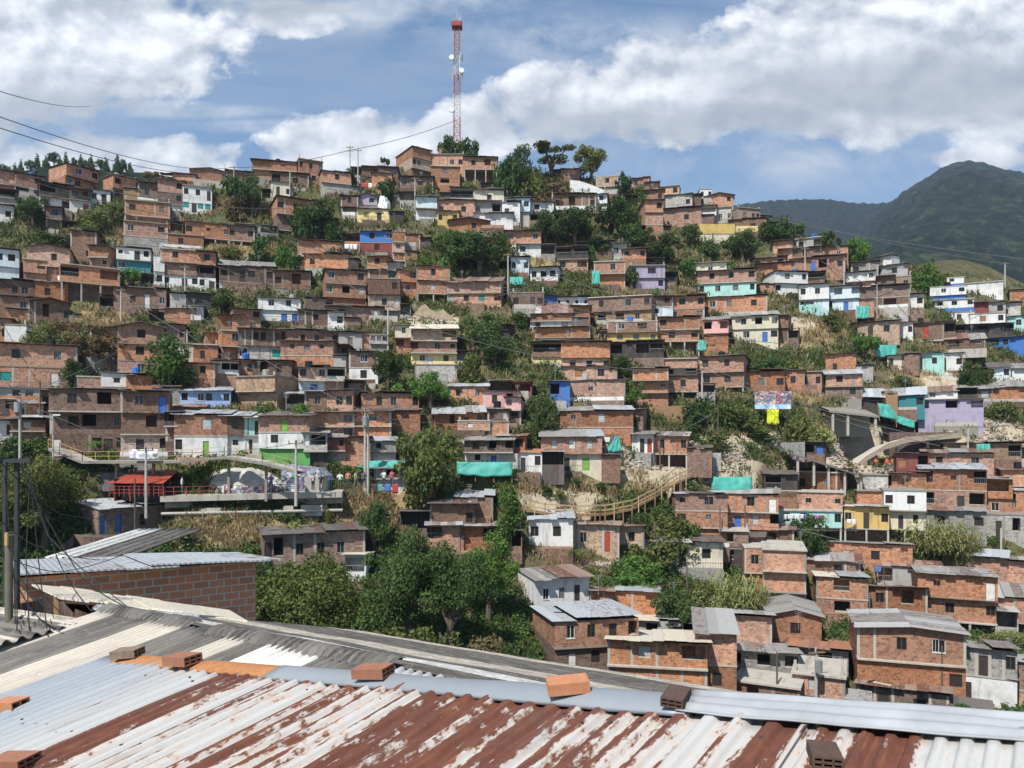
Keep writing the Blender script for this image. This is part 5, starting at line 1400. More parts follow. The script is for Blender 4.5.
    w = 72 * D / F; sheet(m, (-.3, -.4, 2.0), (w, -.4, -1.2), (w, 5, -.4), (-.3, 5, 2.7), 'rk', n=9); m.build('roof', t)
    for k, x in enumerate((.4, 2.6, 4.6, 6.8, 9)): m = MB(); z = 1.9 - x * 3.2 / w; m.box(x - .14, x + .14, 0, .28, z - 3.2, z, 'slab'); m.build('post', t)
    m = MB(); m.box(-.2, w, 4.2, 4.4, -4, 1.0 - .9, 'void'); m.build('back_wall', t)  # dark sheet added as the shade under the roof
    # stairs
    stairs('long steep concrete stair between the tall blank house and the cream roofed house', (817, 617), (800, 578), 97, 103, 1.5, 24)
    stairs('concrete stair climbing left beside the tan footed brick house', (541, 364), (523, 345), 121, 126, 1.7, 16)
    stairs('narrow stair beside the terracotta edged terrace at the brick flats\' corner', (846, 708), (838, 672), 70, 74, 1.0, 16)
    stairs('outside stair rising to the upper flat beside the purple washing', (727, 688), (713, 668), 68, 70, 1.0, 12)
    # retaining walls and plain walls
    wall_thing('retaining_wall', 'pale weathered wall with a slanting top on the crest right of the trees', 'wall', [(570, 180), (580, 181), (592, 185), (604, 190), (604, 196), (570, 196)], Dt(586, 197), .6, 'w')
    wall_thing('retaining_wall', 'cream retaining wall with an ochre band along its top', 'wall', [(700, 229), (735, 229), (735, 244), (700, 244)], Dt(717, 244), 1.5, 'c')
    wall_thing('wall_band', 'ochre painted parapet band on top of the cream retaining wall', 'wall', [(699, 224), (735, 224), (735, 229), (699, 229)], Dt(717, 244) - .1, 1.2, 'y')
    wall_thing('retaining_wall', 'short cream wall with an ochre right end below the tan side walled house', 'wall', [(736, 226), (757, 226), (766, 230), (766, 236), (736, 236)], Dt(750, 237), 1.0, 'Y')
    wall_thing('retaining_wall', 'grey block wall left of the small blue fronted shack', 'wall', [(781, 443), (805, 442), (805, 456), (781, 456)], Dt(793, 457), 1, 'k')
    wall_thing('retaining_wall', 'free standing grey block wall among pale rubble above the net fence', 'wall', [(703, 453), (721, 453), (721, 466), (703, 466)], Dt(712, 467), .8, 'k')
    wall_thing('retaining_wall', 'low tan earth wall under the brick terrace on the right', 'wall', [(982, 458), (1026, 460), (1026, 470), (982, 469)], Dt(1000, 470), 1, 'slab')
    wall_thing('board_fence', 'wooden board fence standing under the two brick houses at mid slope', 'fence', [(649, 407), (694, 405), (694, 421), (649, 419)], Dt(672, 421), .12, 'wood')
    wall_thing('turquoise_fence', 'turquoise painted fence below the white house on the right slope', 'fence', [(799, 305), (818, 304), (824, 308), (824, 313), (799, 313)], Dt(810, 314), .12, 't')
    M['cliff'] = mat_plain('pale earth', (.46, .37, .25), .95, var=.5, scale=.9)
    wall_thing('pale_cliff', 'bare pale earth cliff above the yellow floored house', 'cliff', [(408, 322), (414, 314), (420, 307), (425, 304), (430, 309), (436, 312), (443, 309), (449, 315), (457, 322), (460, 328), (408, 328)], Dt(433, 326) + 2, 4, 'cliff')
    rock('pale_cliff', 'white washed rubble slope beside the lilac gabled house', 378, 196, 391, 214, Dt(384, 214) + 1, 'white')
    m = MB()
    D = Dt(853, 560); t = thing('satellite_dish', 'white satellite dish on the roof above the cream flapped house', 'dish', P(853, 561, D)); m = MB(); m.tube([(0, 0, -.3), (0, 0, .5)], .04, 'dsteel', 6); m.build('mast', t)
    m = MB(); rings = []
    for k in range(5): r = .12 + .62 * k / 4; rings.append([Vector((r * math.cos(q * .5236), -.25 * (k / 4) ** 2 - .1, .8 + r * math.sin(q * .5236))) for q in range(12)])
    for r0, r1 in zip(rings, rings[1:]):
        for q in range(12): m.face([r0[q], r0[(q + 1) % 12], r1[(q + 1) % 12], r1[q]], 'white')
    m.face(rings[0], 'white'); m.build('dish', t)
    # path cut on the slope beside the mint house
    m = MB(); q = [P(944, 371, Dt(944, 371)), P(975, 398, Dt(975, 398))]
    for k in range(14):
        a, b = q[0].lerp(q[1], k / 14), q[0].lerp(q[1], (k + 1) / 14); a.z = gz(a.x, a.y) + .15; b.z = gz(b.x, b.y) + .15; m.face([a + Vector((-.9, 0, 0)), a + Vector((.9, 0, .0)), b + Vector((.9, 0, 0)), b + Vector((-.9, 0, 0))], 'slab')
    tag(m.build('footpath'), kind='structure')
def new_red():
    M['red_sheet'] = mat_sheet('red roof sheet', (.38, .07, .045), (.32, .06, .04), (.22, .05, .03), .15); return 'red_sheet'
def wall_thing(nm, lab, cat, poly, D, th, mat):
    p0 = P(poly[-1][0], poly[-1][1], D); pts = [P(x, y, D) - p0 for x, y in poly]; low = sorted(range(len(pts)), key=lambda i: pts[i].z)[:2]
    for i in low: pts[i] = pts[i] - Vector((0, 0, 1.0))
    m = MB(); k = Vector((0, th, 0)); uv = lambda ps: [(p.x, p.z) for p in ps]
    m.face(pts[::-1], mat, uv(pts[::-1])); m.face([p + k for p in pts], mat, uv(pts))
    for a, b in zip(pts, pts[1:] + pts[:1]): m.face([a, b, b + k, a + k], mat)
    if m.v and (Vector(m.v[1]) - Vector(m.v[0])).cross(Vector(m.v[2]) - Vector(m.v[1])).y > 0: pass
    o = m.build(nm); o.location = p0; return tag(o, lab, cat)
def rock(nm, lab, x0, y0, x1, y1, D, mat, cap=None):
    if mat == 'cliff':
        if 'cliff' not in M: M['cliff'] = mat_plain('pale earth', (.5, .4, .27), .95, var=.45, scale=.6)
    c = P((x0 + x1) / 2, y1, D); w = (x1 - x0) * D / F; h = (y1 - y0) * D / F
    bm = bmesh.new(); bmesh.ops.create_icosphere(bm, subdivisions=5, radius=1)
    for v in bm.verts:
        n = noise.fractal(v.co * 1.7 + Vector((x0, 0, 0)), .8, 2.1, 5) * .13 + abs(noise.noise(v.co * 3.1)) * .05
        v.co = v.co * (1 + n); v.co.x *= w / 2; v.co.y *= 3.0; v.co.z *= h * .92
    me = bpy.data.meshes.new(nm); bm.to_mesh(me); bm.free(); me.materials.append(M[mat] if isinstance(mat, str) else mat)
    if cap:
        me.materials.append(cap)
        for p in me.polygons: p.material_index = 1 if p.center.z < h * .32 else 0
    o = link(nm, me); o.location = c; return tag(o, lab, 'rock')
def stairs(lab, p, q, D0, D1, w, n):
    a, b = P(*p, D0), P(*q, D1); t = thing('stairway', lab, 'stairs', a); m = MB(); d = b - a; h = Vector((d.x, d.y, 0)); s = Vector((-h.y, h.x, 0)).normalized() * w / 2
    if s.length < 1e-3: s = Vector((w / 2, 0, 0))
    for k in range(n):
        z0, z1 = d.z * k / n, d.z * (k + 1) / n; f, g = h * (k / n), h * ((k + 1) / n); up0, up1 = Vector((0, 0, z0)), Vector((0, 0, z1))
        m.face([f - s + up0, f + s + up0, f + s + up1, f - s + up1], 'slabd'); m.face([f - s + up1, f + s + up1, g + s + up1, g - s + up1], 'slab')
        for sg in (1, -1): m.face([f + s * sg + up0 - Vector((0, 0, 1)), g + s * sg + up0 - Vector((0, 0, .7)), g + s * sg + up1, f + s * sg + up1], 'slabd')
    m.build('steps', t); m = MB()
    for sg in (1, -1): m.bar(s * sg + Vector((0, 0, .3)), h + s * sg + Vector((0, 0, d.z + .3)), .18, .7, 'slab')
    m.build('parapet', t)
# ---------------------------------------------------------------- mast, poles, cables, people, washing
def mast():
    D = Dt(457, 152) + 4; m_ = D / F; base = P(457, 150, D); base.z = gz(base.x, base.y)
    t = thing('telecom_mast', 'tall red and white lattice telecom mast on the hilltop', 'mast', base); hw0, hw1 = 3.3 * m_, 2.6 * m_
    def zz(y): return (HY - y) * m_ - base.z
    bands = [(150, 118, 'mastr'), (118, 96, 'mastw'), (96, 76, 'mastr'), (76, 56, 'mastw'), (56, 28, 'mastr')]
    def hw(z): return lerp(hw0, hw1, z / zz(28))
    for y0, y1, mt in bands:
        b = MB(); z0, z1 = zz(y0), zz(y1); c0 = [(-1, -1), (1, -1), (1, 1), (-1, 1)]
        for i, (sx, sy) in enumerate(c0):
            p, q = Vector((sx * hw(z0), sy * hw(z0), z0)), Vector((sx * hw(z1), sy * hw(z1), z1)); b.bar(p, q, .17, .17, mt)
            s2 = c0[(i + 1) % 4]; n = max(2, round((z1 - z0) / 1.7))
            for k in range(n):
                za, zb = lerp(z0, z1, k / n), lerp(z0, z1, (k + 1) / n); A = lambda s, z: Vector((s[0] * hw(z), s[1] * hw(z), z))
                b.bar(A((sx, sy), za), A(s2, zb), .06, .06, mt); b.bar(A(s2, za), A((sx, sy), zb), .06, .06, mt); b.bar(A((sx, sy), za), A(s2, za), .06, .06, mt)
        b.build('lattice_section', t)
    b = MB(); z = zz(28); r = 5.0 * m_; b.box(-r, r, -r, r, z, z + .25, 'redp')
    for a in range(8): an = a * .785; b.bar((r * math.cos(an), r * math.sin(an), z), (r * math.cos(an), r * math.sin(an), z + 1.2), .1, .1, 'redp')
    b.box(-r, r, -r, -r + .08, z + .2, z + 1.1, 'redp'); b.box(-r, -r + .08, -r, r, z + .2, z + 1.1, 'redp'); b.box(r - .08, r, -r, r, z + .2, z + 1.1, 'redp'); b.build('platform', t)
    for zc, n, r_, h in ((zz(24), 5, 4.4, 1.8), (zz(57), 5, 5.5, 1.4), (zz(74), 6, 6.5, 1.5)):
        for k in range(n):
            a = k * 6.283 / n + .4; b = MB(); x, y = r_ * m_ * math.cos(a), r_ * m_ * math.sin(a); b.box(x - .11, x + .11, y - .08, y + .08, zc - h / 2, zc + h / 2, 'fr_g' if k % 2 else 'sh_g'); b.bar((x, y, zc), (x * .4, y * .4, zc), .08, .08, 'steel'); b.build('antenna', t)
    for k, (x, y0, y1) in enumerate(((0, 27, 7), (4, 27, 16), (-5, 27, 18), (3, 27, 19))): b = MB(); b.tube([(x * m_, 0, zz(y0)), (x * m_, 0, zz(y1))], .06, 'steel', 5); b.build('whip_aerial', t)
    for sx, y in ((-1, 60), (1, 73), (-1, 112)):
        b = MB(); b.tube([(sx * 5 * m_, -1, zz(y)), (sx * 5 * m_, -1.4, zz(y))], .6, 'white', 12); b.build('drum_antenna', t)
PL = """
234 166 218 c|tall pale concrete pole left of the stilted house behind the leafy tree
290 168 200 c
350 146 188 x
358 149 188 c
415 177 214 c
579 160 186 w
508 253 300 c
605 178 206 l
702 362 418 x
718 404 447 w
789 217 246 l
805 247 284 c
844 258 292 c
1005 262 292 c|slim pale pole standing above the plain white wall block on the right
877 284 320 l
388 304 352 c
968 424 458 c
745 505 550 w
720 508 562 w
687 567 625 w
816 648 706 t
777 652 704 w
135 478 535 w
942 646 700 w
20 393 508 t|grey concrete pole with a transformer box before the leftmost brick houses
53 415 478 l|pole with two white lamp heads in front of the large brown house
146 447 508 c|slim white pole standing on the flyover in front of the banner
296 440 496 c
365 408 494 t|dark pole with transformer at the flyover end
368 410 494 c
40 380 440 w
121 288 322 c
187 330 362 c
185 265 300 c
580 262 300 w
600 505 530 w
662 150 210 w
1001 528 560 c
660 420 470 w
"""
def poles():
    for l in PL.strip().split('\n'):
        b, _, lab = l.partition('|'); px, y0, y1, k = b.split(); px, y0, y1 = float(px), float(y0), float(y1)
        if px == 662: continue
        D = Dt(px, y1) if px not in (146, 296) else 75.9; m = D / F; p = P(px, y1, D)
        if px not in (146, 296): p.z = min(p.z, gz(p.x, p.y) + .1)
        H = (HY - y0) * m - p.z
        nm = {'l': 'street_lamp', 'w': 'timber_pole'}.get(k, 'utility_pole'); t = thing(nm, lab, 'street lamp' if k == 'l' else 'pole', p, random.uniform(-.3, .3))
        s = MB(); mt = 'bark' if k == 'w' else 'polec'; r = .09 if k in 'wl' else .14; s.tube([(0, 0, -1), (0, 0, H)], [r * 1.2, r * .75], mt, 8); s.build('shaft', t)
        if k in 'cxt' and y0 < 480 or k == 't':
            s = MB(); s.bar((-.75, -.12, H - .35), (.75, -.12, H - .35), .1, .1, 'wood')
            for x in (-.65, 0, .65): s.tube([(x, -.12, H - .3), (x, -.12, H - .05)], .05, 'dsteel', 6)
            s.build('crossarm', t)
        if k == 'x': s = MB(); s.bar((-.9, -.12, H - 1.1), (.9, -.12, H - 1.1), .1, .1, 'wood'); s.build('crossarm', t)
        if k == 't': s = MB(); s.tube([(0, -.4, H - 1.9), (0, -.4, H - .9)], .3, 'steel', 10); s.bar((0, 0, H - 1.2), (0, -.4, H - 1.2), .1, .1, 'dsteel'); s.build('transformer', t)
        if k == 'l':
            for sg in ((-1,) if px != 53 else (-1, .4)):
                s = MB(); z = H - (.2 if sg < 0 else .05); s.tube([(0, 0, z - .3), (sg * .5, -.2, z), (sg * 1.1, -.3, z + .05)], .04, 'steel', 6); s.build('lamp_arm', t)
                s = MB(); s.box(sg * 1.1 - .35, sg * 1.1 + .35, -.42, -.18, z - .02, z + .12, 'white'); s.build('lamp_head', t)
        ITEMS.append(dict(o=t, px=px, py=(y0 + y1) / 2, lab=lab, what={'street_lamp': 'pale street lamp pole', 'timber_pole': 'thin brown timber pole'}.get(nm, 'grey concrete utility pole'), key=nm))
CB = [(-30, 82, 50, 90, 106, 140, 2), (-30, 106, 50, 234, 167, 150, 5), (-30, 118, 50, 234, 171, 150, 5), (234, 168, 150, 350, 150, 172, 2), (-20, 165, 60, 256, 226, 110, 3), (-20, 175, 60, 256, 231, 110, 3), (256, 226, 110, 508, 288, 120, 3),
      (256, 231, 110, 508, 291, 120, 3), (508, 256, 138, 702, 315, 110, 3), (508, 288, 120, 800, 345, 105, 4), (508, 291, 120, 800, 352, 105, 4), (150, 240, 90, 365, 310, 100, 2), (160, 262, 90, 388, 330, 98, 2), (100, 190, 70, 290, 208, 150, 2), (388, 306, 110, 508, 330, 120, 2), (420, 325, 110, 660, 372, 100, 3),
      (702, 364, 120, 940, 440, 100, 3), (702, 368, 120, 940, 446, 100, 3), (365, 412, 82, 180, 300, 110, 3), (365, 412, 82, 470, 440, 88, 1.5), (365, 415, 82, 520, 420, 95, 2), (20, 398, 76, -40, 300, 70, 2), (768, 218, 165, 1050, 262, 120, 2), (789, 219, 165, 1005, 264, 150, 2), (676, 512, 92, 860, 530, 88, 2), (840, 560, 88, 1040, 572, 80, 2), (816, 655, 70, 745, 640, 72, 1), (816, 655, 70, 942, 650, 72, 1.2), (816, 668, 70, 752, 690, 66, .5), (350, 150, 172, 457, 120, 178, 2), (-30, 262, 55, 40, 385, 78, 1), (20, 400, 76, 146, 449, 76, 1), (20, 403, 76, 53, 420, 78, .5), (146, 450, 76, 296, 443, 76, 1.5), (296, 444, 76, 365, 414, 82, 1), (365, 418, 82, 457, 470, 85, 1), (508, 290, 125, 600, 330, 120, 1.5), (290, 172, 165, 234, 172, 150, 1), (388, 308, 118, 290, 240, 140, 2), (702, 372, 122, 580, 400, 108, 2), (718, 410, 110, 650, 440, 96, 1.5), (877, 288, 150, 805, 252, 160, 1), (877, 290, 150, 1005, 300, 150, 2), (968, 427, 118, 1040, 420, 120, 1), (968, 428, 118, 880, 450, 112, 1), (745, 508, 100, 840, 540, 92, 1), (580, 265, 140, 480, 300, 130, 2), (121, 292, 118, 187, 335, 106, 1), (187, 333, 106, 260, 372, 100, 1.5), (20, 395, 76, 120, 350, 95, 1), (816, 652, 70, 880, 600, 84, 1), (942, 650, 72, 1040, 640, 74, .7)]
def cables():
    for (x0, y0, d0, x1, y1, d1, sag) in CB:
        a, b = P(x0, y0, d0), P(x1, y1, d1); m = MB(); n = 20
        m.tube([a.lerp(b, k / n) - Vector((0, 0, sag * 4 * (k / n) * (1 - k / n) * .35)) for k in range(n + 1)], .00036 * (d0 + d1) / 2, 'cable', 4, False)
        tag(m.build('power_cable'), 'thin sagging overhead power cable crossing in front of the hillside houses', 'cable', 'overhead power cables across the hillside')
M['cable'] = mat_plain('grey cable', (.13, .13, .135), .6)
def person_mesh(pose, cols):
    """one continuous body grown over a skeleton, coloured by clothing"""
    J = dict(pel=(0, 0, .95), che=(0, .0, 1.3), nek=(0, 0, 1.48), hed=(0, -.02, 1.6), top=(0, -.01, 1.71), shl=(.19, 0, 1.42), shr=(-.19, 0, 1.42),
             ell=(.25, .02, 1.15), elr=(-.25, .02, 1.15), hal=(.24, -.1, .92), har=(-.24, -.1, .92), hil=(.1, 0, .9), hir=(-.1, 0, .9), knl=(.11, -.03, .5), knr=(-.11, -.03, .5),
             anl=(.11, .02, .09), anr=(-.11, .02, .09), tol=(.12, -.16, .04), tor=(-.12, -.16, .04))
    if pose == 1: J.update(knl=(.11, -.2, .52), anl=(.11, -.12, .1), tol=(.12, -.3, .07), anr=(-.11, .28, .14), tor=(-.11, .14, .04), knr=(-.11, .05, .5), hal=(.26, .15, .95), har=(-.24, -.22, 1.0))
    if pose == 2: J.update(ell=(.3, -.12, 1.2), hal=(.16, -.34, 1.25), elr=(-.3, -.12, 1.2), har=(-.14, -.34, 1.22))
    E = [('pel', 'che'), ('che', 'nek'), ('nek', 'hed'), ('hed', 'top'), ('che', 'shl'), ('shl', 'ell'), ('ell', 'hal'), ('che', 'shr'), ('shr', 'elr'), ('elr', 'har'), ('pel', 'hil'), ('hil', 'knl'), ('knl', 'anl'), ('anl', 'tol'), ('pel', 'hir'), ('hir', 'knr'), ('knr', 'anr'), ('anr', 'tor')]
    rad = dict(pel=.15, che=.16, nek=.06, hed=.1, top=.075, shl=.075, shr=.075, ell=.05, elr=.05, hal=.04, har=.04, hil=.1, hir=.1, knl=.065, knr=.065, anl=.045, anr=.045, tol=.035, tor=.035)
    k = list(J); me = bpy.data.meshes.new('b'); me.from_pydata([J[x] for x in k], [(k.index(a), k.index(b)) for a, b in E], [])
    o = bpy.data.objects.new('b', me); COL.objects.link(o); o.modifiers.new('s', 'SKIN'); o.modifiers.new('d', 'SUBSURF').levels = 1
    for i, x in enumerate(k): me.skin_vertices[0].data[i].radius = (rad[x], rad[x]); me.skin_vertices[0].data[i].use_root = x == 'pel'
    dg = bpy.context.evaluated_depsgraph_get(); r = bpy.data.meshes.new_from_object(o.evaluated_get(dg)); bpy.data.objects.remove(o)
    r.materials.clear()
    for c in ((.3, .17, .11), cols[0], cols[1], (.02, .015, .012)): r.materials.append(mat_plain('skin or cloth', c, .8, var=.15))
    for p in r.polygons:
        z = p.center.z; x = abs(p.center.x); p.use_smooth = True
        p.material_index = 3 if z > 1.66 or (z > 1.56 and p.center.y > .04) else 0 if z > 1.47 or (x > .2 and z < 1.15) or z < .0 else 1 if z > .93 else 2 if z > .1 else 3
    r.name = 'person'; return r
PPL = [(313, 490, .9, 0, (.6, .55, .5), (.03, .04, .1), 'person in white top and dark trousers beside the mural block'), (321, 491, .4, 1, (.05, .05, .07), (.1, .1, .12), 'person in black walking past the grey tank box'),
       (331, 489, -.5, 0, (.05, .08, .2), (.03, .03, .05), 'person in dark blue standing at the flyover end'), (340, 489, .2, 2, (.6, .6, .58), (.1, .09, .08), 'person in pale shirt with raised hands by the crowd'),
       (348, 488, .2, 0, (.5, .2, .15), (.08, .08, .1), 'person in reddish shirt in the crowd under the net strip'), (356, 488, 1.2, 1, (.55, .45, .3), (.2, .18, .15), 'person in tan clothes walking under the net strip'),
       (271, 491, .3, 2, (.3, .2, .4), (.05, .05, .08), 'person in purple beside the turquoise curled mural'), (182, 494, 2, 0, (.6, .6, .62), (.1, .12, .25), 'person in white by the blue graffiti wall'),
       (169, 494, 2.5, 1, (.06, .06, .06), (.05, .05, .06), 'person in black right beside the red stall'),
       (876, 470, .3, 2, (.6, .14, .04), (.12, .1, .08), 'worker in an orange shirt standing alone on the rubble'), (364, 488, .7, 0, (.1, .12, .2), (.04, .04, .05), 'person in navy in the crowd right of the tan dressed walker'), (384, 487, -.6, 2, (.62, .6, .58), (.06, .06, .08), 'person in white holding something up near the dark pole'), (392, 487, .2, 1, (.45, .1, .1), (.07, .07, .1), 'person in red walking past the hut under the net'), (887, 470, -.4, 0, (.6, .1, .05), (.05, .05, .06), 'worker in a red shirt left of a pair on the rubble'),
       (892, 470, .8, 1, (.62, .2, .05), (.1, .1, .1), 'worker in orange walking beside the wooden shop'), (298, 489, 0, 2, (.7, .66, .6), (.55, .5, .42), 'person all in pale clothing in front of the mural block')]
def people():
    for (px, py, rz, pose, top, bot, lab) in PPL:
        D = 79 if px < 500 else Dt(px, py) - .3; p = P(px, py, D)
        if px < 330:
            a = -(492.5 - HY) / F * 79.5; p.z = max(p.z, -5.42)
        me = person_mesh(pose, (top, bot)); o = link('person', me); o.location = p; o.rotation_euler = (0, 0, rz); tag(o, lab, 'person')
WASH = [(782, 514, 808, 'washing line with white and pink laundry along the mint laundry house'), (812, 515, 836, 'washing line with patterned sheets on the mint ground floor'), (846, 519, 856, 'washing with white shirts at the ochre house'), (372, 484, 398, 'row of hanging clothes below the net strip'), (593, 437, 612, 'red and blue washing hung above the rubble beside the zinc roofed house'),
        (57, 276, 66, 'white laundry hanging beside the brick terrace'), (361, 183, 372, 'red laundry at the dark skyline house'), (874, 566, 884, 'blue and green washing under the rusty roof'), (744, 283, 752, 'white cloth hanging on the mint footed house'), (402, 333, 412, 'washing in the balcony of the yellow floored house'), (725, 680, 734, 'purple and pink washing beside the outside stair'), (344, 244, 358, 'pale laundry left of the bright blue house'), (975, 601, 985, 'white laundry at the corner of the stilted brick house'), (412, 340, 424, 'coloured washing on the middle balcony of the yellow floored house')]
def washing():
    CL = [mat_plain('cloth %d' % i, c, .8, var=.2) for i, c in enumerate([(.75, .75, .74), (.6, .3, .32), (.1, .2, .45), (.45, .06, .06), (.55, .5, .2), (.05, .05, .06), (.1, .35, .3), (.4, .15, .45)])]
    for (x0, y, x1, lab) in WASH:
        D = Dt((x0 + x1) / 2, y + 8) - 1.6
        if lab.startswith('red laundry') or 'middle' in lab: D -= 1
        if 'purple' in lab: D = 66
        a, b = P(x0, y, D), P(x1, y, D); t = thing('washing_line', lab, 'washing line', a); w = (b - a).length
        m = MB(); m.tube([(0, 0, 0), (w / 2, 0, -.08), (w, 0, 0)], .015, 'cable', 4, False)
        for x in (0, w): m.tube([(x, 0, -1.7), (x, 0, .1)], .03, 'wood', 5)
        m.build('line', t); x = .1
        pal = (3, 3, 1, 0) if 'red' in lab else (7, 7, 1, 0) if 'purple' in lab else (0, 0, 0, 2) if 'white' in lab or 'pale' in lab else (2, 6, 0, 2) if 'blue' in lab else range(8)
        while x < w - .4:
            gw = random.uniform(.45, .95); gh = random.uniform(.6, 1.1)
            o = cloth('garment', (Vector((x, 0, -.03)), Vector((min(x + gw, w), 0, -.03)), Vector((min(x + gw * .95, w), .03, -gh)), Vector((x + .03, .03, -gh))), CL[random.choice(list(pal))], 6, 5, .08, t, None, 0); x += gw + .08
# ---------------------------------------------------------------- the roofs at our feet
RL, RR = Vector((-3.95, 8, -2.28)), Vector((2.19, 3.3, -1.26))
RE = (RR - RL).normalized(); RG = Vector((-.61, -.79, -.14)); RG = (RG - RE * RG.dot(RE)).normalized(); RN = RE.cross(RG); RN = RN if RN.z > 0 else -RN
def roof_hit(px, py):
    d = Vector(((px - 512) / F, 1, (HY - py) / F)); k = RL.dot(RN) / d.dot(RN); return d * k
def mat_rust():
    m, nt, out = new_mat('rust eaten painted tin'); uv = uvvec(nt)
    sx = N(nt, 'SeparateXYZ', {0: uv}); u, w = sx.outputs[0], sx.outputs[1]
    sh = mathn(nt, 'FLOOR', mathn(nt, 'DIVIDE', u, .71)); wn = N(nt, 'TexWhiteNoise', {'W': sh}, noise_dimensions='1D').outputs['Value']
    v1 = N(nt, 'CombineXYZ', {0: mathn(nt, 'MULTIPLY', u, 8.5), 1: mathn(nt, 'MULTIPLY', w, .7), 2: mathn(nt, 'MULTIPLY', sh, 5.3)}).outputs[0]
    v2 = N(nt, 'CombineXYZ', {0: mathn(nt, 'MULTIPLY', u, 26), 1: mathn(nt, 'MULTIPLY', w, 9.0), 2: 0.0}).outputs[0]
    n1 = noise_n(nt, v1, 1.0, 6, .68); n2 = noise_n(nt, v2, 1.0, 5, .7)
    un = mathn(nt, 'DIVIDE', u, 10.0)
    thr = ramp(nt, un, [(0.0, .9), (.055, .9), (.065, .62), (.19, .6), (.2, .38), (.235, .43), (.24, .54), (.33, .51), (.345, .44), (.43, .5), (.45, .42), (.52, .39), (.6, .455), (.655, .54), (.68, .43), (.70, .57), (.722, .42), (.735, .36), (.748, .68), (.785, .66), (.793, .36), (1, .4)])
    f = mathn(nt, 'ADD', mathn(nt, 'MULTIPLY', n1, .66), mathn(nt, 'MULTIPLY', n2, .34))
    cw = mathn(nt, 'SINE', mathn(nt, 'MULTIPLY', u, 2 * math.pi / .165))
    f = mathn(nt, 'ADD', f, mathn(nt, 'MULTIPLY', cw, -.05))
    d = mathn(nt, 'SUBTRACT', f, mathn(nt, 'ADD', thr, .0))
    mask = mathn(nt, 'MULTIPLY_ADD', d, 30.0, .5, clamp=True); edge = mathn(nt, 'MULTIPLY_ADD', d, 10.0, .9, clamp=True)
    paint = mixc(nt, ramp(nt, un, [(.04, 0.0), (.2, 1.0)]), (.27, .305, .34), (.44, .435, .415))
    paint = mixc(nt, ramp(nt, n2, [(.35, 0.0), (.8, .5)]), paint, (.42, .42, .42))
    paint = mixc(nt, mathn(nt, 'MULTIPLY', edge, ramp(nt, n2, [(.4, 0.1), (.7, .8)])), paint, (.5, .3, .16))
    rust = mixc(nt, ramp(nt, n2, [(.3, 0.0), (.7, 1.0)]), (.09, .034, .022), (.17, .06, .035))
    rust = mixc(nt, ramp(nt, noise_n(nt, v1, 3.0, 5, .7), [(.55, 0.0), (.75, .75)]), rust, (.33, .12, .05))
    rust = mixc(nt, mathn(nt, 'MULTIPLY', wn, .35), rust, (.075, .035, .028))
    c = mixc(nt, mask, paint, rust)
    c = mixc(nt, ramp(nt, noise_n(nt, N(nt, 'CombineXYZ', {0: u, 1: mathn(nt, 'MULTIPLY', w, .3), 2: 4.0}).outputs[0], 3.0, 5, .7), [(.55, 0.0), (.8, .55)]), c, (.1, .09, .085))
    p = finish(nt, out, c, .5, mathn(nt, 'ADD', mathn(nt, 'MULTIPLY', mask, -.5), n2), .35, .006)
    nt.links.new(mathn(nt, 'MULTIPLY_ADD', mask, .4, .42), p.inputs['Roughness']); return m
def mat_fibre(name, ca, cb):
    m, nt, out = new_mat(name); uv = uvvec(nt); sx = N(nt, 'SeparateXYZ', {0: uv}); u, w = sx.outputs[0], sx.outputs[1]
    v = N(nt, 'CombineXYZ', {0: mathn(nt, 'MULTIPLY', u, 3.0), 1: mathn(nt, 'MULTIPLY', w, .8), 2: obj_rand(nt)}).outputs[0]
    cw = mathn(nt, 'SINE', mathn(nt, 'MULTIPLY', u, 2 * math.pi / .118))
    k = mixc(nt, ramp(nt, noise_n(nt, v, 1.0, 6, .7), [(.35, 0.0), (.65, 1.0)]), ca, cb)
    k = mixc(nt, ramp(nt, mathn(nt, 'ADD', mathn(nt, 'MULTIPLY', cw, -.2), noise_n(nt, v, 4, 5, .75)), [(.45, 0.0), (.72, .8)]), k, tuple(x * .42 for x in cb))  # darker line along each wave, corrugation shading painted into the colour
    k = mixc(nt, ramp(nt, noise_n(nt, uv, 16, 3, .7), [(.6, 0.0), (.72, .5)]), k, tuple(min(1, x * 1.6) for x in ca))
    finish(nt, out, k, .9, noise_n(nt, uv, 40, 3), .3, .004); return m
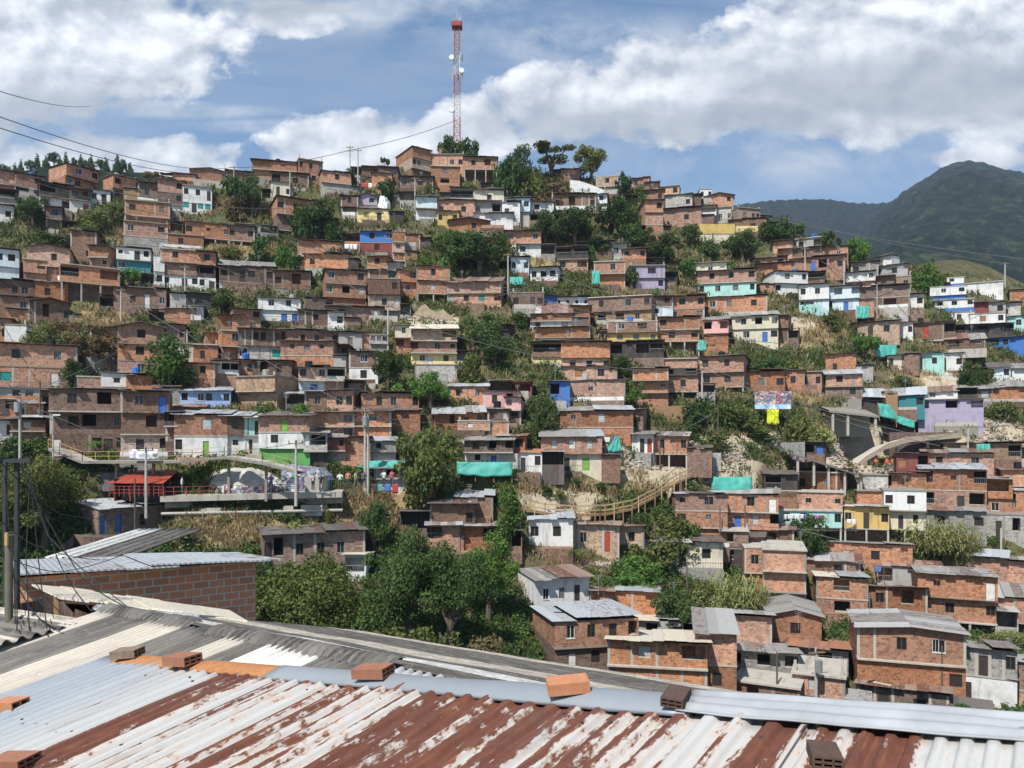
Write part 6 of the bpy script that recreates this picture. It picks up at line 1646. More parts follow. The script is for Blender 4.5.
def mat_bigbrick():
    m, nt, out = new_mat('hollow clay block wall'); uv = uvvec(nt)
    br = N(nt, 'TexBrick', {'Vector': uv, 'Color1': (.72, .3, .155), 'Color2': (.6, .225, .115), 'Mortar': (.62, .56, .47), 'Scale': 1.0, 'Mortar Size': .018, 'Mortar Smooth': .25, 'Bias': -.05, 'Brick Width': .34, 'Row Height': .165})
    n = noise_n(nt, uv, 1.1, 5, .65); n2 = noise_n(nt, uv, 9, 4, .7)
    idv = N(nt, 'TexBrick', {'Vector': uv, 'Color1': (0, 0, 0), 'Color2': (1, 1, 1), 'Mortar': (0, 0, 0), 'Scale': 1.0, 'Mortar Size': .018, 'Brick Width': .34, 'Row Height': .165}).outputs['Color']
    k = mixc(nt, mathn(nt, 'MULTIPLY', ramp(nt, idv, [(.55, 0.0), (.8, 1.0)]), .3), br.outputs['Color'], (.28, .22, .18))
    k = mixc(nt, ramp(nt, n, [(.55, 0.0), (.8, .45)]), k, (.25, .15, .1))
    k = mixc(nt, ramp(nt, n2, [(.5, 0.0), (.75, .5)]), k, (.5, .3, .2))
    h = mathn(nt, 'ADD', mathn(nt, 'MULTIPLY', br.outputs['Fac'], -1.0), mathn(nt, 'MULTIPLY', n2, .5)); finish(nt, out, k, .9, h, .7, .015); return m
def corr(name, o, e, g, s0, s1, t0, t1, pitch, amp, mats, pick, parent=None, nt_=14, seed=0, sheetw=.9, per=8, lift=0.0, rib=False):
    """corrugated sheeting laid from o along e (across) and g (down the slope)"""
    n = e.cross(g).normalized(); n = n if n.z > 0 else -n
    ns = int((s1 - s0) / pitch * per) + 1; ss = np.linspace(s0, s1, ns); ts = np.linspace(0, 1, nt_)
    S_, T_ = np.meshgrid(ss, ts); sid = np.floor(S_ / sheetw); fr = S_ / sheetw - sid
    jr = np.random.default_rng(seed).uniform(-1, 1, 400); j = jr[(sid.astype(int)) % 400]
    T = t0 + (t1 - t0) * T_ + .04 * j; w = np.cos(2 * math.pi * S_ / pitch)
    w = np.sign(w) * np.abs(w) ** .75 if not rib else np.clip((w - .25) * 3.2, -1, 1)
    wob = np.array([[noise.noise(Vector((a * .8, b * .7, seed))) for a in ss[::6]] for b in ts * (t1 - t0)])
    wob = np.stack([np.interp(ss, ss[::6], r) for r in wob])
    Z = amp * w + lift + .012 * fr + .008 * j * (T_ - .3) + .018 * wob
    co = np.array(o)[None, None] + S_[..., None] * np.array(e) + T[..., None] * np.array(g) + Z[..., None] * np.array(n)
    ny, nx = S_.shape; idx = np.arange(ny * nx).reshape(ny, nx); q = np.stack([idx[:-1, :-1], idx[:-1, 1:], idx[1:, 1:], idx[1:, :-1]], -1).reshape(-1, 4)
    me = np_mesh(name, co.reshape(-1, 3), q)
    for m in mats: me.materials.append(m)
    uv = me.uv_layers.new(name='UVMap'); U = np.stack([S_, T], -1).reshape(-1, 2)[q.ravel()]; uv.data.foreach_set('uv', U.astype(np.float32).ravel())
    me.polygons.foreach_set('material_index', np.array([pick((ss[i] + ss[min(i + 1, ns - 1)]) / 2) for i in range(nx - 1)] * (ny - 1), dtype=np.int32))
    me.polygons.foreach_set('use_smooth', np.ones(len(q), bool))
    ob = link(name, me, parent); md = ob.modifiers.new('thickness', 'SOLIDIFY'); md.thickness = .006; return ob
def strip(name, o, e, g, s0, s1, prof, mat, parent, n=30, wob=.01):
    """folded sheet metal: a profile of (t, height) pairs run along e"""
    nn = e.cross(g).normalized(); nn = nn if nn.z > 0 else -nn; m = MB(); rows = []
    for i in range(n + 1):
        s = lerp(s0, s1, i / n); k = noise.noise(Vector((s * 1.3, 3, 0))) * wob
        rows.append([o + e * s + g * (t + k * 2 * (t > 0)) + nn * (h + k + (noise.noise(Vector((s * 2.5, t * 6, 8))) * wob * .8)) for t, h in prof])
    for i in range(n):
        for j in range(len(prof) - 1): m.face([rows[i][j], rows[i + 1][j], rows[i + 1][j + 1], rows[i][j + 1]], mat, [(s0 + (s1 - s0) * i / n, prof[j][0]), (s0 + (s1 - s0) * (i + 1) / n, prof[j][0]), (s0 + (s1 - s0) * (i + 1) / n, prof[j + 1][0]), (s0 + (s1 - s0) * i / n, prof[j + 1][0])])
    o_ = m.build(name, parent, None, True); md = o_.modifiers.new('thickness', 'SOLIDIFY'); md.thickness = .008; return o_
def clay_block(mats, l=.3, w=.2, h=.085, holes=(3, 2), rnd=False):
    m = MB(); t = .014; outer, inner = mats
    for y0, y1, z0, z1 in ((0, w, 0, t), (0, w, h - t, h), (0, t, t, h - t), (w - t, w, t, h - t)):
        m.box(-l / 2, l / 2, y0 - w / 2, y1 - w / 2, z0, z1, outer)
    for k in range(1, holes[0]): y = -w / 2 + w * k / holes[0]; m.box(-l / 2 + .002, l / 2 - .002, y - t / 2, y + t / 2, t, h - t, outer)
    for k in range(1, holes[1]): z = h * k / holes[1]; m.box(-l / 2 + .002, l / 2 - .002, -w / 2 + t, w / 2 - t, z - t / 2, z + t / 2, outer)
    m.box(-.02, .02, -w / 2 + t, w / 2 - t, t, h - t, inner); return m
def mat_clay(name, a, b):
    m, nt, out = new_mat(name); v = N(nt, 'TexCoord').outputs['Object']; k = mixc(nt, ramp(nt, noise_n(nt, v, 12, 5, .7), [(.35, 0.0), (.7, 1.0)]), a, b)
    k = mixc(nt, ramp(nt, noise_n(nt, v, 40, 4, .7), [(.55, 0.0), (.75, .5)]), k, tuple(x * .6 for x in b)); finish(nt, out, k, .9, noise_n(nt, v, 60, 4), .5, .004); return m
def foreground():
    t = thing('foreground_house', 'near house with a rust streaked corrugated tin roof under our feet', 'house', RL + RE * 4 + Vector((0, 0, -3.2)))
    o = RL - t.location; rust = mat_rust()
    corr('roof', o, RE, RG, -.55, 6.93, .0, 4.9, .165, .017, [rust], lambda s: 0, t, 24, 3, .825, 16, rib=True)
    corr('roof', o, RE, RG, 6.9, 10.4, .0, 4.9, .1, .011, [rust], lambda s: 0, t, 24, 4, .8, 12, lift=.012, rib=True)
    m = MB(); rr = random.Random(5)
    for tt in (.32, 1.35, 2.4, 3.4):
        for q in range(-3, 42):
            if rr.random() < .3: continue
            p = o + RE * (q * .165) + RG * (tt + rr.uniform(-.05, .05)) + RN * .02; m.tube([p, p + RN * .012], .013, 'dr_d' if rr.random() < .6 else 'steel', 6)
    tag(m.build('nail_heads', t), kind='stuff')
    ZI = mat_plain('blue grey flashing', (.27, .295, .32), .55, .2, var=.2, scale=1.5); OR = mat_clay('orange rusted flashing', (.4, .19, .08), (.28, .11, .045)); WS = M['white_sheet'] = mat_plain('white ribbed sheet', (.37, .385, .4), .6, var=.35, scale=3)
    strip('ridge_flashing', o, RE, RG, -.15, 2.9, [(-.12, .0), (-.05, .035), (.0, .04), (.13, .028), (.14, .01)], OR, t)
    strip('ridge_flashing', o, RE, RG, 2.55, 6.3, [(-.12, .0), (-.05, .04), (.0, .045), (.15, .03), (.155, .01)], ZI, t)
    prof = []
    for k in range(33): q = k / 32; prof.append((-.1 + .26 * q, .045 + .008 * math.cos(q * 2 * math.pi * 3) - .02 * max(0, q - .5)))
    strip('ridge_flashing', o, RE, RG, 6.25, 10.4, prof, WS, t, 60)
    m = MB(); a, b = RL + RG * 4.4 - t.location, RL + RE * 10 - t.location
    c = [o + RE * -.3 + RG * .3, o + RE * 10 + RG * .3, o + RE * 10 + RG * 4.6, o + RE * -.3 + RG * 4.6]; top = [x - RN * .12 for x in c]; bot = [Vector((x.x, x.y, -7.5 - t.location.z)) for x in c]
    for i in range(4): j = (i + 1) % 4; m.face([bot[i], bot[j], top[j], top[i]], 'b')
    m.build('wall', t)
    # the fibre cement roof behind it
    A, B = Vector((-5.72, 11, -2.42)), Vector((-.65, 7, -2.13)); e2 = (B - A).normalized(); L2 = (B - A).length
    gn = Vector((-.61, -.79, -.17)); gn = (gn - e2 * gn.dot(e2)).normalized(); gf = Vector((.61, .79, -.26)); gf = (gf - e2 * gf.dot(e2)).normalized()
    t2 = thing('fibre_cement_house', 'house with a grey and cream corrugated fibre cement roof behind the rusty one', 'house', A.lerp(B, .5) + Vector((0, 0, -3))); o2 = A - t2.location
    fa = mat_fibre('grey fibre cement', (.2, .185, .165), (.1, .09, .08)); fb = mat_fibre('cream fibre cement', (.52, .47, .39), (.4, .36, .3)); fw = mat_fibre('pale fibre cement', (.66, .65, .62), (.5, .49, .46)); fd = mat_fibre('blackened ridge tiles', (.2, .185, .17), (.09, .085, .075))
    def pick(s): return 1 if s < .42 or 1.35 < s < 2.2 or 3.2 < s < 3.6 else 2 if 3.95 < s < 4.9 or 6.0 < s < 6.6 else 0
    corr('roof_slope', o2, e2, gn, -.05, L2 + 1.6, .05, 3.9, .118, .022, [fa, fb, fw], pick, t2, 20, 5, .92, 8)
    def pick2(s): return 2 if 1.7 < s < 2.3 or 5.6 < s < 6.4 else 1 if 3.3 < s < 4.2 or 6.7 < s < 7.1 else 0
    corr('roof_slope', o2, gf, e2, .05, 4.6, -.2, L2 + 3.2, .118, .008, [fa, fb, fw], lambda s: 2 if .5 < s < .95 else 1 if 1.5 < s < 2.2 or s > 4.1 else 0, t2, 30, 7, .6, 8)
    for s0, s1 in ((-.1, 2.25), (2.75, 5.9)):
        prof = [(-.13, .01), (-.07, .045), (0, .055), (.08, .04), (.15, -.0)]; n = 46; m = MB(); rows = []
        nn = e2.cross(gn).normalized(); nn = nn if nn.z > 0 else -nn
        n = int((s1 - s0) / .105 * 8)
        for i in range(n + 1):
            s = lerp(s0, s1, i / n); w = .019 * math.cos(2 * math.pi * s / .105)
            rows.append([o2 + e2 * s + gn * tt * 1 + nn * (hh + w + .01 + .004 * noise.noise(Vector((s * 2, tt, 2)))) if tt <= 0 else o2 + e2 * s + gn * tt + nn * (hh + w + .012) for tt, hh in prof])
        for i in range(n):
            for j in range(4): m.face([rows[i][j], rows[i + 1][j], rows[i + 1][j + 1], rows[i][j + 1]], fd, [(s0 + .0131 * i, j * .1), (s0 + .0131 * (i + 1), j * .1), (s0 + .0131 * (i + 1), j * .1 + .1), (s0 + .0131 * i, j * .1 + .1)])
        k = m.build('ridge_tiles', t2, None, True)
    m = MB(); c = [o2 + gn * 3.7, o2 + e2 * (L2 + 3) + gn * .5, o2 + e2 * (L2 + 3) + gf * 4.3, o2 + gf * 4.3]; top = [x - Vector((0, 0, .15)) for x in c]
    pk = [o2 + gn * 3.7, o2 - Vector((0, 0, .15)), o2 + gf * 4.3]
    for p, q in ((c[2], c[3]), (c[3], o2), (o2, c[0]), (c[0], c[1])):
        m.face([Vector((p.x, p.y, -8.5 - t2.location.z)), Vector((q.x, q.y, -8.5 - t2.location.z)), q - Vector((0, 0, .14)), p - Vector((0, 0, .14))], 'd')
    m.build('wall', t2)
    # loose clay blocks weighing the roof down
    cl = [(mat_clay('orange clay', (.46, .22, .115), (.37, .15, .075)), 'void'), (mat_clay('weathered clay', (.24, .18, .13), (.15, .1, .075)), 'void'), (mat_clay('dark clay', (.1, .06, .045), (.06, .04, .032)), 'void'), (mat_clay('red clay', (.3, .14, .09), (.23, .1, .06)), 'void')]
    yaw = math.atan2(RE.y, RE.x)
    for (px, py, ci, rz, sc, tilt, lab) in [(129, 662, 1, .5, 1.0, 0, 'grey weathered clay block leftmost on the ridge flashing'), (184, 670, 3, .15, 1.1, 0, 'clay block with grey mortar on its side lying on the orange flashing'), (375, 684, 3, .28, .95, 0, 'plain reddish clay block lying flat where orange and grey flashing meet'), (570, 700, 0, .7, .9, .02, 'bright orange clay block tilted across the grey ridge flashing'),
                                    (678, 712, 2, 1.75, .66, 0, 'dark stained hollow block at the end of the grey flashing'), (825, 764, 2, 2.0, .68, .1, 'brown hollow block standing on the rust below the white flashing'), (10, 710, 0, .35, 1.0, 0, 'orange clay block with round hole at the far lower corner of the roof'), (14, 770, 3, .4, 1.05, 0, 'reddish hollow clay block cut by the photo\'s lower corner')]:
        p = roof_hit(px, py) + RN * (.06 if py < 720 and px > 100 else .015); m = clay_block(cl[ci], holes=(3, 2) if ci != 0 else (2, 1)); o_ = m.build('clay_block'); o_.location = p; o_.scale = (sc * .92, sc * .92, sc * .9); o_.rotation_euler = (RN.y * -.6, math.asin(-RE.z) * .8 + tilt, yaw + rz); tag(o_, lab, 'brick')
    # brick building with blue grey metal roof
    bb = mat_bigbrick(); a, b = P(16, 612, 15.6), P(256, 612, 18.4); e = (b - a); e.z = 0; W = e.length; e.normalize(); nrm = Vector((-e.y, e.x, 0))
    t3 = thing('brick_building', 'long wall of bare hollow clay blocks under a blue grey metal roof', 'house', Vector((a.x, a.y, a.z - 2.4)), math.atan2(e.y, e.x))
    zb = a.z - 2.4; zl = (HY - 578) / F * 15.6 - zb; zr = (HY - 561) / F * 18.4 - zb; m = MB()
    m.face([(0, 0, -4), (W, 0, -4), (W, 0, zr), (0, 0, zl)], bb, [(0, -4), (W, -4), (W, zr), (0, zl)]); m.face([(W, 0, -4), (W, 2.6, -4), (W, 2.6, zr - .25), (W, 0, zr)], bb, [(0, -4), (2.6, -4), (2.6, zr - .25), (0, zr)])
    m.face([(0, 2.6, -4), (0, 0, -4), (0, 0, zl), (0, 2.6, zl - .1)], bb, [(0, -4), (2.6, -4), (2.6, zl - .1), (0, zl)]); m.face([(W, 2.6, -4), (0, 2.6, -4), (0, 2.6, zl - .1), (W, 2.6, zr - .25)], bb); m.build('wall', t3)
    m = MB(); MR = 'rz'
    sheet(m, (-.1, -.35, zl + .12), (W * .62, -.45, lerp(zl, zr, .62) + .1), (W * .62, 2.9, lerp(zl, zr, .62) - .1), (-.1, 2.9, zl + .0), MR, jit=.15)
    sheet(m, (W * .5, -.5, lerp(zl, zr, .5) + .16), (W + .5, -.5, zr + .06), (W + .4, 2.9, zr - .16), (W * .5, 2.9, lerp(zl, zr, .5) - .02), MR, jit=.1); m.build('roof', t3)
    # pale sheet roofs between that wall and the fibre cement roof
    t4 = thing('low_house', 'low house with cream and white sheet strips in front of the block wall', 'house', P(140, 612, 14) - Vector((0, 0, 3))); L = t4.location; m = MB()
    def S4(c, mt, n, jit=.06): q = [P(*x) - L for x in c]; sheet(m, q[0], q[1], q[2], q[3], mt, n=n, jit=jit)
    S4([(60, 598, 13), (248, 622, 12.2), (230, 611, 15), (28, 583, 16)], 'rw', 6); S4([(92, 609, 12), (200, 617, 11.9), (235, 619, 13), (100, 603, 13.4)], 'rz', 3)
    m.build('roof', t4); m = MB(); q = [P(92, 612, 12.2) - L, P(245, 622, 12.3) - L, P(232, 613, 14.6) - L, P(60, 600, 14) - L]
    for i in range(4): a_, b_ = q[i], q[(i + 1) % 4]; m.face([Vector((a_.x, a_.y, -2.5)), Vector((b_.x, b_.y, -2.5)), b_ - Vector((0, 0, .05)), a_ - Vector((0, 0, .05))], 'd')
    m.build('wall', t4)
    t5 = thing('lean_to', 'sagging grey corrugated lean-to roof beside the concrete pole', 'shed', P(30, 640, 10) - Vector((0, 0, 2.2))); L = t5.location
    q = [P(-30, 648, 9.4), P(88, 622, 10.6), P(58, 590, 13.5), P(-40, 606, 12.5)]; ee = (q[1] - q[0]).normalized(); g5 = (q[3] - q[0]); g5 = (g5 - ee * g5.dot(ee)).normalized()
    corr('roof', q[0] - L, ee, g5, 0, (q[1] - q[0]).length, -.1, (q[3] - q[0]).length * .96, .177, .03, [fa, fb, M['ro']], lambda s: 1 if s < .5 or 1.2 < s < 1.45 else 0, t5, 14, 12, .8, 8)
    m = MB()
    for x in (q[0], q[1], q[2], q[3]): m.bar(x - L - Vector((0, 0, .1)), Vector(((x - L).x, (x - L).y, -3)), .1, .1, 'wood')
    m.build('post', t5); m = MB(); z_ = -3; c = [q[0] - L, q[1] - L, q[2] - L, q[3] - L]
    m.face([Vector((c[1].x, c[1].y, z_)), Vector((c[2].x, c[2].y, z_)), c[2] - Vector((0, 0, .1)), c[1] - Vector((0, 0, .1))], 'd'); m.face([Vector((c[3].x, c[3].y, z_)), Vector((c[2].x, c[2].y, z_)), c[2] - Vector((0, 0, .12)), c[3] - Vector((0, 0, .12))], 'd'); m.build('wall', t5)
    t6 = thing('grey_roof_house', 'house with a dark corrugated fibre cement roof and white patch behind the block wall', 'house', P(130, 560, 26) - Vector((0, 0, 2))); L = t6.location
    q = [P(48, 557, 22), P(128, 557, 22), P(140, 531, 27), P(74, 531, 27)]; ee = (q[1] - q[0]).normalized(); g6 = (q[3] - q[0]); g6 = (g6 - ee * g6.dot(ee)).normalized()
    corr('roof', q[0] - L, ee, g6, 0, (q[1] - q[0]).length, -.2, (q[3] - q[0]).length, .177, .03, [fa, fw], lambda s: 1 if s < .75 else 0, t6, 10, 13, .92, 8)
    m = MB()
    for i in range(4): a_, b_ = q[i] - L, q[(i + 1) % 4] - L; m.face([Vector((a_.x, a_.y, -4)), Vector((b_.x, b_.y, -4)), b_ - Vector((0, 0, .12)), a_ - Vector((0, 0, .12))], 'd')
    m.build('wall', t6)
    # poles and hanging cables
    D = 11; p = P(9, 650, D); t = thing('utility_pole', 'short thick mossy concrete pole in front of the sagging lean-to', 'pole', p); m = MB(); m.tube([(0, 0, -1), (0, 0, 115 * D / F)], [.06, .05], mat_plain('mossy concrete', (.17, .165, .12), .9, var=.4), 14); m.build('shaft', t)
    m = MB(); m.box(.0, .04, -.1, -.06, 1.5, 1.68, 'yelp'); m.build('sign_plate', t)
    D = 13; p = P(17, 600, D); t = thing('utility_pole', 'dark square steel pole with a crossarm at the photo\'s edge', 'pole', p); m = MB(); m.box(-.032, .032, -.032, .032, -2, 140 * D / F, 'dsteel'); m.build('shaft', t)
    m = MB(); m.bar((-.6, -.1, 138 * D / F), (.3, -.1, 140 * D / F), .06, .07, 'dsteel'); m.tube([(-.2, -.1, 138 * D / F), (-.2, -.1, 143 * D / F)], .06, 'black', 8); m.build('crossarm', t)
    p = P(5, 620, 12.5); t = thing('utility_pole', 'thin black steel pole left of the square one', 'pole', p); m = MB(); m.box(-.025, .025, -.025, .025, -2, 158 * 12.5 / F, 'dsteel'); m.build('shaft', t)
    G = 'black service cables hanging from the steel poles'
    for pts in ([(20, 458, 13), (48, 520, 12.6), (130, 609, 12.2)], [(22, 470, 13), (80, 560, 12.6), (128, 608, 12)], [(0, 462, 12), (60, 500, 14), (150, 520, 18)], [(17, 575, 12), (60, 602, 11.6), (110, 632, 10.5)], [(0, 545, 11), (30, 590, 11), (60, 630, 10)], [(30, 470, 13), (26, 540, 12), (30, 640, 10)], [(0, 555, 12), (60, 558, 14), (130, 552, 18)], [(24, 462, 13), (60, 548, 12), (92, 612, 11)], [(18, 459, 13), (32, 480, 12.8), (40, 560, 12), (48, 636, 10)], [(20, 560, 12.5), (60, 596, 12), (92, 625, 11)], [(17, 550, 12), (17, 630, 10)], [(4, 470, 12.5), (14, 560, 12), (16, 640, 10.2)], [(0, 520, 11), (40, 533, 14), (100, 560, 17)]):
        q = [P(*x) for x in pts]; m = MB(); out = []
        for i in range(25):
            s = i / 24 * (len(q) - 1); k = min(int(s), len(q) - 2); f = s - k; out.append(q[k].lerp(q[k + 1], f) - Vector((0, 0, .25 * math.sin(math.pi * i / 24))))
        m.tube(out, .008, 'black', 6, False); tag(m.build('service_cable'), 'black service cable hanging down from the steel poles by the lean-to', 'cable', G)
# ---------------------------------------------------------------- light, air, camera
SUN_EL, SUN_AZ = 53.0, 209.0                                            # azimuth from +Y (the view) clockwise: behind us, from the left
def light():
    w = bpy.data.worlds.new('World'); S.world = w; w.use_nodes = True; nt = w.node_tree; nt.nodes.clear(); out = nt.nodes.new('ShaderNodeOutputWorld')
    sky = N(nt, 'TexSky', sky_type='NISHITA', sun_disc=False, sun_elevation=R(SUN_EL), sun_rotation=R(SUN_AZ), altitude=1600, air_density=1.0, dust_density=1.0, ozone_density=2.0)
    g = N(nt, 'TexCoord').outputs['Generated']; sp = N(nt, 'SeparateXYZ', {0: g}); x, y, z = sp.outputs
    yc = mathn(nt, 'MAXIMUM', y, .05); u = mathn(nt, 'DIVIDE', x, yc); v = mathn(nt, 'DIVIDE', z, yc)
    uv = N(nt, 'CombineXYZ', {0: u, 1: v, 2: 0.0}).outputs[0]
    def blob(px, py, rx, ry):
        a = mathn(nt, 'DIVIDE', mathn(nt, 'SUBTRACT', u, (px - 512) / F), rx / F); b = mathn(nt, 'DIVIDE', mathn(nt, 'SUBTRACT', v, (HY - py) / F), ry / F)
        d = mathn(nt, 'SQRT', mathn(nt, 'ADD', mathn(nt, 'MULTIPLY', a, a), mathn(nt, 'MULTIPLY', b, b))); return mathn(nt, 'SUBTRACT', 1.0, d)
    def field(bl):
        f = None
        for b in bl: q = blob(*b); f = q if f is None else mathn(nt, 'SMOOTH_MAX', f, q, .18)
        return f
    wv = N(nt, 'CombineXYZ', {0: u, 1: mathn(nt, 'MULTIPLY', v, 1.35), 2: 0.0}).outputs[0]
    def puff(off, sc, det=9, ro=.56): 
        q = N(nt, 'VectorMath', {0: wv, 1: off}, operation='ADD').outputs[0]; return noise_n(nt, q, sc, det, ro, .15)
    big = puff((0, 0, 0), 7.5); big2 = puff((-.012, .022, 0), 7.5)
    CU = [(70, 40, 210, 100), (40, 200, 120, 75), (130, 168, 140, 42), (370, 150, 130, 46), (470, 128, 66, 44), (300, 20, 70, 26), (560, 105, 90, 50), (680, 90, 140, 62), (780, 95, 120, 55), (860, 50, 150, 110), (1000, 60, 170, 110), (975, 158, 75, 14), (1010, 115, 60, 16), (-120, 100, 200, 140), (1220, 60, 220, 130)]
    f = mathn(nt, 'ADD', field(CU), mathn(nt, 'MULTIPLY_ADD', big, 1.7, -.95)); f = mathn(nt, 'ADD', f, mathn(nt, 'MULTIPLY_ADD', puff((4, 2, 0), 20, 7, .62), .7, -.35))
    mask = ramp(nt, f, [(.0, 0.0), (.08, .5), (.2, 1.0)])
    lit = mathn(nt, 'MULTIPLY_ADD', mathn(nt, 'SUBTRACT', big, big2), 5.0, .5, clamp=True)
    GREY = field([(900, 88, 210, 42), (600, 128, 170, 26), (60, 120, 160, 40), (760, 118, 120, 26), (1010, 92, 120, 40), (330, 5, 300, 12)])
    gsh = mathn(nt, 'MULTIPLY', mathn(nt, 'MULTIPLY_ADD', mathn(nt, 'ADD', GREY, mathn(nt, 'MULTIPLY_ADD', puff((1, 3, 0), 5.0), 1.2, -.6)), 1.6, .25, clamp=True), 1.0)
    cc = mixc(nt, lit, (.56, .6, .67), (1.2, 1.2, 1.2)); cc = mixc(nt, mathn(nt, 'MULTIPLY', gsh, .7), cc, (.42, .46, .52))
    cir = ramp(nt, noise_n(nt, N(nt, 'Mapping', {'Vector': uv, 'Rotation': (0, 0, R(-9)), 'Scale': (1.0, 4.5, 1.0)}).outputs[0], 3.2, 8, .6, .5), [(.38, 0.0), (.68, .75)])
    streak = mathn(nt, 'MULTIPLY', mathn(nt, 'MULTIPLY_ADD', field([(200, 112, 90, 8), (260, 126, 80, 8), (150, 105, 70, 6)]), 1.5, .2, clamp=True), ramp(nt, puff((7, 1, 0), 16, 6, .6), [(.35, .1), (.65, .8)]))
    skyc = N(nt, 'HueSaturation', {'Hue': .493, 'Saturation': 1.08, 'Value': 1.45, 'Color': sky.outputs[0]}).outputs[0]
    K = CLOUD
    def cl(c): return mixc(nt, 1.0, c, (K, K, K), 'MULTIPLY')
    wsp = mathn(nt, 'MULTIPLY', mathn(nt, 'MULTIPLY_ADD', field([(420, 8, 150, 34), (600, 40, 160, 30), (800, 150, 220, 40)]), 1.2, .3, clamp=True), ramp(nt, puff((2, 5, 0), 9, 8, .65), [(.4, 0.0), (.65, .8)])); col = mixc(nt, mathn(nt, 'MULTIPLY', cir, .6), skyc, cl(mixc(nt, 0.0, (.55, .62, .72), (0, 0, 0))))
    col = mixc(nt, wsp, col, cl(mixc(nt, 0.0, (.72, .77, .84), (0, 0, 0))))
    col = mixc(nt, streak, col, cl(mixc(nt, 0.0, (.75, .8, .86), (0, 0, 0))))
    up = ramp(nt, y, [(.5, 0.0), (.56, 1.0)]); front = mathn(nt, 'MULTIPLY', mask, mathn(nt, 'GREATER_THAN', y, .05))
    col = mixc(nt, front, col, cl(cc))
    bg = N(nt, 'Background', {'Color': col, 'Strength': SKYS}); nt.links.new(bg.outputs[0], out.inputs[0])
    s = bpy.data.lights.new('sun', 'SUN'); s.energy = SUNE; s.angle = R(.53); s.color = (1, .955, .88); o = bpy.data.objects.new('sun', s); COL.objects.link(o)
    el, az = R(SUN_EL), R(SUN_AZ); d = Vector((math.sin(az) * math.cos(el), math.cos(az) * math.cos(el), math.sin(el))); o.rotation_euler = d.to_track_quat('Z', 'Y').to_euler(); o.location = d * 300
    c = bpy.data.cameras.new('camera'); c.sensor_width = 36; c.lens = F / 1024 * 36; c.shift_y = (HY - 384) / 1024; c.clip_start = .1; c.clip_end = 12000
    o = bpy.data.objects.new('camera', c); COL.objects.link(o); o.rotation_euler = (R(90), 0, 0); S.camera = o
    S.view_settings.view_transform = 'Standard'; S.view_settings.look = 'None'; S.view_settings.gamma = 1; S.view_settings.exposure = EXPO; S.view_settings.use_curve_mapping = False
    cy = S.cycles; cy.use_denoising = True; cy.max_bounces = 6; cy.diffuse_bounces = 3; cy.glossy_bounces = 2; cy.transmission_bounces = 2; cy.volume_bounces = 0; cy.transparent_max_bounces = 4; cy.caustics_reflective = False; cy.caustics_refractive = False
    cy.volume_step_rate = 4; cy.volume_max_steps = 64; cy.use_adaptive_sampling = True; cy.adaptive_threshold = .015; S.render.use_persistent_data = False
def haze():
    m, nt, out = new_mat('pale air'); p = N(nt, 'VolumePrincipled', {'Color': (.6, .76, 1.0, 1), 'Density': HAZE, 'Anisotropy': .2}); nt.links.new(p.outputs[0], out.inputs['Volume'])
    me = bpy.data.meshes.new('haze'); b = MB(); b.box(-5200, 5200, -400, 5200, -30, 1150, 'void'); o = b.build('haze'); o.data.materials.clear(); o.data.materials.append(m); tag(o, kind='stuff')
SKYS, SUNE, EXPO, CLOUD, HAZE = .08, 5.0, 0.45, 9.6, 1.5e-4
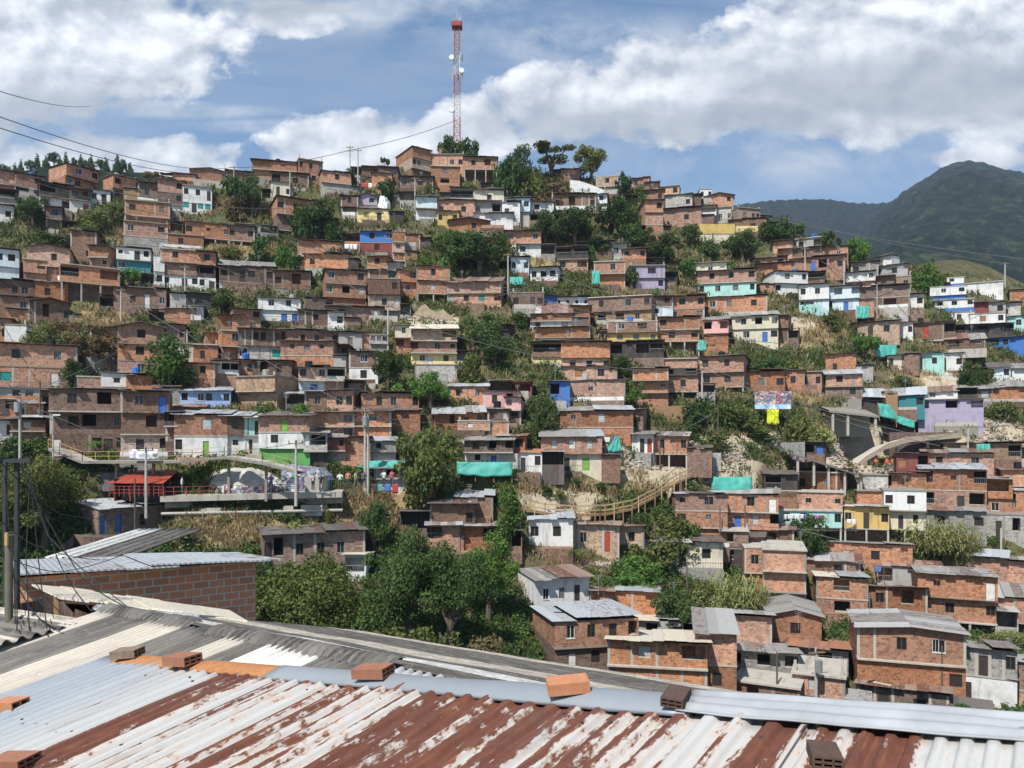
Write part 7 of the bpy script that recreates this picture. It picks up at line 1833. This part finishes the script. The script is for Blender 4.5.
# ---------------------------------------------------------------- labels: what it looks like and what it stands by
NUM = {1: 'one', 2: 'two', 3: 'three', 4: 'four', 5: 'five', 6: 'six', 7: 'seven', 8: 'eight', 9: 'nine', 10: 'ten'}
ORD = ['nearest', 'second', 'third', 'fourth', 'fifth', 'sixth', 'seventh', 'eighth', 'ninth', 'tenth', 'eleventh', 'twelfth']
def sector(dx, dy):
    if abs(dx) > 1.15 * abs(dy): return 'right of' if dx > 0 else 'left of'
    return 'below' if dy > 0 else 'above'
def label_all():
    LM = [(h['short'], h['xc'], (h['yt'] + h['yb']) / 2) for h in HOUSES if h['short']]
    LM += [('telecom mast', 457, 146), ('market stall', 139, 485), ('billboard', 773, 400), ('curved ramp', 890, 446), ('painted boulder', 238, 480)]
    LM = [(s.strip(), x, y) for s, x, y in LM]
    cells = {}
    def assign(items, kind):
        for it in items:
            n = min(LM, key=lambda l: (l[1] - it['px']) ** 2 + (1.4 * (l[2] - it['py'])) ** 2); dx, dy = it['px'] - n[1], it['py'] - n[2]
            it['cell'] = (kind, n[0], sector(dx, dy)); it['dist'] = dx * dx + 2 * dy * dy; cells.setdefault(it['cell'], []).append(it)
    hs = [dict(px=h['xc'], py=(h['yt'] + h['yb']) / 2, h=h) for h in HOUSES if not h['plus']]
    assign([h for h in hs if not h['h']['shack']], 'house'); assign([h for h in hs if h['h']['shack']], 'shack'); tr = [dict(px=t['px'], py=t['py'], t=t) for t in TREES if t['kind'] != 3 or t['py'] > 190]; 
    assign([t for t in tr if t['t']['kind'] not in (5, 6)], 'tree'); assign([t for t in tr if t['t']['kind'] in (5, 6)], 'bush')
    for k in {i['key'] for i in ITEMS}: assign([dict(px=i['px'], py=i['py'], it=i) for i in ITEMS if i['key'] == k], k)
    for cell, lst in cells.items():
        lst.sort(key=lambda i: i['dist'])
        for r, i in enumerate(lst):
            rel = f"{ORD[min(r, 11)]} {cell[2]} the {cell[1]}"
            if 'h' in i:
                h = i['h']; o = h['root']; o['group'] = 'houses crowded on the hillside'
                if h['lab']: o['label'] = h['lab']; continue
                fl = [f for f in h['fl'] if f[1] > .45]; nf = len(fl); kinds = [COLN.get(f[0], 'plain') for f in fl if f[0] != 'x']; nw = h['nw']; hw_ = 'shack' if h['shack'] else 'house'
                cs = kinds[0] if len(set(kinds)) == 1 else f'{kinds[0]} over {kinds[-1]}'
                adj = {1: 'low', 2: 'two storey', 3: 'three storey'}.get(nf, 'tall')
                o['label'] = f'{adj} {cs} {hw_}, {rel}' if len(rel.split()) > 7 or not nw else f'{adj} {cs} {hw_} with {NUM.get(nw, "many")} window{"s" if nw > 1 else ""}, {rel}'
                if len(o['label'].replace(',', '').split()) > 16: o['label'] = f'{adj} {cs} {hw_}, {rel}'
                if len(o['label'].replace(',', '').split()) > 16: o['label'] = f'{kinds[0]} {hw_}, {rel}'
            elif 't' in i:
                t = i['t']; kn = KN[t['kind']].replace('_', ' '); o = t['o']; o['group'] = 'trees and bushes among the houses'
                sz = 'small' if t['h'] < 25 else 'tall' if t['h'] > 50 else 'leafy'
                o['label'] = t['lab'] or f"{sz} {LFN[t['lf']]} {kn}, {rel}"
            else:
                o = i['it']['o']; o['group'] = 'poles on the hillside'; o['label'] = i['it']['lab'] or f"{i['it']['what']}, {rel}"
    pines = sorted([t for t in TREES if 'label' not in t['o']], key=lambda t: t['px'])
    for k, t in enumerate(pines): t['o']['label'] = 'dark pine tree on the wooded ridge behind the houses' if t['kind'] == 3 else 'dark round tree on the pine ridge behind the houses'; t['o']['group'] = 'trees on the pine ridge'
    seen = {}
    for o in COL.objects:
        if o.parent is None and 'label' in o and 'group' not in o or o.parent is None and 'label' in o:
            l = o['label']; seen.setdefault(l, []).append(o)
    for l, os_ in seen.items():
        if len(os_) > 1 and 'cable' not in l and 'pine' not in l: print('SAME', len(os_), l)
# ---------------------------------------------------------------- build
structures(); terrain(); mountains(); trees(); scatter(); nets(); mast(); poles(); cables(); people(); washing(); foreground(); light(); haze(); label_all()
print('HOUSES', sum(not h['plus'] for h in HOUSES), 'objects', len(COL.objects))
